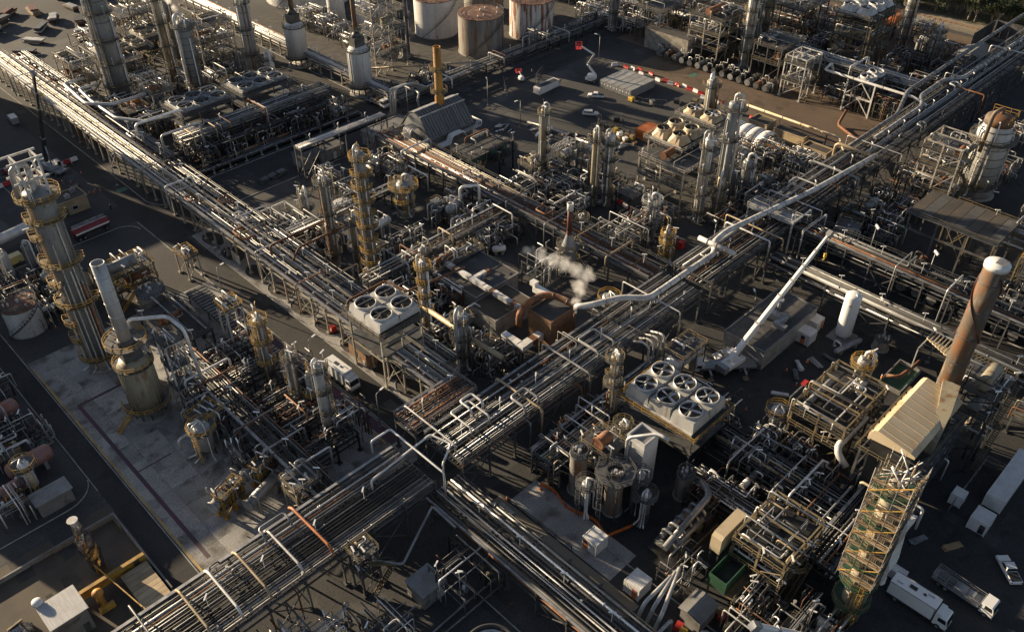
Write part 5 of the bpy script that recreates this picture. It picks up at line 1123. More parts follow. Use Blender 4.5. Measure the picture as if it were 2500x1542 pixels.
for k, (x, y, n) in enumerate(((84.5, 352, 5), (90, 359, 6), (96, 368, 5), (99, 344, 4), (106, 350, 5), (112, 342, 4), (104, 364, 5), (116, 358, 4), (124, 348, 5), (92, 334, 3), (86, 326, 3), (110, 330, 3), (128, 362, 5), (120, 372, 6))):
    stack_of('heap of dark stored steel and timber in the far laydown yard', 'material_stack', (x, y), .3+k*.2, n, (7, 2.6, .5), ['steeldark', 'redbrown', 'steelgrey', 'timber', 'lagged'], k, 'stack', 'stacks in the far laydown yard', .08)
lamp_mast('street lamp post by the far left road', (67.5, 216), 8, 0.4)
for x, y in ((61.8, 152), (61.8, 118), (61.9, 97)): lamp_mast('slim lamp post along the left road kerb', (x, y), 8, 0.2, group='lamp posts along the left road')
# ================================================================ column unit behind the silver rack
A_ = 'in the tall column unit'
tower('widest tall grey column at the top left rising out of view', (91.4, 261.5), 44, 2.9, 31, 'towergrey', 'ochredull', [(7, 150, 330, 1.4), (14, 150, 300, 1.4), (21, 150, 330, 1.4), (29, 0, 360, 1.6), (36, 0, 360, 1.6)], 6, 8, 215, 'davit')
tower('banded dark grey column with steam at its top', (109.7, 248.4), 24, 2.15, 32, 'towergrey', 'ochredull', [(5, 150, 330, 1.2), (13, 300, 400, 1.2), (23.4, 0, 360, 1.4)], 2.0, 5, 300)
tower('tall pale column with a dark middle band', (128.8, 247), 27, 1.7, 33, 'towerlight', 'ochredull', [(5, 150, 330, 1.2), (10, 0, 360, 1.2), (18, 150, 330, 1.2), (26, 0, 360, 1.2)], 7, 6, 310)
tower('slim rust brown column with stacked platforms', (109, 262), 30, 1.0, 34, 'towerochre', 'ochredull', [(7, 150, 330), (14, 0, 360), (21, 150, 330), (28, 0, 360), (34, 0, 360)], 0, 4, 230)
tower('short white bottle shaped column', (130.8, 240.2), 10.5, 1.6, 35, 'towerlight', 'ochredull', [(9.5, 0, 360, 1.1)], 0, 3, 200, swage=(8, 1.1))
tower('tall brown column behind the banded column', (140, 268), 28, 1.2, 36, 'towerochre', 'ochredull', [(8, 0, 360), (16, 0, 360), (25, 0, 360)], 0, 4, 230)
tower('slender grey column crowded by pipes at the top left', (118, 276), 30, 1.1, 37, 'towerlight', 'ochredull', [(8, 0, 360), (16, 0, 360), (25, 0, 360)], 0, 4, 230)
heater('white round heater with a slim rusty stack behind the column unit', (147.5, 250), 3.3, 13, 40, .75, 38, 'tankwhite', 'ruststack', [(3, 0, 360), (13.2, 0, 360, 1.5)], 2.5, True)
heater('white round heater with a caged top beside the far road', (148.4, 216.5), 3.4, 14, 34, .7, 39, 'tankwhite', 'ruststack', [(3, 0, 360), (14.2, 0, 360, 1.5), (20.5, 0, 360, 1.3)], 2.5, True)
for k, (x, y, nx, ny, h) in enumerate(((92, 222, 3, 2, 9.5), (111, 222, 3, 2, 9.5), (96, 280, 3, 2, 8), (112, 286, 3, 2, 8))):
    finfan(['low white fan cooler over the cross road pipeway', 'second white fan cooler over the cross road pipeway', 'sunlit pale fan cooler behind the widest column', 'sunlit pale fan cooler beside the steaming column'][k], (x, y), nx, ny, 5.0, h, 0, 'towergrey' if k < 2 else 'towerochre', 'steelgrey' if k < 2 else 'ochredull', 'steelgrey', 'box', 5, hbox=.42, fanmat='steelgrey', rr=.43)
steelwork('cream multi level steelwork at the top left columns', (120, 262), 12, 10, [6, 11, 16], 201, steel='steelcream', clutter=1.4, wts=W_BRIGHT)
steelwork('brown steel trestle behind the steaming column', (112, 300), 14, 10, [6, 12], 202, steel='ochredull', clutter=1.2, wts=W_BRIGHT)
steelwork('pale equipment frame beside the widest column', (82.5, 272), 8, 12, [6, 11], 203, steel='steelcream', clutter=1.4, wts=W_BRIGHT, topopen=True)
unit('under the low fan coolers', 86, 204.5, 136, 222, 209, 7.5, W_DARK, kinds=['pw', 'pw', 'ex', 'pu'])
steelwork('dark pipe trestle under the low fan coolers', (90, 208.5), 40, 8, [4.8], 204, steel='steeldark', rails='steelgrey', clutter=.5, wts=W_DARK, deck='steeldark', equip=.2, stair=False)
unit(A_, 84, 232, 100, 258, 205, 8.5, W_MID, kinds=['pw', 'st', 'ex', 'pw'], bright=True)
unit(A_, 100, 233, 128, 246, 206, 8, W_MID, bright=True)
unit(A_, 96, 252, 138, 300, 207, 10, W_BRIGHT, bright=True, dens=.85, skip=[(94, 278, 128, 298), (118, 260, 134, 274)])
unit('at the far end of the column unit', 100, 300, 138, 340, 208, 12, W_BRIGHT, bright=True, dens=.7)
building('dark flat roofed amenity hut on the cross road', (107, 187.4), 13, 5.5, 3.4, 'greywall', 'roofdark', parapet=0, over=.3, doors=[('x', 2, 1.2, 2.1, 'steelwhite'), ('y', 3, 2.4, 2.4, 'black'), ('y', 9.5, 1, 2.1, 'steelwhite')])
building('long grey office with a striped metal roof', (127.5, 183), 14, 6, 4.2, 'greywall', 'roofgrey', parapet=.15, over=.1, doors=[('y', 2, 1.1, 2.2, 'steelwhite')], windows=[('y', 5, 1.4, 1.2, 1.2), ('x', 2, 1.4, 1.2, 1.2)])
t = thing('control_board', 'green and red panel on the grey office wall', 'sign', (136.4, 182.85, 1.6)); MB().bb(0, 2.2, -.08, .0, 0, 1.6).build('board', 'paintwhite', t); MB().bb(.1, 1.0, -.11, -.08, .15, 1.45).build('field', 'green', t); MB().bb(1.2, 2.1, -.11, -.08, .15, 1.45).build('field', 'red', t)
for k, (x, y) in enumerate(((96, 196), (99, 195.2), (101.5, 196.4))): stack_of('low grey cable drum pallet on the cross road edge', 'pallet_stack', (x, 190+k*.4), .2, 2, (2.4, 1.6, .5), 'steelgrey', k, 'pallet', 'pallets on the cross road')

# house shaped heater with the ochre stack
t = thing('house_heater', 'house shaped furnace with a ridged metal roof', 'furnace', (133.8, 166.2))
L, W, H, G_ = 16.0, 12.5, 7.0, 6.0
MB().bb(0, L, .6, W-.6, 0, H).build('wall', 'greywall', t)
for s in (0, 1):
    f = (lambda y: y) if s == 0 else (lambda y: W-y)
    n = 24
    for k in range(n):
        x = L*k/n; MB().loft([[(x, f(-.3), H), (x+L/n*.94, f(-.3), H), (x+L/n*.94, f(-.3), H+.14), (x, f(-.3), H+.14)], [(x, f(3.9), H+G_*.86), (x+L/n*.94, f(3.9), H+G_*.86), (x+L/n*.94, f(3.85), H+G_*.86+.16), (x, f(3.85), H+G_*.86+.16)]]).build('roof_panel', 'roofgrey', t)
        MB().loft([[(x, f(3.8), H+G_*.86), (x+L/n*.94, f(3.8), H+G_*.86), (x+L/n*.94, f(3.8), H+G_*.86+.14), (x, f(3.8), H+G_*.86+.14)], [(x, f(W/2), H+G_), (x+L/n*.94, f(W/2), H+G_), (x+L/n*.94, f(W/2), H+G_+.14), (x, f(W/2), H+G_+.14)]]).build('roof_panel', 'roofgrey', t)
for k in range(17):
    x = .2+k*(L-.4)/16
    MB().bar((x, -.34, H+.16), (x, 3.8, H+G_*.86+.2), .14).build('roof_rib', 'steelgrey', t); MB().bar((x, 3.8, H+G_*.86+.18), (x, W/2, H+G_+.18), .14).build('roof_rib', 'steelgrey', t)
MB().bar((-.1, 3.8, H+G_*.86+.2), (L+.1, 3.8, H+G_*.86+.2), .35, .2).build('eave_strip', 'lagged', t); MB().bar((-.1, W/2, H+G_+.2), (L+.1, W/2, H+G_+.2), .5, .2).build('ridge_cap', 'lagged', t)
MB().loft([[(x, .5, H), (x, W-.5, H), (x, W-4.1, H+G_*.83), (x, W/2, H+G_*.97), (x, 4.1, H+G_*.83)] for x in (.05, L-.05)]).build('gable', 'corrgrey', t)
for k in range(6): MB().tube([(-.2, 4.4+k*.55, 9.5), (-2.6, 4.4+k*.55, 9.5), (-3.2, 4.4+k*.55, 8.6), (-3.2, 4.4+k*.55, 5)], .22, 8).build('manifold_pipe', 'lagged', t)
for k in range(5): MB().tube([(1.5-k*.1, -.9-k*.5, 5.4), (5-k*.1, -.9-k*.5, 5.4), (6, -.8-k*.4, 7), (10, -.8-k*.4, 7), (11, -.8-k*.4, 5)], .2, 8).build('front_pipe', 'pipewhite', t)
for k in range(4): MB().tube([(9.5, -.6-k*.4, 6.2), (15.8+k*.4, -.6-k*.4, 6.2), (18.2+k*.3, 1-k*.3, 6.2), (18.2+k*.3, 7, 6.2)], .17, 8).build('side_pipe', 'lagged', t)
s = MB().lathe([(1.3, 10.5), (1.3, 14.6), (1.12, 14.9), (1.05, 28.6), (.9, 28.6), (.9, 28), (.02, 28)], 9.2, 6.2, 24).build('stack', 'ochrestack', t)
for z in (16.2, 22.5): d = MB().deck(1.15, 2.4, z, .12, 0, 2*PI, 16, 9.2, 6.2).build('platform', 'ochredull', s); 
for z in (16.2, 22.5): MB().arcrail(2.35, z, 0, 2*PI, 9.2, 6.2).build('handrail', 'ochredull', s)
MB().ladder(7.95, 6.2, 14, 29, PI, True).build('ladder', 'ochredull', s)
steelwork('dark burner deck with green drums below the house furnace', (132.5, 148.5), 15, 7.5, [4.8, 8.6], 210, steel='steeldark', rails='steeldark', deck='roofdark', clutter=.4, wts=W_DARK, stair=False, equip=0)
for k in range(4): vessel_v('teal green burner drum on the dark deck', (134.6+k*3.6, 150.4, 4.8), 3.2, 1.25, k, 'teal', False, 'burner drums', pipes=0)
t = thing('gantry_truss', 'pale lattice gantry frame beside the yard edge', 'gantry', (147.8, 139))
m = MB()
for y in (0, 1.3):
    for z in (6.4, 7.6): m.bar((0, y, z), (13, y, z), .13)
    for k in range(8): m.bar((k*13/8, y, 6.4), ((k+1)*13/8, y, 7.6), .09).bar((k*13/8, y, 7.6), (k*13/8, y, 6.4), .09)
for k in range(9): m.bar((k*13/8, 0, 7.6), (k*13/8, 1.3, 7.6), .09)
m.build('truss', 'steelwhite', t)
for x in (0, 13):
    for y in (-1.2, 2.5): MB().bar((x, y, 0), (x, .65, 6.5), .18).build('leg', 'steelwhite', t)

# ================================================================ tank farm
tank('white storage tank with rust stains and a stair beside the far rack', (199.5, 240), 7.6, 13, 'tankwhite', 'rusttop', 1)
tank('grey brown storage tank with a bright rusted roof', (199.3, 216), 7.8, 13, 'tankgrey', 'rusttop', 2)
tank('white storage tank striped with vertical rust streaks', (222.5, 214.5), 7.8, 13, 'tankrust', 'rusttop', 3)
tank('tall tan storage tank behind the other tanks', (226, 243), 7.5, 22, 'tankgrey', 'rusttop', 4)
tank('wide low white tank at the top edge', (190, 306), 17, 12, 'tankwhite', 'tankwhite', 5)
tank('slim white tank beside the pump lane', (184, 263), 3.4, 9, 'tankwhite', 'tankwhite', 6, stair=False, group='slim white tanks'); tank('slim white tank beside the pump lane', (181, 275), 3.2, 9, 'tankwhite', 'tankwhite', 7, stair=False, group='slim white tanks')
steelwork('tall cream open steel frame beside the round heater', (160, 224), 13, 9, [6.5, 13, 19, 25], 221, steel='steelcream', rails='steelcream', clutter=.7, wts=W_BRIGHT, sp=6.5, topopen=True)
tower('grey column behind the cream open frame', (176.5, 230), 25, 1.7, 222, 'towergrey', 'steelgrey', [(8, 0, 360), (14, 0, 360), (20, 0, 360)], 0, 4, 230)
for k in range(6): exchanger('black exchanger end in the row near the flatbed truck', (160+k*1.9, 205.6), 5.5, .8, -PI/2, 1.2, 2 if k % 2 else 1, 230+k, 'black exchanger row', 'steeldark')
flatbed('white flatbed truck parked on the far road', (146.0, 211), -1.48, 9, 2.4, False, True)
unit('in the pump lane by the far heaters', 156, 238, 176, 290, 231, 9, W_BRIGHT, dens=.7, bright=True)
unit('beside the tank farm pipeway', 206, 200.5, 270, 205, 232, 8, W_MID, dens=.5, kinds=['pw', 'pw', 'pu'])
unit('behind the storage tanks', 240, 225, 300, 290, 233, 12, W_MID, dens=.6)
line('bundle of tan lines from the far road rack to the yard', [(156, 226, 3), (186, 204, 3), (214, 204, 3)], .3, 'pipetan')
line('grey lines stepping over the far road in a pipe bridge', [(150, 205, 3), (150, 203, 8), (150, 190, 8), (146, 186, 8), (146, 184, 2)], .35, 'pipegrey')
for k in range(3): line('lagged line stepping over the cross road beside the furnace stack', [(176+k*.2, 199, 4), (158+k*.8, 199-k*.2, 4+k*.1), (150+k*.8, 196-k*.3, 9), (144+k*.8, 196-k*.3, 9), (142+k*.8, 194, 2)], .3, 'lagged', group='stepped lagged lines')

# ================================================================ yard
for k in range(5): container(f'grey shipping container {["outermost by the pickup", "second from the pickup", "in the middle of the row", "second from the dirt heap side", "outermost by the boom lift"][k]} of the yard row', (204.6, 154.2+k*2.5), 0, 12.2)
car('white pickup parked in front of the grey containers', (199.4, 160.3), 2.15, 'ute'); car('white estate car alone in the yard', (185.8, 157.3), -.95, 'car')
boom_lift('white articulated boom lift with a red basket in the yard', (205.7, 171.6), 2.3, 1.25); boom_lift('small folded white boom lift by the fence panels', (190.5, 188), 1.2, .8, False)
cabin('open topped white skip cabin standing alone in the yard', (186.5, 175.8), 9.5, 2.6, 2.2, .05, None, name='skip_cabin', cat='skip'); sheet_ = MB().bb(.3, 9.2, .3, 2.3, 2.28, 2.3)
t = thing('dark_cover', 'black cover lying on the white skip cabin', 'cover', (186.6, 175.9, 2.245)); MB().bb(.5, 8.8, .3, 2.2, 0, .08).build('sheet', 'black', t)
rng = random.Random(8); col = 0
for (x0, y0, x1, y1, n) in ((223, 176, 221.5, 128, 22), (220.5, 128, 219, 112, 6)):
    for k in range(n):
        f = k/(n-1); dx = rng.uniform(-1.2, 1.2)
        if rng.random() < .85: barrier((x0+(x1-x0)*f+dx, y0+(y1-y0)*f, .012), PI/2+rng.uniform(-.35, .35)+(1.2 if k < 3 else 0), 'red' if col % 2 else 'white'); col += 1
def fence_panel(loc, rz):
    t = thing('fence_panel', 'temporary mesh fence panel standing in the yard', 'fence', loc, rz, 'temporary fence panels'); m = MB()
    for x in (0, 3.4): m.bar((x, 0, 0), (x, 0, 2.0), .07)
    for z in (.2, 2.0): m.bar((0, 0, z), (3.4, 0, z), .06)
    for k in range(1, 7): m.bar((k*.485, 0, .2), (k*.485, 0, 2), .025)
    m.build('mesh_panel', 'galv', t); MB().bb(-.1, .3, -.35, .35, 0, .15).build('foot', 'plinth', t); return t
fp = fence_panel((192, 183, .01), .6)
for x, y, a in ((194.5, 185, .5), (197.5, 186.7, .4), (184, 189, .9), (181.5, 186, .9), (179, 183, .8), (203, 152.5, -1.2), (206, 146, 2.2), (208.2, 143, 2.2), (182.5, 146.5, 2.4), (184.5, 143.5, 2.3), (187, 140.5, 2.2), (186, 150, 1.2)): copy_tree(fp, (x, y, .01), a)
YK = [('yellow compressor trailer beside the containers', 'yellow', (203.2, 152.6), 1.6, 1.6), ('small generator trailer near the containers', 'steelgrey', (206, 146.5), 2.2, 1.3), ('grey welding set trailer in the yard', 'pipedark', (212, 142), 2.5, 1.5), ('pale yellow skid by the barrier line', 'ochredull', (216, 138), 2.4, 1.8), ('white tool box by the barrier line', 'vehwhite', (211, 132), 2.6, 1.8), ('yellow trailer by the orange column', 'yellow', (208.5, 130), 3.0, 1.7), ('dark generator in the yard behind the estate car', 'black', (189.5, 147), 2.4, 1.7), ('second dark generator behind the estate car', 'black', (184, 148), 2.6, 1.6)]
for lab, mt, (x, y), l, w in YK:
    t = thing('trailer_plant', lab, 'trailer', (x, y), rng.uniform(0, 1.5)); MB().prism([(-l/2, .5), (l/2, .5), (l/2, 1.3), (l*.3, 1.6), (-l*.35, 1.6), (-l/2, 1.3)], -w/2, w/2).build('canopy', mt, t); MB().bar((l/2, 0, .5), (l/2+1.1, 0, .45), .12).build('drawbar', 'steelgrey', t); wheels(t, (0,), w/2, .33, .2)
for k in range(26):
    x, y = rng.uniform(164, 180), 0; f = rng.random(); y = 172-40*f+rng.uniform(-3, 3); x = 163+15*f+rng.uniform(-3, 3)
    stack_of('scattered pipe offcuts and timber in the yard laydown', 'laydown_pile', (x, y, .01), rng.uniform(-.5, .5), rng.randint(1, 3), (rng.uniform(1.5, 4), rng.uniform(.3, .9), .22), ['timber', 'galv', 'lagged', 'pipewhite', 'steelgrey'], k, 'materials', 'laydown piles along the yard edge', .3)
for k in range(12):
    stack_of('crate of fittings beside the orange container', 'crate_stack', (181+rng.uniform(-2.5, 3), 138+rng.uniform(-5, 6), .01), rng.uniform(-.5, .5), rng.randint(1, 3), (1.5, 1.2, .6), ['timber', 'pipetan', 'vehwhite', 'yellow'], 40+k, 'crates', 'crates beside the orange container', .1)
cabin('orange site container beside the crates', (185.6, 132.4), 6.3, 4.6, 2.7, .02, None, mt='orangebox', name='shipping_container', cat='container')
for k, (x, y) in enumerate(((150, 196), (170, 182), (222, 182), (167, 165), (163, 140))): lamp_mast('slim street lamp at the yard edge', (x, y), 8, k, group='lamp posts round the yard')
person('worker in orange vest crossing the yard', (186, 190, .01), 2.0); person('worker standing beside the yard fence panels', (196.5, 189, .01), 4.0, 'vehgrey')

# ================================================================ centre block between the silver rack and the middle rack
A_ = 'in the centre unit'
tower('tall column ringed by many yellow cage platforms in the centre', (88.8, 133.4), 32, 1.15, 41, 'towergrey', 'ochre', [(3+k*3.1, (120 if k % 2 else 150), (300 if k % 2 else 330), 1.25) for k in range(9)]+[(31.2, 0, 360, 1.1)], 0, 4, 190)
tower('grey column with spaced yellow platforms beside the tall ringed column', (86.4, 144.8), 23, .95, 42, 'towergrey', 'ochredull', [(4, 150, 330, 1.1), (10, 150, 380, 1.2), (14.5, 150, 330, 1.1), (22, 0, 360, 1.3)], 0, 4, 220)
tower('yellow topped slim column behind the four fan cooler', (85.6, 111.4), 18, .7, 43, 'towergrey', 'ochre', [(6, 150, 350, 1), (10, 150, 300, .9), (13.4, 150, 260, .9), (16.8, 0, 360, 1.1)], 0, 5, 200)
tower('stout caged vessel below the pale casing', (83.9, 98.6), 12.5, 1.45, 44, 'towergrey', 'ochredull', [(4, 0, 360, 1.0), (8, 100, 300, 1.0), (12, 0, 360, .8)], 0, 8, 250)
tower('short vessel with an octagonal yellow deck', (112, 150.8), 8.6, 1.75, 45, 'towergrey', 'ochre', [(4.2, 160, 330, 1), (8.2, 0, 360, 2.0)], 0, 2, 230)
tower('slim vessel topped by a round yellow cage beside the ringed column', (89.6, 140), 13.5, 1.0, 46, 'towerochre', 'ochredull', [(6, 0, 360, 1.2), (12.8, 0, 360, 1.3)], 0, 3, 210)
tower('small short column at the back of the centre unit', (92, 163.5), 9, 1.05, 47, 'towerlight', 'ochredull', [(5.4, 0, 360, 1.0), (8.7, 0, 360, .7)], 0, 2, 210)
vessel_v('small vessel in the middle of the centre unit with a conical cage', (98.5, 127.8), 6.8, 1.0, 48, 'towergrey', True, None, 'ochredull')
tank('low round white domed tank at the back of the centre unit', (100, 160), 2.6, 4.4, 'tankwhite', 'tankwhite', 9, stair=False, courses=3)
vessel_h('long lagged drum behind the ringed column', (96, 152), 12, 1.2, .06, 3.0, 'lagged', 49, plat=True, rails='ochredull', pipes=6, nozz=6)
vessel_h('second long lagged drum behind the ringed column', (98.5, 147.5), 12, 1.0, .06, 2.4, 'alu', 50, plat=False, pipes=6, nozz=5)
steelwork('open pale pipe trestle over the dark rack', (82, 158), 8, 12, [3.0], 241, steel='steelwhite', rails='steelgrey', equip=0, clutter=1.6, topopen=True, stair=False, wts=W_BRIGHT, deck='steeldark')
steelwork('dark steel gallery carrying a rusty exchanger in the centre unit', (96.5, 120.2), 13, 3.4, [5.6], 242, steel='steeldark', rails='ochredull', clutter=1.4, wts=W_MID, stair=False)
vessel_h('rusty lagged exchanger on the dark steel gallery', (100.5, 121.9, 5.6), 6, .85, .0, .4, 'piperust', 51, pipes=3)
finfan('white four fan cooler standing over the silver rack', (69.4, 104.6), 2, 2, 4.8, 12.6, 0, 'fanwhite', 'steelcream', 'ochredull', 'box', 4, fanmat='fandeck', rr=.41)
building('small tan brick switch room under the four fan cooler', (70.2, 111.2), 2.2, 6.4, 3.2, 'brick', 'roofdark', parapet=0, over=.15, doors=[('x', 3.6, 1.0, 2.1, 'teal'), ('x', 1.2, .7, 1.2, 'paintwhite')])
t = thing('fire_cabinet', 'red fire cabinet under the silver rack', 'cabinet', (71.6, 125.4)); MB().bb(0, 1.1, 0, .9, .1, 1.4).build('body', 'red', t); MB().bb(-.03, 0, .1, .8, .2, 1.3).build('door', 'red', t); MB().bb(-.05, -.03, .2, .6, .6, 1.0).build('sign', 'paintwhite', t)
t = thing('notice_board', 'blue and white notice board beside the silver rack', 'sign', (70.6, 159.6)); MB().bb(0, .12, 0, 3.4, .8, 3.2).build('panel', 'paintwhite', t); MB().bb(-.03, 0, 1.7, 3.2, 1.0, 3.0).build('print', 'tanwall', t)
for y in (.2, 3.2): MB().bb(.03, .1, y-.05, y+.05, 0, .8).build('post', 'galv', t)
person('person in a dark jacket walking under the silver rack', (70.4, 166, .01), 4.2, 'cloth', 'cloth')
for k, (x, y) in enumerate(((70.2, 170.5), (69.9, 168.2), (71.5, 173))): stack_of('pale boulder bollard on the gravel island', 'boulder', (x, y, .01), k, 1, (.9, .7, .8), 'kerb', k, 'boulder', 'boulders on the island')
unit(A_, 83.5, 88, 93, 110, 251, 8, W_MID, kinds=['pw', 'pw', 'ex', 'pu'])
unit(A_, 83.5, 114, 97, 132, 252, 7, W_MID, kinds=['pw', 'pw', 'ex', 'vh', 'pu'])
unit(A_, 90, 134, 108, 150, 253, 8, W_MID, kinds=['pw', 'ex', 'vh', 'pu', 'vv'], skip=[(92, 145, 104, 154)])
unit(A_, 83.5, 148, 92, 158, 254, 8, W_MID, kinds=['pw', 'ex'])
unit('beside the middle rack', 113, 122, 125, 148, 255, 8, W_MID, kinds=['ex', 'vh', 'pu', 'pw'], dens=.9)
unit('at the back of the centre unit', 102, 160, 124, 178, 256, 8, W_MID, kinds=['ex', 'pw', 'pu', 'pw'], dens=.6)
vessel_h('pale drum with dished ends and a tall white pipe arch', (118.5, 140), 4.4, 1.1, .3, 3.2, 'towerlight', 52, plat=False, pipes=3)
line('tall white pipe arch beside the dished drum', [(120, 139, 6), (120, 139, 9.4), (124, 136.5, 9.4), (124, 136.5, 1)], .34, 'pipewhite', 12)
vessel_h('white capsule drum on the open paving', (116.5, 122), 2.6, .8, -.6, .6, 'pipewhite', 53, pipes=1, nozz=1)
# flat roofs, lagged duct, boiler house
building('low flat dark roofed control building in the centre', (96.5, 108.2), 12.5, 14.5, 5.0, 'greywall', 'roofdark', parapet=.12, over=.1, roofitems=2, seed=4)
building('low brown roofed annex beside the boiler house', (94.6, 100.4), 10.5, 7.6, 4.2, 'greywall', 'roofbrown', parapet=.12, over=.1, roofitems=1, seed=5)
t = thing('lagged_duct', 'boxy white and rust patched duct lying over the flat roofs', 'duct', (99.5, 121.5, 5.4))
rng = random.Random(12)
for k in range(22): MB().bb(.02-.55, .53, -k*1.05-1.0, -k*1.05, .3, 1.25+rng.uniform(-.06, .06)).build('segment', rng.choice(['pipewhite', 'pipewhite', 'tankwhite', 'piperust', 'lagged']), t)
for k in range(4): MB().bb(.6+k*1.1, 1.6+k*1.1, -9.4, -8.5, .3, 1.15).build('segment', rng.choice(['piperust', 'pipewhite']), t)
for k in range(6): MB().bb(-.4, -.2, -k*4-1, -k*4-.8, -.3, .3).build('support', 'steelgrey', t)
building('dark topped brick boiler house under the looping duct', (98.2, 88.4), 7.0, 6.2, 8.4, 'brick', 'roofdark', parapet=.3, over=.0, doors=[('y', 5.2, 1.0, 2.2, 'black'), ('x', 4.2, 1.2, 3.0, 'steelwhite')])
t = thing('white_plenum', 'row of white square cladding boxes beside the boiler house', 'duct', (92.2, 90.2, 3.6))
for k in range(4): MB().bb(k*1.5, k*1.5+1.4, 0, 1.6, 0, 1.2+.1*(k % 2)).build('box', 'pipewhite' if k != 2 else 'piperust', t)
for k in range(3): MB().bb(0, 1.4, 1.7+k*1.5, 3.1+k*1.5, 0, 1.25).build('box', 'pipewhite', t)
MB().bb(.2, .5, .2, .5, -3.6, 0).bb(5, 5.3, .2, .5, -3.6, 0).bb(.2, .5, 5, 5.3, -3.6, 0).build('leg', 'steelgrey', t)
t = thing('white_hood', 'white stepped hood duct on the boiler house yard', 'duct', (106.5, 96.5, 4)); MB().bb(0, 1.6, 0, 5, 1.0, 2.2).bb(.2, 1.4, 4.5, 6, 2.2, 3.2).build('hood', 'pipewhite', t); MB().bb(.3, .5, .4, .6, -4, 1.0).bb(1.1, 1.3, 4.2, 4.4, -4, 1.0).build('leg', 'steelgrey', t); MB().bb(1.62, 2.6, .5, 1.4, .6, 1.6).build('elbow', 'piperust', t)
t = thing('steam_vent', 'thin rusty vent pipe blowing white steam', 'vent', (103.0, 86.6)); MB().cyl((0, 0, 0), (0, 0, 9.4), .22, n=10).build('pipe', 'piperust', t); MB().bb(-.35, .35, -.35, .35, 0, .3).build('base', 'plinth', t)
steelwork('orange brown pipe gate on the control building edge', (94.2, 112.2), 2.4, 6, [4.2], 245, steel='piperust', rails='piperust', equip=0, clutter=1.5, stair=False)
# chimney with drum base by the steam
t = thing('slim_chimney', 'slim red brown chimney with a white cap on a caged drum', 'chimney', (122.2, 105.5))
MB().lathe([(1.7, .3), (1.7, 7.2), (1.3, 8.2), (.62, 10.4), (.62, 10.5)], n=22).build('drum', 'towergrey', t); MB().lathe([(.6, 10.4), (.55, 16.6), (.5, 16.61)], n=16).build('pipe', 'redbrown', t); MB().lathe([(.72, 16.5), (.72, 18.2), (.55, 18.2), (.55, 17.6), (.02, 17.6)], n=16).build('cap', 'tankwhite', t); MB().lathe([(1.32, 8.1), (.64, 10.3), (.64, 11.5)], n=18, cap=False).build('cone', 'redbrown', t)
for z in (3.2, 7.4): d = MB().deck(1.72, 2.8, z, .12, n=16).build('platform', 'steelgrey', t); MB().arcrail(2.75, z).build('handrail', 'ochredull', d)
MB().ladder(-2.9, 0, 0, 8.4, PI).build('ladder', 'ochredull', t); MB().lathe([(2.2, 0), (2.2, .3), (1.6, .31)], n=22).build('base', 'plinth', t)
pipework('spread of bare parallel pipes between the chimney and the tower', (133.5, 98), 14, 10, 5.5, 261, 34, 0, W_MID, rmax=.16)
pipework('purple grey pipe goal posts beside the chimney', (112, 104), 8, 6, 6, 262, 16, 0, W_MID)
vessel_v('small yellow railed sump vessel beside the thick duct', (117.5, 89.5), 4, 1.5, 54, 'towergrey', True, None, 'ochre')
unit('between the steam vent and the middle rack', 108, 86.5, 124, 102, 263, 8, W_MID, kinds=['pw', 'pw', 'vv', 'pu'], dens=.7)
# ================================================================ block between the middle rack and the yard
A_ = 'in the block beside the yard'
tower('slim cream column with a beacon ball on top', (145.5, 135.5), 22, .82, 71, 'towerochre', 'ochredull', [(5, 250, 380, 1.0), (11, 250, 360, 1.0), (16, 250, 360, 1.0), (21.2, 0, 360, .9)], 0, 2, 320)
tower('dark brown column with a rust stained round platform', (148.4, 121), 20, .75, 72, 'towerochre', 'ochredull', [(4, 0, 360, 1.2), (18.4, 0, 360, 1.4)], 0, 3, 250)
tower('bright silver column with stacked round platforms beside the brown column', (151, 118.4), 19, .85, 73, 'alu', 'ochredull', [(4, 0, 360, 1.2), (9, 150, 350, 1.1), (13, 0, 360, 1.2), (17.4, 0, 360, 1.4)], 0, 4, 250)
tower('short caged column standing alone beside the inner road', (146, 101), 10.5, 1.1, 74, 'towergrey', 'steelwhite', [(5, 200, 300, .9), (10.4, 0, 360, 1.4)], 0, 8, 250)
tower('small golden vessel stack beside the main rack', (140.6, 92), 8.4, 1.0, 75, 'towerochre', 'ochre', [(3, 0, 360, 1.0), (6, 0, 360, 1.0), (8, 0, 360, .8)], 0, 3, 250)
tower('bright lagged column left of the dark tall column', (161.3, 97.6), 22, 1.05, 76, 'alu', 'ochredull', [(3, 0, 360, 1.1), (8, 150, 330, 1.1), (14, 150, 330, 1.1), (20, 0, 360, 1.2)], 0, 4, 190)
tower('dark tall column crowned by a wide round basket', (168, 96.6), 29, 1.25, 77, 'towergrey', 'ochredull', [(6, 150, 330, 1.1), (20, 150, 330, 1.1), (28, 0, 360, 2.0)], 0, 4, 320)
tower('short gold lit column in front of the dark tall column', (164, 94.4), 12, .9, 78, 'towerochre', 'ochredull', [(3, 0, 360, .9), (6, 0, 360, .9), (9.5, 0, 360, .9)], 0, 3, 210)
tower('grey side column to the right of the dark tall column', (173.5, 93.5), 13, 1.2, 79, 'towergrey', 'steelgrey', [(8, 0, 360, 1.0), (12, 0, 360, .9)], 0, 3, 210)
tower('orange rusty column standing behind the brown fan cooler', (209, 128.5), 12, 1.6, 80, 'towerochre', 'ochredull', [(11, 0, 360, 1.2)], 0, 2, 250)
steelwork('wide cream two deck steel frame under the tan four fan cooler', (161.2, 103.4), 17.5, 13.5, [6.0, 10.6], 270, steel='steelcream', rails='steelcream', clutter=.5, sp=8.8, brace=False, wts=W_MID, stair=False)
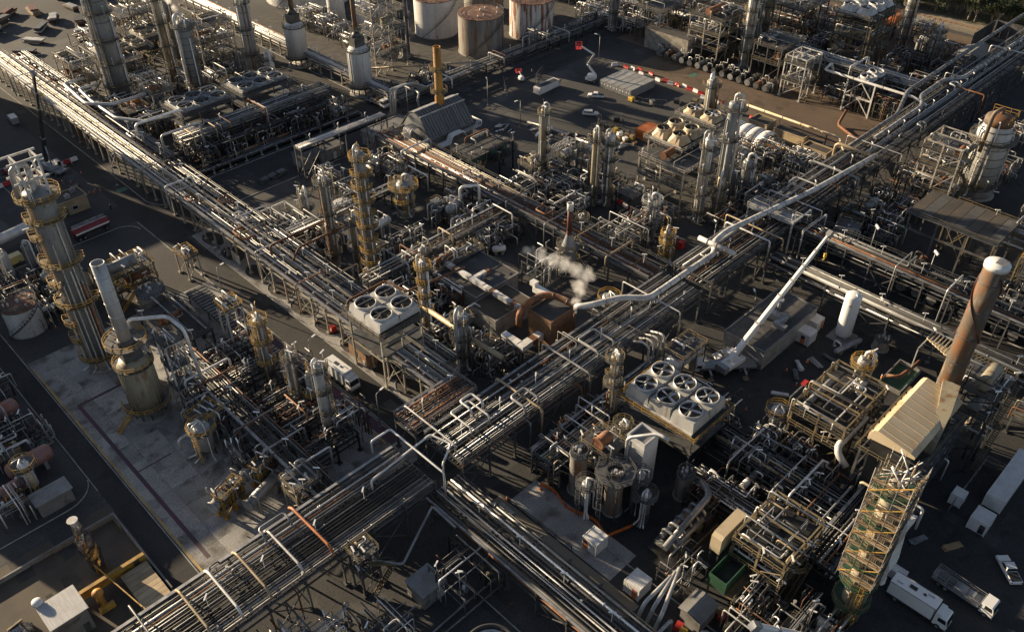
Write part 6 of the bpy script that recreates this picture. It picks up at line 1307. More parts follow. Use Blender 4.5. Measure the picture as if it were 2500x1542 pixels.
finfan('tan four fan cooler raised on tall cream legs', (168.2, 109.6), 2, 2, 5.0, 12.2, 0, 'pipetan', 'steelcream', 'steelcream', 'round', 5, hbox=1.7, fanmat='fandeck', rr=.36)
finfan('brown fan cooler pair behind the tan four fan cooler', (183.2, 110.2), 1, 2, 5.4, 13, 0, 'pipetan', 'steelcream', 'steelcream', 'round', 6, hbox=1.0, rr=.40)
unit(A_, 133, 100, 158, 117, 276, 8, W_MID, dens=.6, skip=[(143, 98, 149, 104)])
unit(A_, 139, 118, 160, 140, 271, 8, W_MID, skip=[(143, 132, 148, 138), (146, 116, 154, 124)], kinds=['pw', 'pw', 'ex', 'st'])
unit(A_, 133, 120, 143, 140, 272, 9, W_MID, kinds=['ex', 'pw', 'vh'])
unit('at the foot of the dark tall column', 158, 86, 178, 101, 273, 8, W_MID, skip=[(159, 94, 170, 100)], kinds=['pw', 'pu', 'vv', 'ex'])
unit('under the brown fan coolers', 180, 88, 205, 108, 274, 9, W_MID)
unit('beside the white tent', 190, 106, 200, 124, 275, 8, W_MID, dens=.8)
tank('small grey tank with a round sign beside the main rack', (172.5, 86.8), 2.6, 5, 'tankgrey', 'steelgrey', 11, courses=3, stair=False)
t = thing('storage_tent', 'white arched storage tent with scalloped ribs', 'tent', (201.3, 105.6)); n = 8
for k in range(4):
    y0 = k*3.2; rg = []
    for y, b in ((y0+.04, 0), (y0+1.6, .22), (y0+3.16, 0)): rg.append([((5.0+b)*math.cos(PI*i/12)+5, y, (4.1+b)*math.sin(PI*i/12)**.8+.1) for i in range(13)]+[((4.85+b)*math.cos(PI*i/12)+5, y, (3.95+b)*math.sin(PI*i/12)**.8+.1) for i in range(12, -1, -1)])
    MB().loft(rg, True, True).build('canvas_bay', 'tarp', t)
for k in range(5): MB().tube([(5+5.05*math.cos(PI*i/12), k*3.2, 4.15*math.sin(PI*i/12)**.8+.1) for i in range(13)], .12, 6).build('hoop', 'vehgrey', t)
for k, (x, y, l, w, h) in enumerate(((212, 110.5, 5, 6, 3.2), (212.5, 99, 3, 9.5, 3.0), (209, 90, 4, 7.5, 2.8))): building(['long orange brown store behind the white tent', 'low tan wall store beside the brown road', 'low tan store by the main rack end'][k], (x, y), l, w, h, 'tanwall', 'roofbrown', parapet=.3)
t = thing('red_hydrant_box', 'red box beside the inner road', 'cabinet', (147.6, 92.6)); MB().bb(0, 1.4, 0, 1.2, .2, 1.9).build('body', 'red', t); MB().bb(.1, .3, .1, .3, 0, .2).bb(1.1, 1.3, .9, 1.1, 0, .2).build('foot', 'steelgrey', t)
for k in range(5): barrier((152.5+k*.4, 109+k*2.1, .012), PI/2-.2, 'red' if k % 2 else 'white', 'inner road barriers', 'on the inner road')
lamp_mast('bare white pole beside the main rack', (152, 87), 8, 1, arm=.3, group='poles by the main rack')
line('long tan pipe along the brown road edge wall', [(219.4, 122, 3.6), (219.4, 92, 3.6), (212, 86.5, 3.6)], .35, 'pipetan', 10, 6, 7)
line('second tan pipe below the brown road edge wall', [(204.6, 104, 3), (204.6, 88, 3), (203, 85, 7)], .4, 'pipetan', 10, 6, 7)
line('tan pipe arch over the main rack end', [(204, 86, 5), (204, 86, 9.8), (204, 75, 9.8)], .42, 'pipetan', 12)
steelwork('wide tan pipe bridge platform over the main rack', (161.5, 73.4), 3.4, 11.5, [9.6], 281, steel='steelwhite', rails='steelwhite', deck='lagged', equip=0, clutter=.4, stair=False, brace=False)

# ================================================================ far right units beyond the brown road
A_ = 'in the far right units'
FR = [('cream', 244, 150, 16, 12, [5, 10, 15]), ('grey', 246, 128, 12, 10, [6, 11]), ('white', 239.5, 116, 9, 7, [5.5, 11]), ('brown', 270, 112, 16, 12, [6, 12, 17]), ('dark', 280, 140, 16, 14, [6, 12]), ('cream', 262, 160, 14, 12, [6, 12, 18]), ('grey', 244, 174, 18, 10, [6, 12]), ('brown', 290, 160, 16, 14, [7, 13])]
for k, (c, x, y, l, w, lv) in enumerate(FR):
    steelwork(f'{c} {len(lv)} level steel structure {["beside the brown road", "full of pipe coils", "with open portal legs over the brown road", "below the six white fans", "packed with drums", "behind the tall pipe columns", "by the barrier line", "near the far fence"][k]}', (x, y), l, w, lv, 300+k, steel={'cream': 'steelcream', 'grey': 'steelgrey', 'white': 'steelwhite', 'brown': 'ochredull', 'dark': 'steeldark'}[c], clutter=1.3, wts=W_MID if k % 2 else W_BRIGHT, topopen=k in (2, 5))
FT = [(250, 143, 24, 1.5, 'towerlight', 'white topped column beside the brown road'), (258, 146, 30, 1.3, 'towerochre', 'tall gold column behind the brown road'), (262, 150, 33, 1.6, 'towerlight', 'tall pale column with many decks at the far right'), (272, 150, 30, 1.4, 'towerochre', 'far right brown column'), (284, 126, 22, 1.4, 'towerlight', 'pale column by the orange hopper'), (300, 113, 20, 1.5, 'towerlight', 'cream column near the far fence'), (268, 172, 30, 1.6, 'towerochre', 'brown caged column at the top edge'), (282, 178, 28, 1.3, 'towergrey', 'grey column at the top edge'), (246, 196, 26, 1.2, 'towerlight', 'white column at the corner of the yard'), (258, 190, 30, 1.3, 'towergrey', 'grey column at the corner of the yard'), (290, 98, 14, 1.2, 'towerlight', 'short cream column by the shed'), (296, 170, 30, 1.8, 'towerlight', 'wide pale column in the far corner')]
for k, (x, y, h, r, m_, lab) in enumerate(FT): tower(lab, (x, y), h, r, 320+k, m_, 'ochredull', [(h*q, 0, 360, 1.1) for q in (.25, .45, .62, .8, .97)], 0, 4, 220)
finfan('six white fan cooler on brown steelwork at the far right', (270, 113, 0), 3, 2, 5.6, 18.5, 0, 'fanwhite', 'ochredull', 'ochredull', 'round', 5, hbox=1.4)
finfan('pair of small fans on a white portal frame by the brown road', (246.5, 98), 2, 1, 5.2, 8.5, 0, 'fanwhite', 'steelcream', 'steelgrey', 'round', 5, hbox=.5)
t = thing('steel_portal', 'white braced steel portal carrying the long header pipe', 'frame', (243.6, 95.5))
for y in (0, 8.5): MB().bb(-.2, .2, y-.2, y+.2, 0, 10).build('post', 'steelwhite', t)
MB().bb(-.18, .18, .2, 8.3, 4.9, 5.3).build('tie', 'steelwhite', t); MB().bar((0, 0, .3), (0, 4.2, 4.9), .24).bar((0, 8.5, .3), (0, 4.2, 4.9), .24).bar((0, 0, 5.3), (0, 4.2, 9.8), .24).bar((0, 8.5, 5.3), (0, 4.2, 9.8), .24).build('brace', 'steelwhite', t)
unit(A_, 243, 88, 262, 112, 341, 9, W_DARK); unit(A_, 264, 86, 300, 110, 342, 10, W_DARK); unit(A_, 256, 128, 300, 150, 343, 11, W_MID); unit(A_, 300, 95, 318, 170, 344, 12, W_MID, dens=.6); unit('at the top corner of the yard', 244, 186, 300, 215, 345, 11, W_BRIGHT, dens=.8)
heater('square set white stack heater at the top edge', (240, 226), 2.6, 9, 30, 1.2, 346, 'tankwhite', 'tankwhite', [(9, 0, 360)], 2.0, False)
building('long exchanger house with round ports below the far units', (241.5, 160), 5, 18, 7, 'steelcream', 'roofdark', parapet=0, over=.2, name='exchanger_house')
for k in range(14): exchanger('dark exchanger end facing the brown road', (240.6, 127+k*3.2), 5, .8, PI, .8, 1, 350+k, 'exchanger ends along the brown road', 'steeldark')
t = thing('orange_hopper', 'orange conical hopper on a steel stand at the far right', 'hopper', (306, 121)); MB().loft([[(a*.6, b*.6, 4) for a, b in ((-1,-1), (1,-1), (1,1), (-1,1))], [(a*3.4, b*3, 8) for a, b in ((-1,-1), (1,-1), (1,1), (-1,1))], [(a*3.4, b*3, 10) for a, b in ((-1,-1), (1,-1), (1,1), (-1,1))]]).build('bin', 'orangebox', t)
for a in (-1, 1):
    for b in (-1, 1): MB().bb(a*3.2-.15, a*3.2+.15, b*2.8-.15, b*2.8+.15, 0, 8).build('leg', 'steelgrey', t)
MB().rail([(-3.4, -3, 10), (3.4, -3, 10), (3.4, 3, 10), (-3.4, 3, 10)], closed=True).build('handrail', 'ochredull', t)
building('grey gabled shed below the far fence', (296, 84), 12, 10, 5, 'greywall', 'roofgrey', gable=2.2)
t = thing('panel_wall', 'dark grey acoustic panel wall by the far verge', 'wall', (318, 96))
for k in range(7): MB().bb(k*2.6, k*2.6+2.5, 0, .2, 0, 6).build('panel', 'steelgrey', t); MB().bb(k*2.6-.1, k*2.6, -.05, .25, 0, 6.2).build('post', 'steeldark', t)
for k in range(4): MB().bb(18.3, 18.5, -k*2.6-2.5, -k*2.6, 0, 6).build('panel', 'steelgrey', t)
t = thing('railway_track', 'straight pair of rusty rails beside the far verge', 'railway', (339, 20))
for x in (0, 1.5): MB().bb(x-.06, x+.06, 0, 180, .15, .32).build('rail', 'piperust', t)
MB().bb(-1.2, 2.7, 0, 180, .0, .16).build('ballast_bed', 'sand', t)
for k in range(90): MB().bb(-.5, 2.0, k*2, k*2+.5, .1, .2).build('sleeper', 'timber', t)
t = thing('boundary_fence', 'tall mesh fence posts along the far verge', 'fence', (331.5, 40))
for k in range(22): MB().bar((0, k*6, 0), (0, k*6, 2.6), .1).build('post', 'galv', t)
m = MB()
for z in (.2, 1.3, 2.5): m.bar((0, 0, z), (0, 126, z), .05)
m.build('wire', 'galv', t)

def tree(label, loc, h, seed, cr=4.5):
    rng = random.Random(seed); t = thing('gum_tree', label, 'tree', loc, 0, 'gum trees beyond the railway')
    m = MB(); tips = []; m.tube([(0, 0, 0), (rng.uniform(-.3, .3), rng.uniform(-.3, .3), h*.25), (rng.uniform(-.6, .6), rng.uniform(-.6, .6), h*.5)], .32, 7)
    for k in range(6):
        a = rng.uniform(0, 6.28); q = rng.uniform(.4, .9)*cr; z = h*rng.uniform(.5, .92); m.cyl((0, 0, h*rng.uniform(.2, .42)), (q*math.cos(a), q*math.sin(a), z), .18, .05, 5); tips.append((q*math.cos(a), q*math.sin(a), z))
    tips.append((0, 0, h*.85)); m.build('trunk', 'bark', t); c = MB()
    for (x, y, z) in tips:
        for _ in range(5):
            ux, uy, uz = x+rng.gauss(0, cr*.22), y+rng.gauss(0, cr*.22), z+rng.gauss(0, cr*.16)
            for _ in range(60):
                d = Vector((rng.gauss(0, 1), rng.gauss(0, 1), rng.gauss(0, .7))); d *= cr*.17*rng.random()**.4/max(d.length, .01)*1.6
                p = Vector((ux, uy, uz))+d; a = Vector((rng.gauss(0, 1), rng.gauss(0, 1), rng.gauss(0, 1))).normalized()*.24; b = a.cross(Vector((rng.random(), rng.random(), 1))).normalized()*.13
                c.quad(p-a, p+b, p+a, p-b)
    c.build('crown', 'leaf', t); return t
TR = [tree('narrow crowned dark gum tree in the row beyond the railway', (349, 101, 0), 9, 1, 4.2), tree('tall bushy dark gum tree in the row beyond the railway', (352, 114, 0), 10, 2, 5), tree('broad low dark gum tree in the row beyond the railway', (358, 128, 0), 9, 3, 5)]
rng = random.Random(77)
for k in range(60):
    if k < 26: y = 84+k*3.1+rng.uniform(-1, 1); x = rng.uniform(346.5, 352)-max(0, y-120)*.28
    else: y = 80+(k-26)*2.9+rng.uniform(-1, 1); x = rng.uniform(355, 376)-max(0, y-125)*.2
    c = copy_tree(TR[k % 3], (x, y, 0), rng.uniform(0, 6)); s = rng.uniform(.8, 1.25); c.scale = (s, s, s*rng.uniform(.85, 1.1))
m = MB()
for k in range(700):
    x, y = rng.uniform(346, 372), rng.uniform(60, 220); s = rng.uniform(.2, .7)
    for _ in range(5): a = rng.uniform(0, 6.28); m.quad((x-s*.3*math.cos(a), y-s*.3*math.sin(a), .01), (x+s*.3*math.cos(a), y+s*.3*math.sin(a), .01), (x+s*.5*math.cos(a+.5), y+s*.5*math.sin(a+.5), s))
o = m.build('scrub', 'drygrass'); o['kind'] = 'stuff'; o['label'] = 'dry scrub on the verge beyond the railway'; o['category'] = 'scrub'

# ================================================================ right of the main rack: crane yard
finfan('grey six fan cooler with spinning blades removed covers', (92.2, 50.6), 2, 3, 4.75, 9.0, 0, 'towerlight', 'steelgrey', 'ochre', 'box', 4, rr=.41, hbox=2.1)
tower('bronze lit column in a cage beside the six fan cooler', (91.5, 67.4), 17, .62, 401, 'towerochre', 'ochredull', [(4.5, 0, 360, 1.0), (11.0, 0, 360, 1.1), (13.5, 150, 330, 1.1), (16.6, 0, 360, 1.1)], 0, 6, 250)
vessel_h('grey horizontal vessel with twin pipe arches near the crane', (112.5, 66.5), 8.5, 1.7, .0, 3.4, 'lagged', 402, plat=True, pipes=5, nozz=5)
for k in range(4): line('lagged pipe arch dropping from the main rack to the grey vessel', [(106+k*1.6, 74.5, 7.5), (106+k*1.6, 72, 9-k*.2), (106+k*1.6, 70.4, 8.6), (106+k*1.6, 70.4, 3.4), (110+k*.8, 68, 3.2)], .24, 'lagged', 10, group='pipe arches at the grey vessel')
mobile_crane('white mobile crane with a long telescopic boom over the main rack', (123.6, 58.2), 2.42, -2.52, rad(36), 31.5, 'vehwhite', 12, sections=6, upper='vehwhite', bw=.95)
car('white utility van parked behind the crane', (125, 62.5), 2.7, 'car', 'vehwhite')
building('dark flat roofed substation behind the white cabins', (124.5, 56.2), 20, 9.2, 4.6, 'greywall', 'roofdark', parapet=.15, over=.1)
t = thing('roof_duct', 'grey ventilation duct with a mushroom cap on the substation roof', 'duct', (135, 60.5, 4.75)); MB().bb(-2.4, 2.0, -2.2, -.9, 0, 1).bb(-.8, 1.2, -.9, 1.4, 0, 1.3).bb(-2.4, -1.2, -3.6, -2.2, 0, .9).build('duct', 'galv', t); MB().cyl((1.6, .4, 1), (1.6, .4, 3.4), .35, n=10).cyl((1.6, .4, 3.4), (1.6, .4, 3.9), .75, n=12).build('cowl', 'galv', t)
cabin('white cabin with an orange door beside the substation', (137.4, 53.3), 3.0, 2.9, 2.7, 0, 'orange', 'x', .35, door2='cloth'); cabin('white cabin behind the one with the orange door', (142.2, 54.4), 3.0, 2.9, 2.7, 0, 'orange', 'y', .6)
t = thing('white_tank', 'upright white gas tank with a domed top', 'tank', (145.4, 50)); MB().lathe([(1.55, .9), (1.6, 1.1), (1.6, 10.6)]+dome(1.6, 10.6, .7), n=32).build('shell', 'vehwhite', t)
for k in range(4): a = PI/4+k*PI/2; MB().bb(1.3*math.cos(a)-.14, 1.3*math.cos(a)+.14, 1.3*math.sin(a)-.14, 1.3*math.sin(a)+.14, 0, 1.1).build('leg', 'steelwhite', t)
MB().cyl((-1.56, -.4, 9.0), (-1.68, -.42, 9.0), .3, n=12).build('nameplate', 'vehgrey', t); MB().tube([(-.9, -1.6, 1.4), (-.9, -1.9, 9.6), (-.5, -.5, 11.6)], .07, 6).build('vent_line', 'vehwhite', t)
MB().bb(-2.4, 2.4, -2.4, 2.4, 0, .2).build('base', 'plinth', t)
vessel_h('white capped vaporiser pipe lying at the foot of the white tank', (142.2, 47.2), 7, .55, -.25, .6, 'galv', 404, pipes=1, nozz=0); tank('little grey tank beside the vaporiser', (147.5, 42.8), 1.5, 2.6, 'tankgrey', 'steelgrey', 405, stair=False, roofrail=False, courses=2)
st_ = tower('tall rusty stack with spiral strakes and a silver cap', (126, 24.4), 39.5, 1.7, 406, 'ruststack', 'ochredull', [], 5.2, 0, None, 'none', skirt=1.0, name='rusty_stack', lamps=False)
MB().lathe([(1.85, 39.9), (1.85, 40.6), (1.8, 40.7), (.02, 40.78)], n=36).build('lid', 'vehwhite', st_); MB().bb(-.4, 1.4, -1.2, .3, 40.76, 40.82).build('hatch', 'galv', st_)
for s0 in (0, PI):
    m = MB().loft([[(q*math.cos(s0-z*.3), q*math.sin(s0-z*.3), z+e) for q, e in ((1.68, -.06), (2.0, -.06), (2.0, .06), (1.68, .06))] for z in [26+k*.35 for k in range(38)]]); m.build('strake', 'redbrown', st_)
# tan roofed waste heat unit
t = thing('tan_roof_unit', 'big furnace casing with a sloping tan roof beside the rusty stack', 'furnace', (106.5, 20.8))
MB().loft([[(x, 7.2, 15.2), (x, 7.2, 16.4), (x, 6.9, 17.1), (x, 6.3, 17.4), (x, .8, 16.5), (x, 0, 16.2), (x, 0, 15.7)] for x in (0, 17.2)], True, False).build('roof', 'tanroof', t)
for k in range(8): MB().bb(.4+k*1.9, 1.5+k*1.9, 7.2, 7.6, 14.6, 15.8).build('edge_lug', 'tanroof', t)
MB().bb(.6, 16.4, .5, 6.8, 3, 14.6).build('casing', 'steeldark', t)
for k in range(9): MB().bar((1+k*1.9, .9, 16.55), (1+k*1.9, 6.3, 17.43), .1, .06).build('roof_seam', 'tanroof', t)
for k in range(7): MB().tube([(1+k*2.3, -.2, 4+k % 3), (1+k*2.3, -.9, 4+k % 3), (1+k*2.3, -.9, 11), (2.4+k*2.3, -.9, 11)], .16, 6).build('side_pipe', 'pipegrey', t)
for x in (0, 5.6, 11.3, 17):
    for y in (-.4, 7.9): MB().bb(x-.2, x+.2, y-.2, y+.2, 0, 12.6).build('column', 'steelgrey', t)
m = MB()
for z in (4, 8, 12.2):
    for y in (-.4, 7.9): m.bb(0, 17, y-.12, y+.12, z-.2, z+.2)
m.build('beams', 'steelgrey', t); MB().rail([(-.6, -1, 12.3), (18, -1, 12.3), (18, 8.6, 12.3), (-.6, 8.6, 12.3)], closed=True).build('handrail', 'ochredull', t)
for k in range(4): MB().bb(-.6, 18, -1.4, -.45, 3.6+k*2.8, 3.7+k*2.8).build('gallery', 'steelgrey', t)
t = thing('tan_breeching', 'narrow tan breeching duct along the furnace roof edge to the stack', 'duct', (112.5, 20.0, 0)); MB().loft([[(0, 0, 12.8), (0, 1.9, 12.8), (0, 1.9, 15.6), (0, 0, 15.6)], [(6, .8, 13.6), (6, 2.9, 13.6), (6, 2.9, 16.9), (6, .8, 16.9)], [(12, 2.2, 14.4), (12, 5.0, 14.4), (12, 5.0, 18.2), (12, 2.2, 18.2)]]).build('duct', 'towerochre', t); MB().bb(1, 1.4, .6, 1.0, 0, 12.8).bb(9, 9.4, 2.2, 2.6, 0, 14.0).build('prop', 'steelgrey', t)
steelwork('dark gallery with vent hoods behind the rusty stack', (127, 17), 8, 7, [6, 12, 16.5], 407, steel='steeldark', rails='ochredull', clutter=1.3, wts=W_MID)
steelwork('scaffold like compressor shelter open to the sky', (110.5, 33.0), 15, 9.5, [5.5, 8.5], 408, steel='ochredull', rails='ochredull', clutter=2.2, topopen=True, wts=W_BRIGHT, stair=False, deck='steeldark')
vessel_v('shiny exhaust silencer pot beside the compressor shelter', (112, 45.5), 5.2, 1.3, 409, 'towerlight', True, None, 'ochre')
tower('short pale column with a caged yellow head by the shelter', (127.5, 38.8), 11.5, 1.1, 410, 'towerlight', 'ochre', [(10.8, 0, 360, 1.2)], 0, 3, 220)
line('fat grey exhaust pipe on the near side of the shelter', [(94, 41, 3), (104, 41, 3), (108, 44, 3), (108, 47, 3)], .6, 'lagged', 14, 3); line('white lagged elbow pipe on the shelter', [(112, 34.5, 7), (120, 34.5, 7), (123, 37, 8.5), (126.5, 37, 8.5), (126.5, 40, 6)], .6, 'pipewhite', 14)
line('fat white lagged pipe rounding the shelter front', [(108.5, 30.5, 5), (108.5, 33, 7.4), (119, 33, 7.4)], .6, 'pipewhite', 14)
# scaffolded column
t = thing('scaffold_column', 'stout tan column wrapped in scaffolding with a white sheet', 'tower', (86.4, 17.6))
MB().lathe([(1.7, 0), (1.7, 2), (1.3, 3.4), (1.3, 26), (1.1, 27), (1.1, 30)]+dome(1.1, 30), n=28).build('shell', 'towerochre', t)
for z in (4.5, 9.5, 14, 18.5, 23, 28.5): d = MB().deck(1.35, 2.7, z, .14, n=20).build('platform', 'green', t); MB().arcrail(2.65, z).build('handrail', 'ochredull', d)
HS = 2.5
for i in range(4):
    for j in range(4):
        if 0 < i < 3 and 0 < j < 3: continue
        MB().cyl((-HS+i*HS*2/3, -HS+j*HS*2/3, 11), (-HS+i*HS*2/3, -HS+j*HS*2/3, 32.5), .055, n=5).build('standard', ['steelcream', 'steelgrey', 'ochredull'][(i+j) % 3], t)
for k in range(10):
    z = 11.5+k*2.1
    for s in (-HS, HS):
        for dz, w in ((0, .1), (1, .075)): MB().bar((-HS, s, z+dz), (HS, s, z+dz), w).build('ledger', 'ochredull' if k % 2 else 'steelcream', t); MB().bar((s, -HS, z+dz), (s, HS, z+dz), w).build('ledger', 'steelgrey' if k % 2 else 'steelcream', t)
    if True:
        MB().bb(-HS, HS, -HS, -HS+.5, z+.06, z+.12).build('board', 'timber', t); MB().bb(-HS, -HS+.5, -HS+.52, HS, z+.06, z+.12).build('board', 'timber', t)
for s in range(5): MB().bar((-HS, -HS, 11.5+s*4.2), (HS, -HS, 15.7+s*4.2), .09).build('scaffold_brace', 'steelcream', t); MB().bar((-HS, HS, 11.5+s*4.2), (-HS, -HS, 15.7+s*4.2), .09).build('scaffold_brace', 'ochre', t)
rg = []; rng = random.Random(9)
for k in range(10): z = 10+k*1.45; rg.append([(HS*.2+i*.42+rng.uniform(-.1, .1), -HS-.2-.3*math.sin(i*.9+k)-.12, z) for i in range(7)]+[(HS*.2+i*.42, -HS-.08, z) for i in range(6, -1, -1)])
MB().loft(rg).build('white_sheet', 'tarp', t)
for a in (185, 200, 222, 240, 262, 290): c, s_ = math.cos(rad(a)), math.sin(rad(a)); MB().tube([(1.2*c, 1.2*s_, 25), (1.75*c, 1.75*s_, 25), (1.75*c, 1.75*s_, 1)], .22, 8).build('pipe', 'pipetan', t)
for z0, z1 in ((0, 4.5), (4.5, 9.5)): MB().ladder(-2.1, -1.3, z0, z1+1, rad(215)).build('ladder', 'ochre', t)
rng = random.Random(5)
for k in range(24): MB().cyl((rng.uniform(-2.2, 2.2), rng.uniform(-2.2, 2.2), 29+rng.uniform(0, 2)), (rng.uniform(-2.2, 2.2), rng.uniform(-2.2, 2.2), 30+rng.uniform(0, 3)), .09, n=5).build('loose_tube', rng.choice(['lagged', 'pipewhite', 'timber']), t)
# silos, block, cabins, skids
tank('slate grey silo with a ladder cage and a white manhole base', (76.4, 61.6), 1.5, 9, 'tankgrey', 'steelgrey', 412, stair=False, courses=3); tank('slate grey silo under a wide square roof deck', (77.2, 54.6), 1.5, 9, 'tankgrey', 'steelgrey', 413, stair=False, courses=3)
building('pale blockwork tower beside the silos', (83.6, 54.0), 3.8, 3.6, 10.5, 'corrwhite', 'roofgrey', parapet=.6); tank('grey pot tank behind the silos', (88.0, 48.2), 1.4, 5.5, 'tankgrey', 'steelgrey', 414, stair=False, courses=2)
t = thing('roof_deck', 'grey octagonal roof deck round the head of the nearer silo', 'platform', (77.2, 54.6, 0)); MB().deck(1.6, 3.4, 9.25, .15, n=8).build('deck', 'steelgrey', t); MB().arcrail(3.3, 9.25, n=8).build('handrail', 'steelgrey', t)
for k in range(4): a = PI/4+k*PI/2; MB().bb(2.9*math.cos(a)-.1, 2.9*math.cos(a)+.1, 2.9*math.sin(a)-.1, 2.9*math.sin(a)+.1, 0, 9.1).build('leg', 'steelgrey', t)
MB().ladder(-3.5, 0, 0, 10.2, PI).build('ladder', 'galv', t)
for k, (x, y, h, r) in enumerate(((80.6, 58.4, 7, .9), (82.0, 61.6, 8.5, .8), (79.6, 49.8, 6, .8), (80.8, 52.4, 7.5, .9), (74.2, 57.9, 6.4, .8))): vessel_v(f'slim silver grey upright vessel {["between the silos", "behind the caged silo", "in front of the octagonal deck", "beside the blockwork tower", "at the netting beside the silos"][k]}', (x, y), h, r, 440+k, ['towergrey', 'lagged'][k % 2], True, None, 'steelgrey', pipes=4)
line('tall white bent pipe standing over the silos', [(81.5, 56, 1), (81.5, 56, 13), (84, 52, 15), (84, 50, 15)], .3, 'alu', 12)
cabin('white cabin beside the sunlit verge', (68.2, 50.4), 2.9, 2.9, 2.7, 0, 'orange', 'x', .62, door2='purpleline'); cabin('white cabin standing alone on the dark road', (66.6, 40.6), 3.1, 2.9, 2.7, 0, 'orange', 'x', .15, door2='purpleline')
t = thing('orange_netting', 'orange safety netting strung along the silo kerb', 'fence', (72.5, 52.5)); rng = random.Random(2)
P = [(2.2*math.sin(k*.7)*.25+k*.02, 14-k*1.0, 0) for k in range(16)]+[(4, -2.4, 0), (7, -2.8, 0)]
for (a, b) in zip(P[:-1], P[1:]): MB().loft([[(a[0], a[1], .1), (a[0], a[1], rng.uniform(.6, 1.0)), (a[0]+.04, a[1], .9), (a[0]+.04, a[1], .1)], [(b[0], b[1], .1), (b[0], b[1], rng.uniform(.6, 1.0)), (b[0]+.04, b[1], .9), (b[0]+.04, b[1], .1)]]).build('net', 'orange', t)
for p in P[::3]: MB().bar((p[0], p[1], 0), (p[0], p[1], 1.1), .08).build('post', 'red', t)
t = thing('compressor_skid', 'dark compressor skid with silver bottles', 'skid', (75.2, 40.2)); MB().bb(0, 11, 0, 5.4, 0, .5).build('base', 'steeldark', t)
for k in range(3): MB().cyl((1.2+k*3.2, .9, 2.2), (1.2+k*3.2, 4.6, 2.2), .8, n=14).build('bottle', 'steelgrey', t)
for k in range(2): MB().cyl((1, 1.2+k*2.6, 3.9), (8.2, 1.2+k*2.6, 3.9), .5, n=12).build('pulsation_drum', 'pipegrey', t)
for k in range(5): MB().tube([(1.5+k*1.8, 1.2, 3.9), (1.5+k*1.8, 1.2, 5.2), (1.5+k*1.8, 4, 5.2), (1.5+k*1.8, 4, 2)], .26, 8).build('pipe', 'pipegrey', t)
MB().bb(8.6, 10.6, .6, 4.6, .5, 3.4).build('driver', 'steeldark', t); MB().rail([(0, -.2, .5), (11, -.2, .5)]).build('handrail', 'ochredull', t)
line('fat grey duct slanting over the compressor skid', [(74.2, 42, 4.5), (86.5, 42.4, 6.5), (87.5, 45, 6.5)], .55, 'pipegrey', 12)
t = thing('tan_filter_house', 'tan air intake house on legs beside the compressor', 'filter', (78.6, 35.2)); MB().prism([(0, 5.2), (7, 5.2), (7, 8.4), (6.6, 8.9), (.6, 8.9), (0, 8.4)], 0, 1.8).build('casing', 'tanroof', t)
for x in (.2, 6.8):
    for y in (.2, 1.6): MB().bb(x-.12, x+.12, y-.12, y+.12, 0, 5.2).build('leg', 'steelgrey', t)
steelwork('gas turbine frame crowded with tan pipe bits', (80, 25.8), 11, 8.2, [5, 8.5], 415, steel='ochredull', rails='ochredull', clutter=2.4, topopen=True, wts=W_BRIGHT, deck='steeldark')
t = thing('green_skip', 'green steel enclosure with an open top', 'enclosure', (74.6, 31.2)); 
for a in ((0, 6.6, 0, .15), (0, 6.6, 2.9, 3.05), (0, .15, .15, 2.9), (6.45, 6.6, .15, 2.9)): MB().bb(a[0], a[1], a[2], a[3], 3.4, 5.8).build('wall', 'green', t)
MB().bb(0, 6.6, 0, 3.05, 3.2, 3.39).build('floor', 'roofdark', t); MB().rail([(0, -1.5, 3.3), (6.6, -1.5, 3.3)]).bb(0, 6.6, -1.5, -.02, 3.2, 3.3).build('walkway', 'ochredull', t)
for x in (.2, 6.4):
    for y in (-1.3, 2.8): MB().bb(x-.12, x+.12, y-.12, y+.12, 0, 3.2).build('leg', 'ochredull', t)
building('small grey canopy hut behind the pale pipes', (68.5, 31), 4, 3.4, 3.2, 'greywall', 'roofgrey', gable=.6)
for k, (x, y, c) in enumerate(((67.4, 33.6, 'red'), (67.0, 32.6, 'yellow'), (72.5, 28.5, 'paleyellow'), (73, 30, 'red'))): stack_of(f'{["red", "yellow", "pale yellow", "dark red"][k]} plastic bin beside the grey canopy hut', 'waste_bin', (x, y), .2, 1, (1.2, 1.0, 1.1), c, k, 'bin')
rack('rust streaked pipe deck joining the silver rack to the main rack', 61.2, 85.2, 14, 5.6, 0, [6.6, 8.2], 502, [W_DARK, [2, 1, 1, 1, 2, 1, 4, 2, .5]], 'steelgrey', 4.6, (.06, .17), (.1, .3), rails=True, part=.1)
# lower right corner
box_truck('white box truck parked on the left road under the rack', (64.3, 116.2)+(.01,), -PI/2+.03, 8.4)
t = thing('concrete_mixer_truck', 'white cab truck half hidden beneath the pipe bridge', 'truck', (66.2, 92.6, .01), 2.2)
cab(t, 0, 2.3, 2.8); MB().bb(-5, 0, -.5, .5, .6, .95).build('chassis', 'black', t); MB().lathe([(.4, 0), (1.1, 1.2), (1.15, 2.6), (.6, 4.2)], -2.4, 0, 14).build('drum', 'vehwhite', t); wheels(t, (.9, -2.6, -3.9), 1.05, .5)
flatbed('white cab flatbed truck with mesh cage sides', (102.4, 11.2, .01), -PI/2-.05, 9.5); box_truck('white box truck parked beside the mesh sided flatbed', (95.2, 15.0, .01), -PI/2, 9.2, marks=False)
cabin('long white transport cabin at the right edge', (121.8, 8.8), 14, 3.0, 3.0, 0, None, name='transport_cabin'); cabin('white cabin with a dark open doorway beside the long cabin', (115.3, 8.8), 3.3, 2.9, 2.7, 0, 'black', 'x', .1, door2='purpleline')
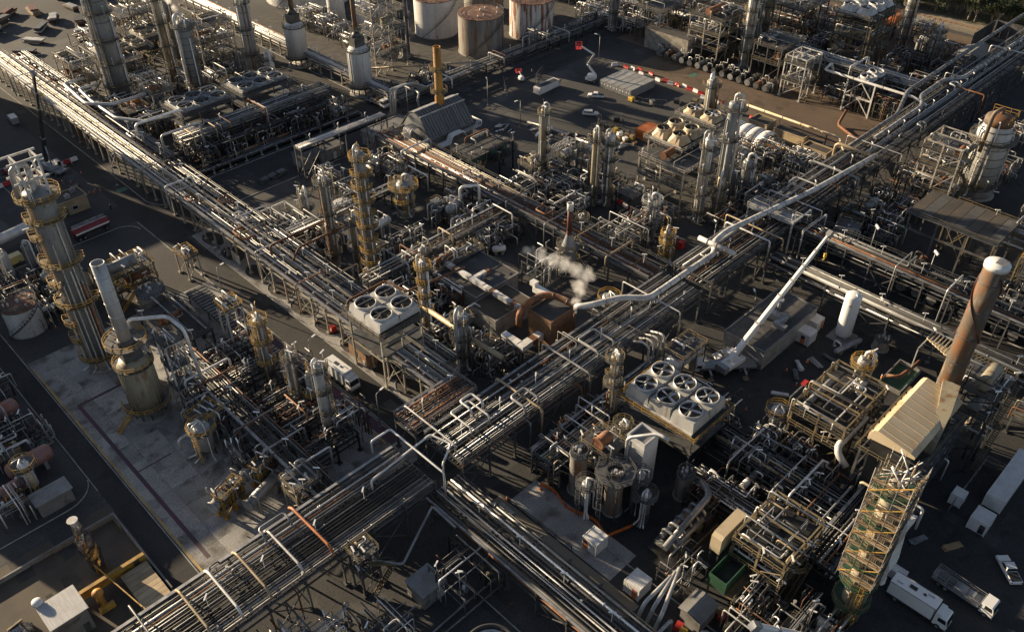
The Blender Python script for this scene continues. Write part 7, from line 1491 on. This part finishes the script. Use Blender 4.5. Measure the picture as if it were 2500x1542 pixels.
cabin('white cabin clipped by the right edge of the lot', (120.8, 1.6), 6, 2.6, 2.7, 0, None); cabin('pale generator box beside the mesh sided flatbed', (97.5, 14.0), 1.5, 4.2, 1.8, 0, None, ribs=False); cabin('small white switch cabinet beside the long cabin', (118.2, 14.0), 2.2, 2.0, 2.4, 0, None, ribs=False)
vessel_h('dark red drum trailer in the lorry park', (98.8, 20.5), 4, .9, .9, .5, 'darkred', 501, pipes=0, nozz=1); t = car('small white forklift like cart by the lorry park kerb', (109.6, 1.6, .01), .8, 'ute', 'vehwhite')
mobile_crane('white lattice gear crane at the bottom edge', (74.5, 16, .01), .3, 2.3, rad(35), 16, 'vehwhite', 10, sections=3)
for k in range(9): stack_of('timber and plate stack lying in the lorry park', 'plate_stack', (103+rng.uniform(-4, 12), 15+rng.uniform(-6, 8), .01), rng.uniform(0, 3), 2, (3, 1, .15), ['timber', 'galv', 'steelgrey'], 60+k, 'materials', 'stacks in the lorry park')
t = thing('white_frame_pile', 'tall white mesh pallet fence beside the long cabin', 'fence', (116, 15)); MB().rail([(0, 0, 0), (15, 0, 0), (15, -4, 0)], 2.2, .08).build('panel', 'galv', t)
for x, y in ((66.5, 68.5), (72, 66), (100.5, 22), (104, 24), (97, 8), (88.6, 6.5), (90, 4), (126, 42), (123, 38.5), (132, 40), (128, 52.5), (118.8, 48), (116, 47), (121, 44.6), (119.5, 42.8), (113, 52), (85, 45.5), (88, 46), (92, 2), (86, 10)): cone((x, y, .012))
for k, (x, y, a) in enumerate(((139.5, 41.5, 1), (140.8, 41.2, 3), (138.2, 38, 2), (132, 50.5, 4), (124.5, 48.5, 5))): person(['worker in red beside the little grey tank', 'worker in blue beside the little grey tank', 'worker near the pipe trestle', 'worker crossing the crane yard', 'worker near the crane'][k], (x, y, .012), a, ['red', 'cloth', 'hivis', 'hivis', 'red'][k])
t = thing('steel_portal', 'grey goal post frame beside an aluminium step ladder', 'frame', (117, 46)); MB().bb(-.12, .12, -.12, .12, 0, 4.6).bb(5.8, 6.0, -.12, .12, 0, 4.6).build('post', 'galv', t); MB().bb(-.12, 6.0, -.14, .14, 4.6, 4.9).build('beam', 'galv', t); MB().bb(4.2, 5.6, -.4, .4, 4.91, 5.3).build('winch', 'red', t)
t = thing('step_ladder', 'aluminium step ladder by the goal post frame', 'ladder', (116.6, 42.6)); m = MB()
for y in (-.4, .4): m.bar((0, y, 0), (2.6, y, 3.4), .09).bar((2.6, y, 3.4), (3.4, y, 0), .08)
for k in range(9): m.box((.2+k*.28, 0, .3+k*.36), (.22, .8, .05))
m.build('frame', 'alu', t)
for k, (x, y) in enumerate(((128, 50.5), (131, 51.5), (134, 49.5), (137, 48.5), (126, 45), (121, 49.5))): stack_of('bundle of steel sections on the crane yard floor', 'steel_bundle', (x, y, .012), .6+k*.3, 3, (3.2, .8, .2), ['steelgrey', 'galv', 'lagged'], 80+k, 'materials', 'steel bundles in the crane yard')
t = thing('pipe_trestle', 'angled fan of tan pipes stepping over a trestle', 'pipe rack', (146, 25))
for k in range(7): MB().tube([(4.2, 10-k*.7, 7.2), (1.2-k*.35, 10-k*.7, 7.2), (1.2-k*.35, 3-k*.7, 7.2), (4, 1.5-k*.7, 7.2)], .14, 6).build('pipe', 'pipetan', t)
for y in (-4, 3, 10): MB().bb(-2.2, -2, y-.1, y+.1, 0, 6.9).bb(-2.2, 4, y-.1, y+.1, 6.7, 6.95).build('frame', 'steelwhite', t)
t = thing('green_bund', 'green lined open bund with a rusty curved pipe', 'bund', (137, 33.5)); MB().bb(0, 9, 0, .2, 0, 1).bb(0, 9, 4.3, 4.5, 0, 1).bb(0, .2, .2, 4.3, 0, 1).bb(8.8, 9, .2, 4.3, 0, 1).build('wall', 'greywall', t); MB().bb(.2, 8.8, .2, 4.3, .02, .06).build('lining', 'green', t); MB().tube([(2, 4, 1.4), (3, 2, 1.6), (8, 1.4, 1.6), (11, 1.4, 1.2)], .35, 10).build('pipe', 'piperust', t)
unit('around the six fan cooler', 73.5, 63, 90, 72, 511, 8, W_DARK, dens=.7, skip=[(74, 58, 79, 66)]); unit('around the six fan cooler', 102.5, 49, 110, 64, 512, 7, W_DARK); unit('around the silos', 77.5, 56, 90, 65, 518, 6.5, W_MID, kinds=['pw', 'vv', 'st', 'vv']); unit('beside the compressor skid', 86, 40.5, 93, 49, 519, 7, W_DARK, kinds=['pw', 'vv', 'vh'])
unit('along the low pipe run', 96.5, 28, 108, 48, 513, 7, W_DARK, dens=1, kinds=['pw', 'pw', 'vh', 'ex', 'pu']); unit('behind the scaffolded column', 91, 10, 93, 40, 514, 8, W_DARK, dens=.0)
pipework('dark pipe bank between the pale pipe arches and the skid', (71.5, 36), 6, 5, 3.2, 520, 16, 0, W_DARK); pipework('dark pipe bank on the near side of the green enclosure', (70.5, 22), 6, 6, 3.6, 521, 18, 0, W_DARK); pipework('grey pipe bank under the lorry park edge', (108.5, 20.5), 7, 4, 3, 522, 14, 0, W_DARK)
rack('thin dark pipe run crossing the bottom edge', 63, 16, 24, 4, 0, [3.0], 523, W_DARK, 'steeldark', 5, (.06, .16), (.2, .5), rails=False, part=.2, tray=False)
unit('beside the crane', 104.5, 36, 110, 48, 524, 6, W_DARK, kinds=['pw', 'vh', 'ex']); unit('in the dark foreground', 47, 44, 53.5, 56, 525, 6.5, W_DARK, kinds=['pw', 'pu'], dens=.8)
unit('below the turbine frame', 74, 17, 83, 30, 515, 8, W_DARK, dens=.8, kinds=['pw', 'pu', 'ex']); unit('at the foot of the rusty stack', 126, 8, 148, 18, 516, 8, W_DARK, dens=.7); unit('behind the tan roof', 108, 10, 126, 19, 517, 8, W_DARK, dens=.45)

# ================================================================ right edge: exchanger row, roof, big column
t = thing('ribbed_roof', 'dark ribbed flat roof over the exchanger row', 'roof', (179.5, 36, 0))
for k in range(8): MB().bb(.05, 11.4, k*2.45+.05, k*2.45+2.4, 13.4, 13.65).build('roof_panel', 'roofbrown' if k % 3 else 'roofdark', t)
for x in (.3, 11):
    for y in (.3, 6.6, 13, 19.2): MB().bb(x-.18, x+.18, y-.18, y+.18, 0, 13.1).build('column', 'steelgrey', t)
MB().bb(0, 11.4, 0, 19.6, 13.1, 13.39).build('purlins', 'steeldark', t); MB().bb(.1, .3, 0, 19.6, 8.5, 9).bb(11, 11.2, 0, 19.6, 8.5, 9).build('side_beam', 'steelgrey', t); MB().rail([(-1, 0, 13.2), (-1, 19.6, 13.2)]).bb(-1.1, -.05, 0, 19.6, 13.05, 13.2).build('walkway', 'steelgrey', t)
finfan('grey roof fan beside the dark ribbed roof', (180, 24.5), 2, 1, 5.6, 12.4, PI/2*0, 'lagged', 'steelgrey', 'ochre', 'box', 6, hbox=.7, rr=.43)
for k in range(11): exchanger('dark exchanger end in the long row at the right', (172.8, 18+k*3.4), 9, .85, PI+.0, 1.2, 1 if k % 3 else 2, 530+k, 'exchanger row at the right', 'steelgrey')
vessel_h('dark bullet drum beside the main rack at the right', (174.5, 66), 9, 2.0, .25, 1.8, 'towergrey', 540, plat=True, pipes=3)
wb_ = tower('wide banded cream column at the right with a rusty head', (222.6, 55.2), 19.5, 4.0, 541, 'towerlight', 'ochredull', [(4, 150, 300, 1.4), (15.5, 0, 360, 1.6)], 2.3, 6, 190, 'pipe', prof=[(4.0, 2.2), (4.0, 17.5), (3.3, 18.6), (3.3, 19.5)]+dome(3.3, 19.5), skirt=2.2)
MB().lathe([(3.36, 19.4), (3.36, 20.8)]+dome(3.36, 20.8, 1.3), n=28).build('rusty_head', 'ruststack', wb_); MB().tube([(0, 0, 21.9), (0, 0, 23.4), (-4.6, .6, 23.4), (-5, .6, 13.4)], .5, 10).build('overhead_line', 'ruststack', wb_); MB().rail([(-3, -3, 21), (3, -3, 21), (3, 3, 21)], 1.6).build('top_rail', 'ochre', wb_)
steelwork('cream portal frame with hooks left of the wide banded column', (205, 56), 10, 9, [6, 12, 16], 542, steel='steelcream', rails='ochredull', clutter=1.5, topopen=True, wts=W_BRIGHT)
tower('tall golden pipe bundle column at the right edge', (205, 33), 26, 1.4, 543, 'towerochre', 'ochre', [(8, 0, 360), (14, 0, 360), (20, 0, 360)], 0, 8, 200)
steelwork('golden multi deck steelwork at the right edge', (203, 22), 10, 10, [6, 12, 18], 544, steel='ochredull', rails='ochre', clutter=1.8, wts=W_BRIGHT)
rack('yellow railed pipe gallery at the right edge', 192, 10, 40, 3.6, PI/2, [9, 12.5], 545, W_BRIGHT, 'ochredull', 6, (.1, .3), (.1, .3), rails=True, part=.2)
unit('behind the exchanger row', 178, 8, 200, 34, 546, 9, W_DARK, dens=.6); unit('beside the dark bullet drum', 180, 58, 204, 72, 547, 8, W_DARK); unit('around the wide banded column', 206, 60, 240, 73, 548, 9, W_MID, skip=[(216, 48, 229, 61)]); unit('right of the wide banded column', 230, 40, 262, 70, 549, 11, W_MID, dens=.7); unit('at the right edge', 212, 20, 250, 46, 550, 11, W_BRIGHT, dens=.7, skip=[(216, 48, 229, 61)])
for k, (x, y) in enumerate(((169.5, 58), (168.6, 31), (168.8, 44.5))): lamp_mast('tall floodlight mast beside the exchanger row', (x, y), 12, .8, group='floodlight masts', flood=True)
for x, y in ((136, 66), (152, 46), (150, 34)): lamp_mast('grey lamp pole along the flat pipe bundle', (x, y), 7, .8, group='lamp poles along the pipe bundle')
building('grey slab roofed store at the right edge', (150.5, 8.5), 8, 6, 3, 'greywall', 'concrete', parapet=0)

# ================================================================ foreground below the main rack
A_ = 'below the near main rack'
building('dark corrugated pump hut below the main rack', (43.0, 62.2), 4.2, 4.0, 3.2, 'greywall', 'corrgrey', parapet=0, over=.2, doors=[('y', 2.6, 1.4, 2.4, 'steelwhite')])
steelwork('slender ladder frame against the main rack', (38.2, 70.4), 3.2, 2.6, [4.5, 8.6], 601, steel='steelgrey', rails='ochredull', equip=0, clutter=1, sp=2.6)
pipework('small bore valve piping round the dark pump hut', (46.5, 57), 8, 8, 4.6, 602, 14, 0, W_MID, valves=9); pipework('tan valve manifold in the sunlit foreground', (30, 60), 9, 6, 3, 603, 20, 0, W_BRIGHT, valves=14)
vessel_v('small pot valve set in the sunlit foreground', (35.5, 58.8), 2.8, .5, 604, 'towerochre', False)
pipework('pipe drops below the near main rack', (14, 68), 14, 4.5, 4, 605, 18, 0, W_MID, valves=8); pipework('pipe drops at the bottom edge', (26, 66), 8, 4, 3, 606, 10, 0, W_BRIGHT, valves=6)
t = thing('tan_step_wall', 'narrow tan stepped kerb wall in the foreground', 'wall', (37, 62.5))
for k in range(8): MB().box((k*.75, -k*1.5, .3), (.9, 1.5, .6), -.3).build('block', 'tanroof', t)
line('pair of low grey pipes crossing the dark foreground', [(54, 58.5, .5), (47, 58.5, .5), (38, 58.2, .5)], .18, 'pipegrey', 8); line('single low pipe beside the foreground kerb', [(54, 57, .5), (40, 57, .5)], .15, 'galv', 8)
t = thing('drain_channel', 'steel framed drain channel running across the foreground', 'channel', (45.5, 52)); MB().bb(0, .3, -9, 2, .0, .4).bb(1.4, 1.7, -9, 2, 0, .4).build('edge', 'steelgrey', t); MB().bb(.2, 1.5, .6, 2.2, .1, .7).build('sump', 'steeldark', t)
kerb('kerb', [(50.5, 20), (50.5, 64)]); kerb('kerb', [(30, 49.5), (50, 49.5)])
t = thing('dark_tank_rim', 'black tank with a bright steel rim at the bottom edge', 'tank', (41.0, 45.6)); MB().lathe([(3.4, 0), (3.4, 11.6), (3.55, 11.6), (3.55, 11.9), (3.2, 11.9), (3.2, 11.2), (.02, 11.3)], n=48).build('shell', 'black', t); MB().lathe([(3.0, 11.25), (3.0, 11.5), (2.7, 11.5), (2.7, 11.25)], n=48, cap=False).build('rim', 'alu', t); MB().bb(-3.6, -3.2, 1.5, 2.1, 11.9, 12.5).build('bracket', 'tanroof', t)
for x, y in ((49.6, 60.2), (60.4, 50.5), (58.8, 44), (52.5, 37)): lamp_mast('short lamp post with a tube light in the foreground', (x, y), 4.5, 2.2, .4, 'lamp posts in the foreground')
for x, y in ((72, 96.5),): pass
t = thing('chain_posts', 'thin rail on short posts across the sunlit verge', 'fence', (66.2, 60)); MB().rail([(0, 8, .01), (.4, -6, .01)], .9, .09, 4).build('rail', 'steeldark', t)
t = thing('ladder_bundle', 'bundle of pale ladders lying on the dark verge', 'ladder', (64.2, 68.6, .012)); m = MB()
for k in range(4): m.bar((k*.35, 0, .1), (k*.35, -3, .1), .1)
for k in range(8): m.bar((0, -k*.4, .12), (1.05, -k*.4, .12), .07)
m.build('rails', 'alu', t)

# ================================================================ unseen blocks added left of the view to shade the plant
for k, (x, y, h, r) in enumerate(((40, 284, 34, 3.4), (22, 246, 40, 3.0), (10, 232, 30, 2.6), (46, 300, 36, 3.0), (30, 330, 42, 3.2))): tower('unseen grey column added left of the view for shade', (x, y), h, r, 700+k, 'towergrey', 'ochredull', [(h*.4, 0, 360), (h*.7, 0, 360), (h*.97, 0, 360)], 0, 3, 200, group='added shade columns left of the view')  # out of view, added only for the shadows they cast
for k, (x, y, l, w, h) in enumerate(((-40, 246, 34, 16, 18), (10, 304, 26, 14, 20), (-22, 214, 26, 18, 16), (-30, 178, 24, 14, 14))): steelwork('large unseen steel block added left of the view for shade', (x, y), l, w, [h*.33, h*.66, h], 710+k, steel='steelgrey', clutter=.6, group='added shade blocks left of the view', sp=7, stair=False)  # more added shade casters outside the frame

building('long grey unseen hall added to shade the car park', (8, 332), 44, 16, 26, 'greywall', 'roofgrey', parapet=.5, roofitems=3)  # added out of frame so the car park falls in shade
building('tall grey unseen hall added to shade the left pad', (-14, 176), 32, 15, 20, 'greywall', 'roofgrey', parapet=.5, roofitems=3, windows=[('y', 3+k*7, 4, 6, 3) for k in range(4)])  # unseen block added to keep the sun off the left pad
building('grey unseen hall added for shade beside the added columns', (4, 262), 40, 14, 20, 'greywall', 'roofgrey', parapet=.5, roofitems=3, windows=[('y', 3+k*9, 4, 6, 3) for k in range(4)])  # added outside the frame as another shadow caster
# ================================================================ steam
def steam(label, pts, dens=1.6):
    x0, y0, z0 = (min(p[i]-p[3]*1.3 for p in pts) for i in range(3)); x1, y1, z1 = (max(p[i]+p[3]*1.3 for p in pts) for i in range(3))
    sm_ = bpy.data.materials.new('steam'); sm_.use_nodes = True; n = sm_.node_tree.nodes; L = sm_.node_tree.links; n.remove(n['Principled BSDF'])
    pv = n.new('ShaderNodeVolumePrincipled'); pv.inputs['Color'].default_value = (.99, .99, .99, 1); pv.inputs['Anisotropy'].default_value = .25
    tc = n.new('ShaderNodeTexCoord'); prev = None
    def mth(op, a, b):
        q = n.new('ShaderNodeMath'); q.operation = op
        for i, v in enumerate((a, b)):
            if isinstance(v, (int, float)): q.inputs[i].default_value = v
            else: L.new(v, q.inputs[i])
        return q.outputs[0]
    wz = n.new('ShaderNodeTexNoise'); wz.inputs['Scale'].default_value = .45; wz.inputs['Detail'].default_value = 3; L.new(tc.outputs['Object'], wz.inputs['Vector'])
    sb = n.new('ShaderNodeVectorMath'); sb.operation = 'SUBTRACT'; sb.inputs[1].default_value = (.5, .5, .5); L.new(wz.outputs[1], sb.inputs[0])
    sl = n.new('ShaderNodeVectorMath'); sl.operation = 'SCALE'; sl.inputs['Scale'].default_value = 2.4; L.new(sb.outputs[0], sl.inputs[0])
    ad = n.new('ShaderNodeVectorMath'); ad.operation = 'ADD'; L.new(tc.outputs['Object'], ad.inputs[0]); L.new(sl.outputs[0], ad.inputs[1])
    for x, y, z, r in pts:
        d = n.new('ShaderNodeVectorMath'); d.operation = 'DISTANCE'; d.inputs[1].default_value = (x, y, z); L.new(ad.outputs[0], d.inputs[0])
        v = mth('DIVIDE', d.outputs['Value'], r); prev = v if prev is None else mth('MINIMUM', prev, v)
    nz = n.new('ShaderNodeTexNoise'); nz.inputs['Scale'].default_value = 1.1; nz.inputs['Detail'].default_value = 5; L.new(tc.outputs['Object'], nz.inputs['Vector'])
    f = mth('SUBTRACT', mth('SUBTRACT', 1.2, prev), mth('MULTIPLY', nz.outputs[0], 1.0)); f = mth('MULTIPLY', mth('MAXIMUM', f, 0.0), dens)
    L.new(f, pv.inputs['Density']); L.new(pv.outputs[0], n['Material Output'].inputs['Volume']); M['steam'] = sm_
    o = MB().bb(x0, x1, y0, y1, z0, z1).build('steam_plume', 'steam'); o['kind'] = 'stuff'; o['label'] = label; o['category'] = 'steam'
steam('white steam drifting from the thin rusty vent', [(103.0, 86.6, 9.7, .7), (103.2, 86.8, 10.6, 1.0), (103.9, 87.0, 12.0, 1.6), (105.4, 87.2, 13.4, 2.1), (104.8, 87.6, 15.0, 2.2), (106.8, 87.2, 16.2, 2.5), (105.4, 88.8, 17.4, 2.5), (104.2, 90.4, 18.4, 2.5), (102.6, 92.2, 19.4, 2.3), (101.0, 94.2, 20.4, 2.2), (99.4, 96.0, 21.4, 1.9)], .8)
steam('wisp of steam above the banded grey column', [(110, 249, 26.2, 1.2), (109.2, 250, 28.2, 1.8), (108.5, 251, 30.5, 2.0)], 1.0)
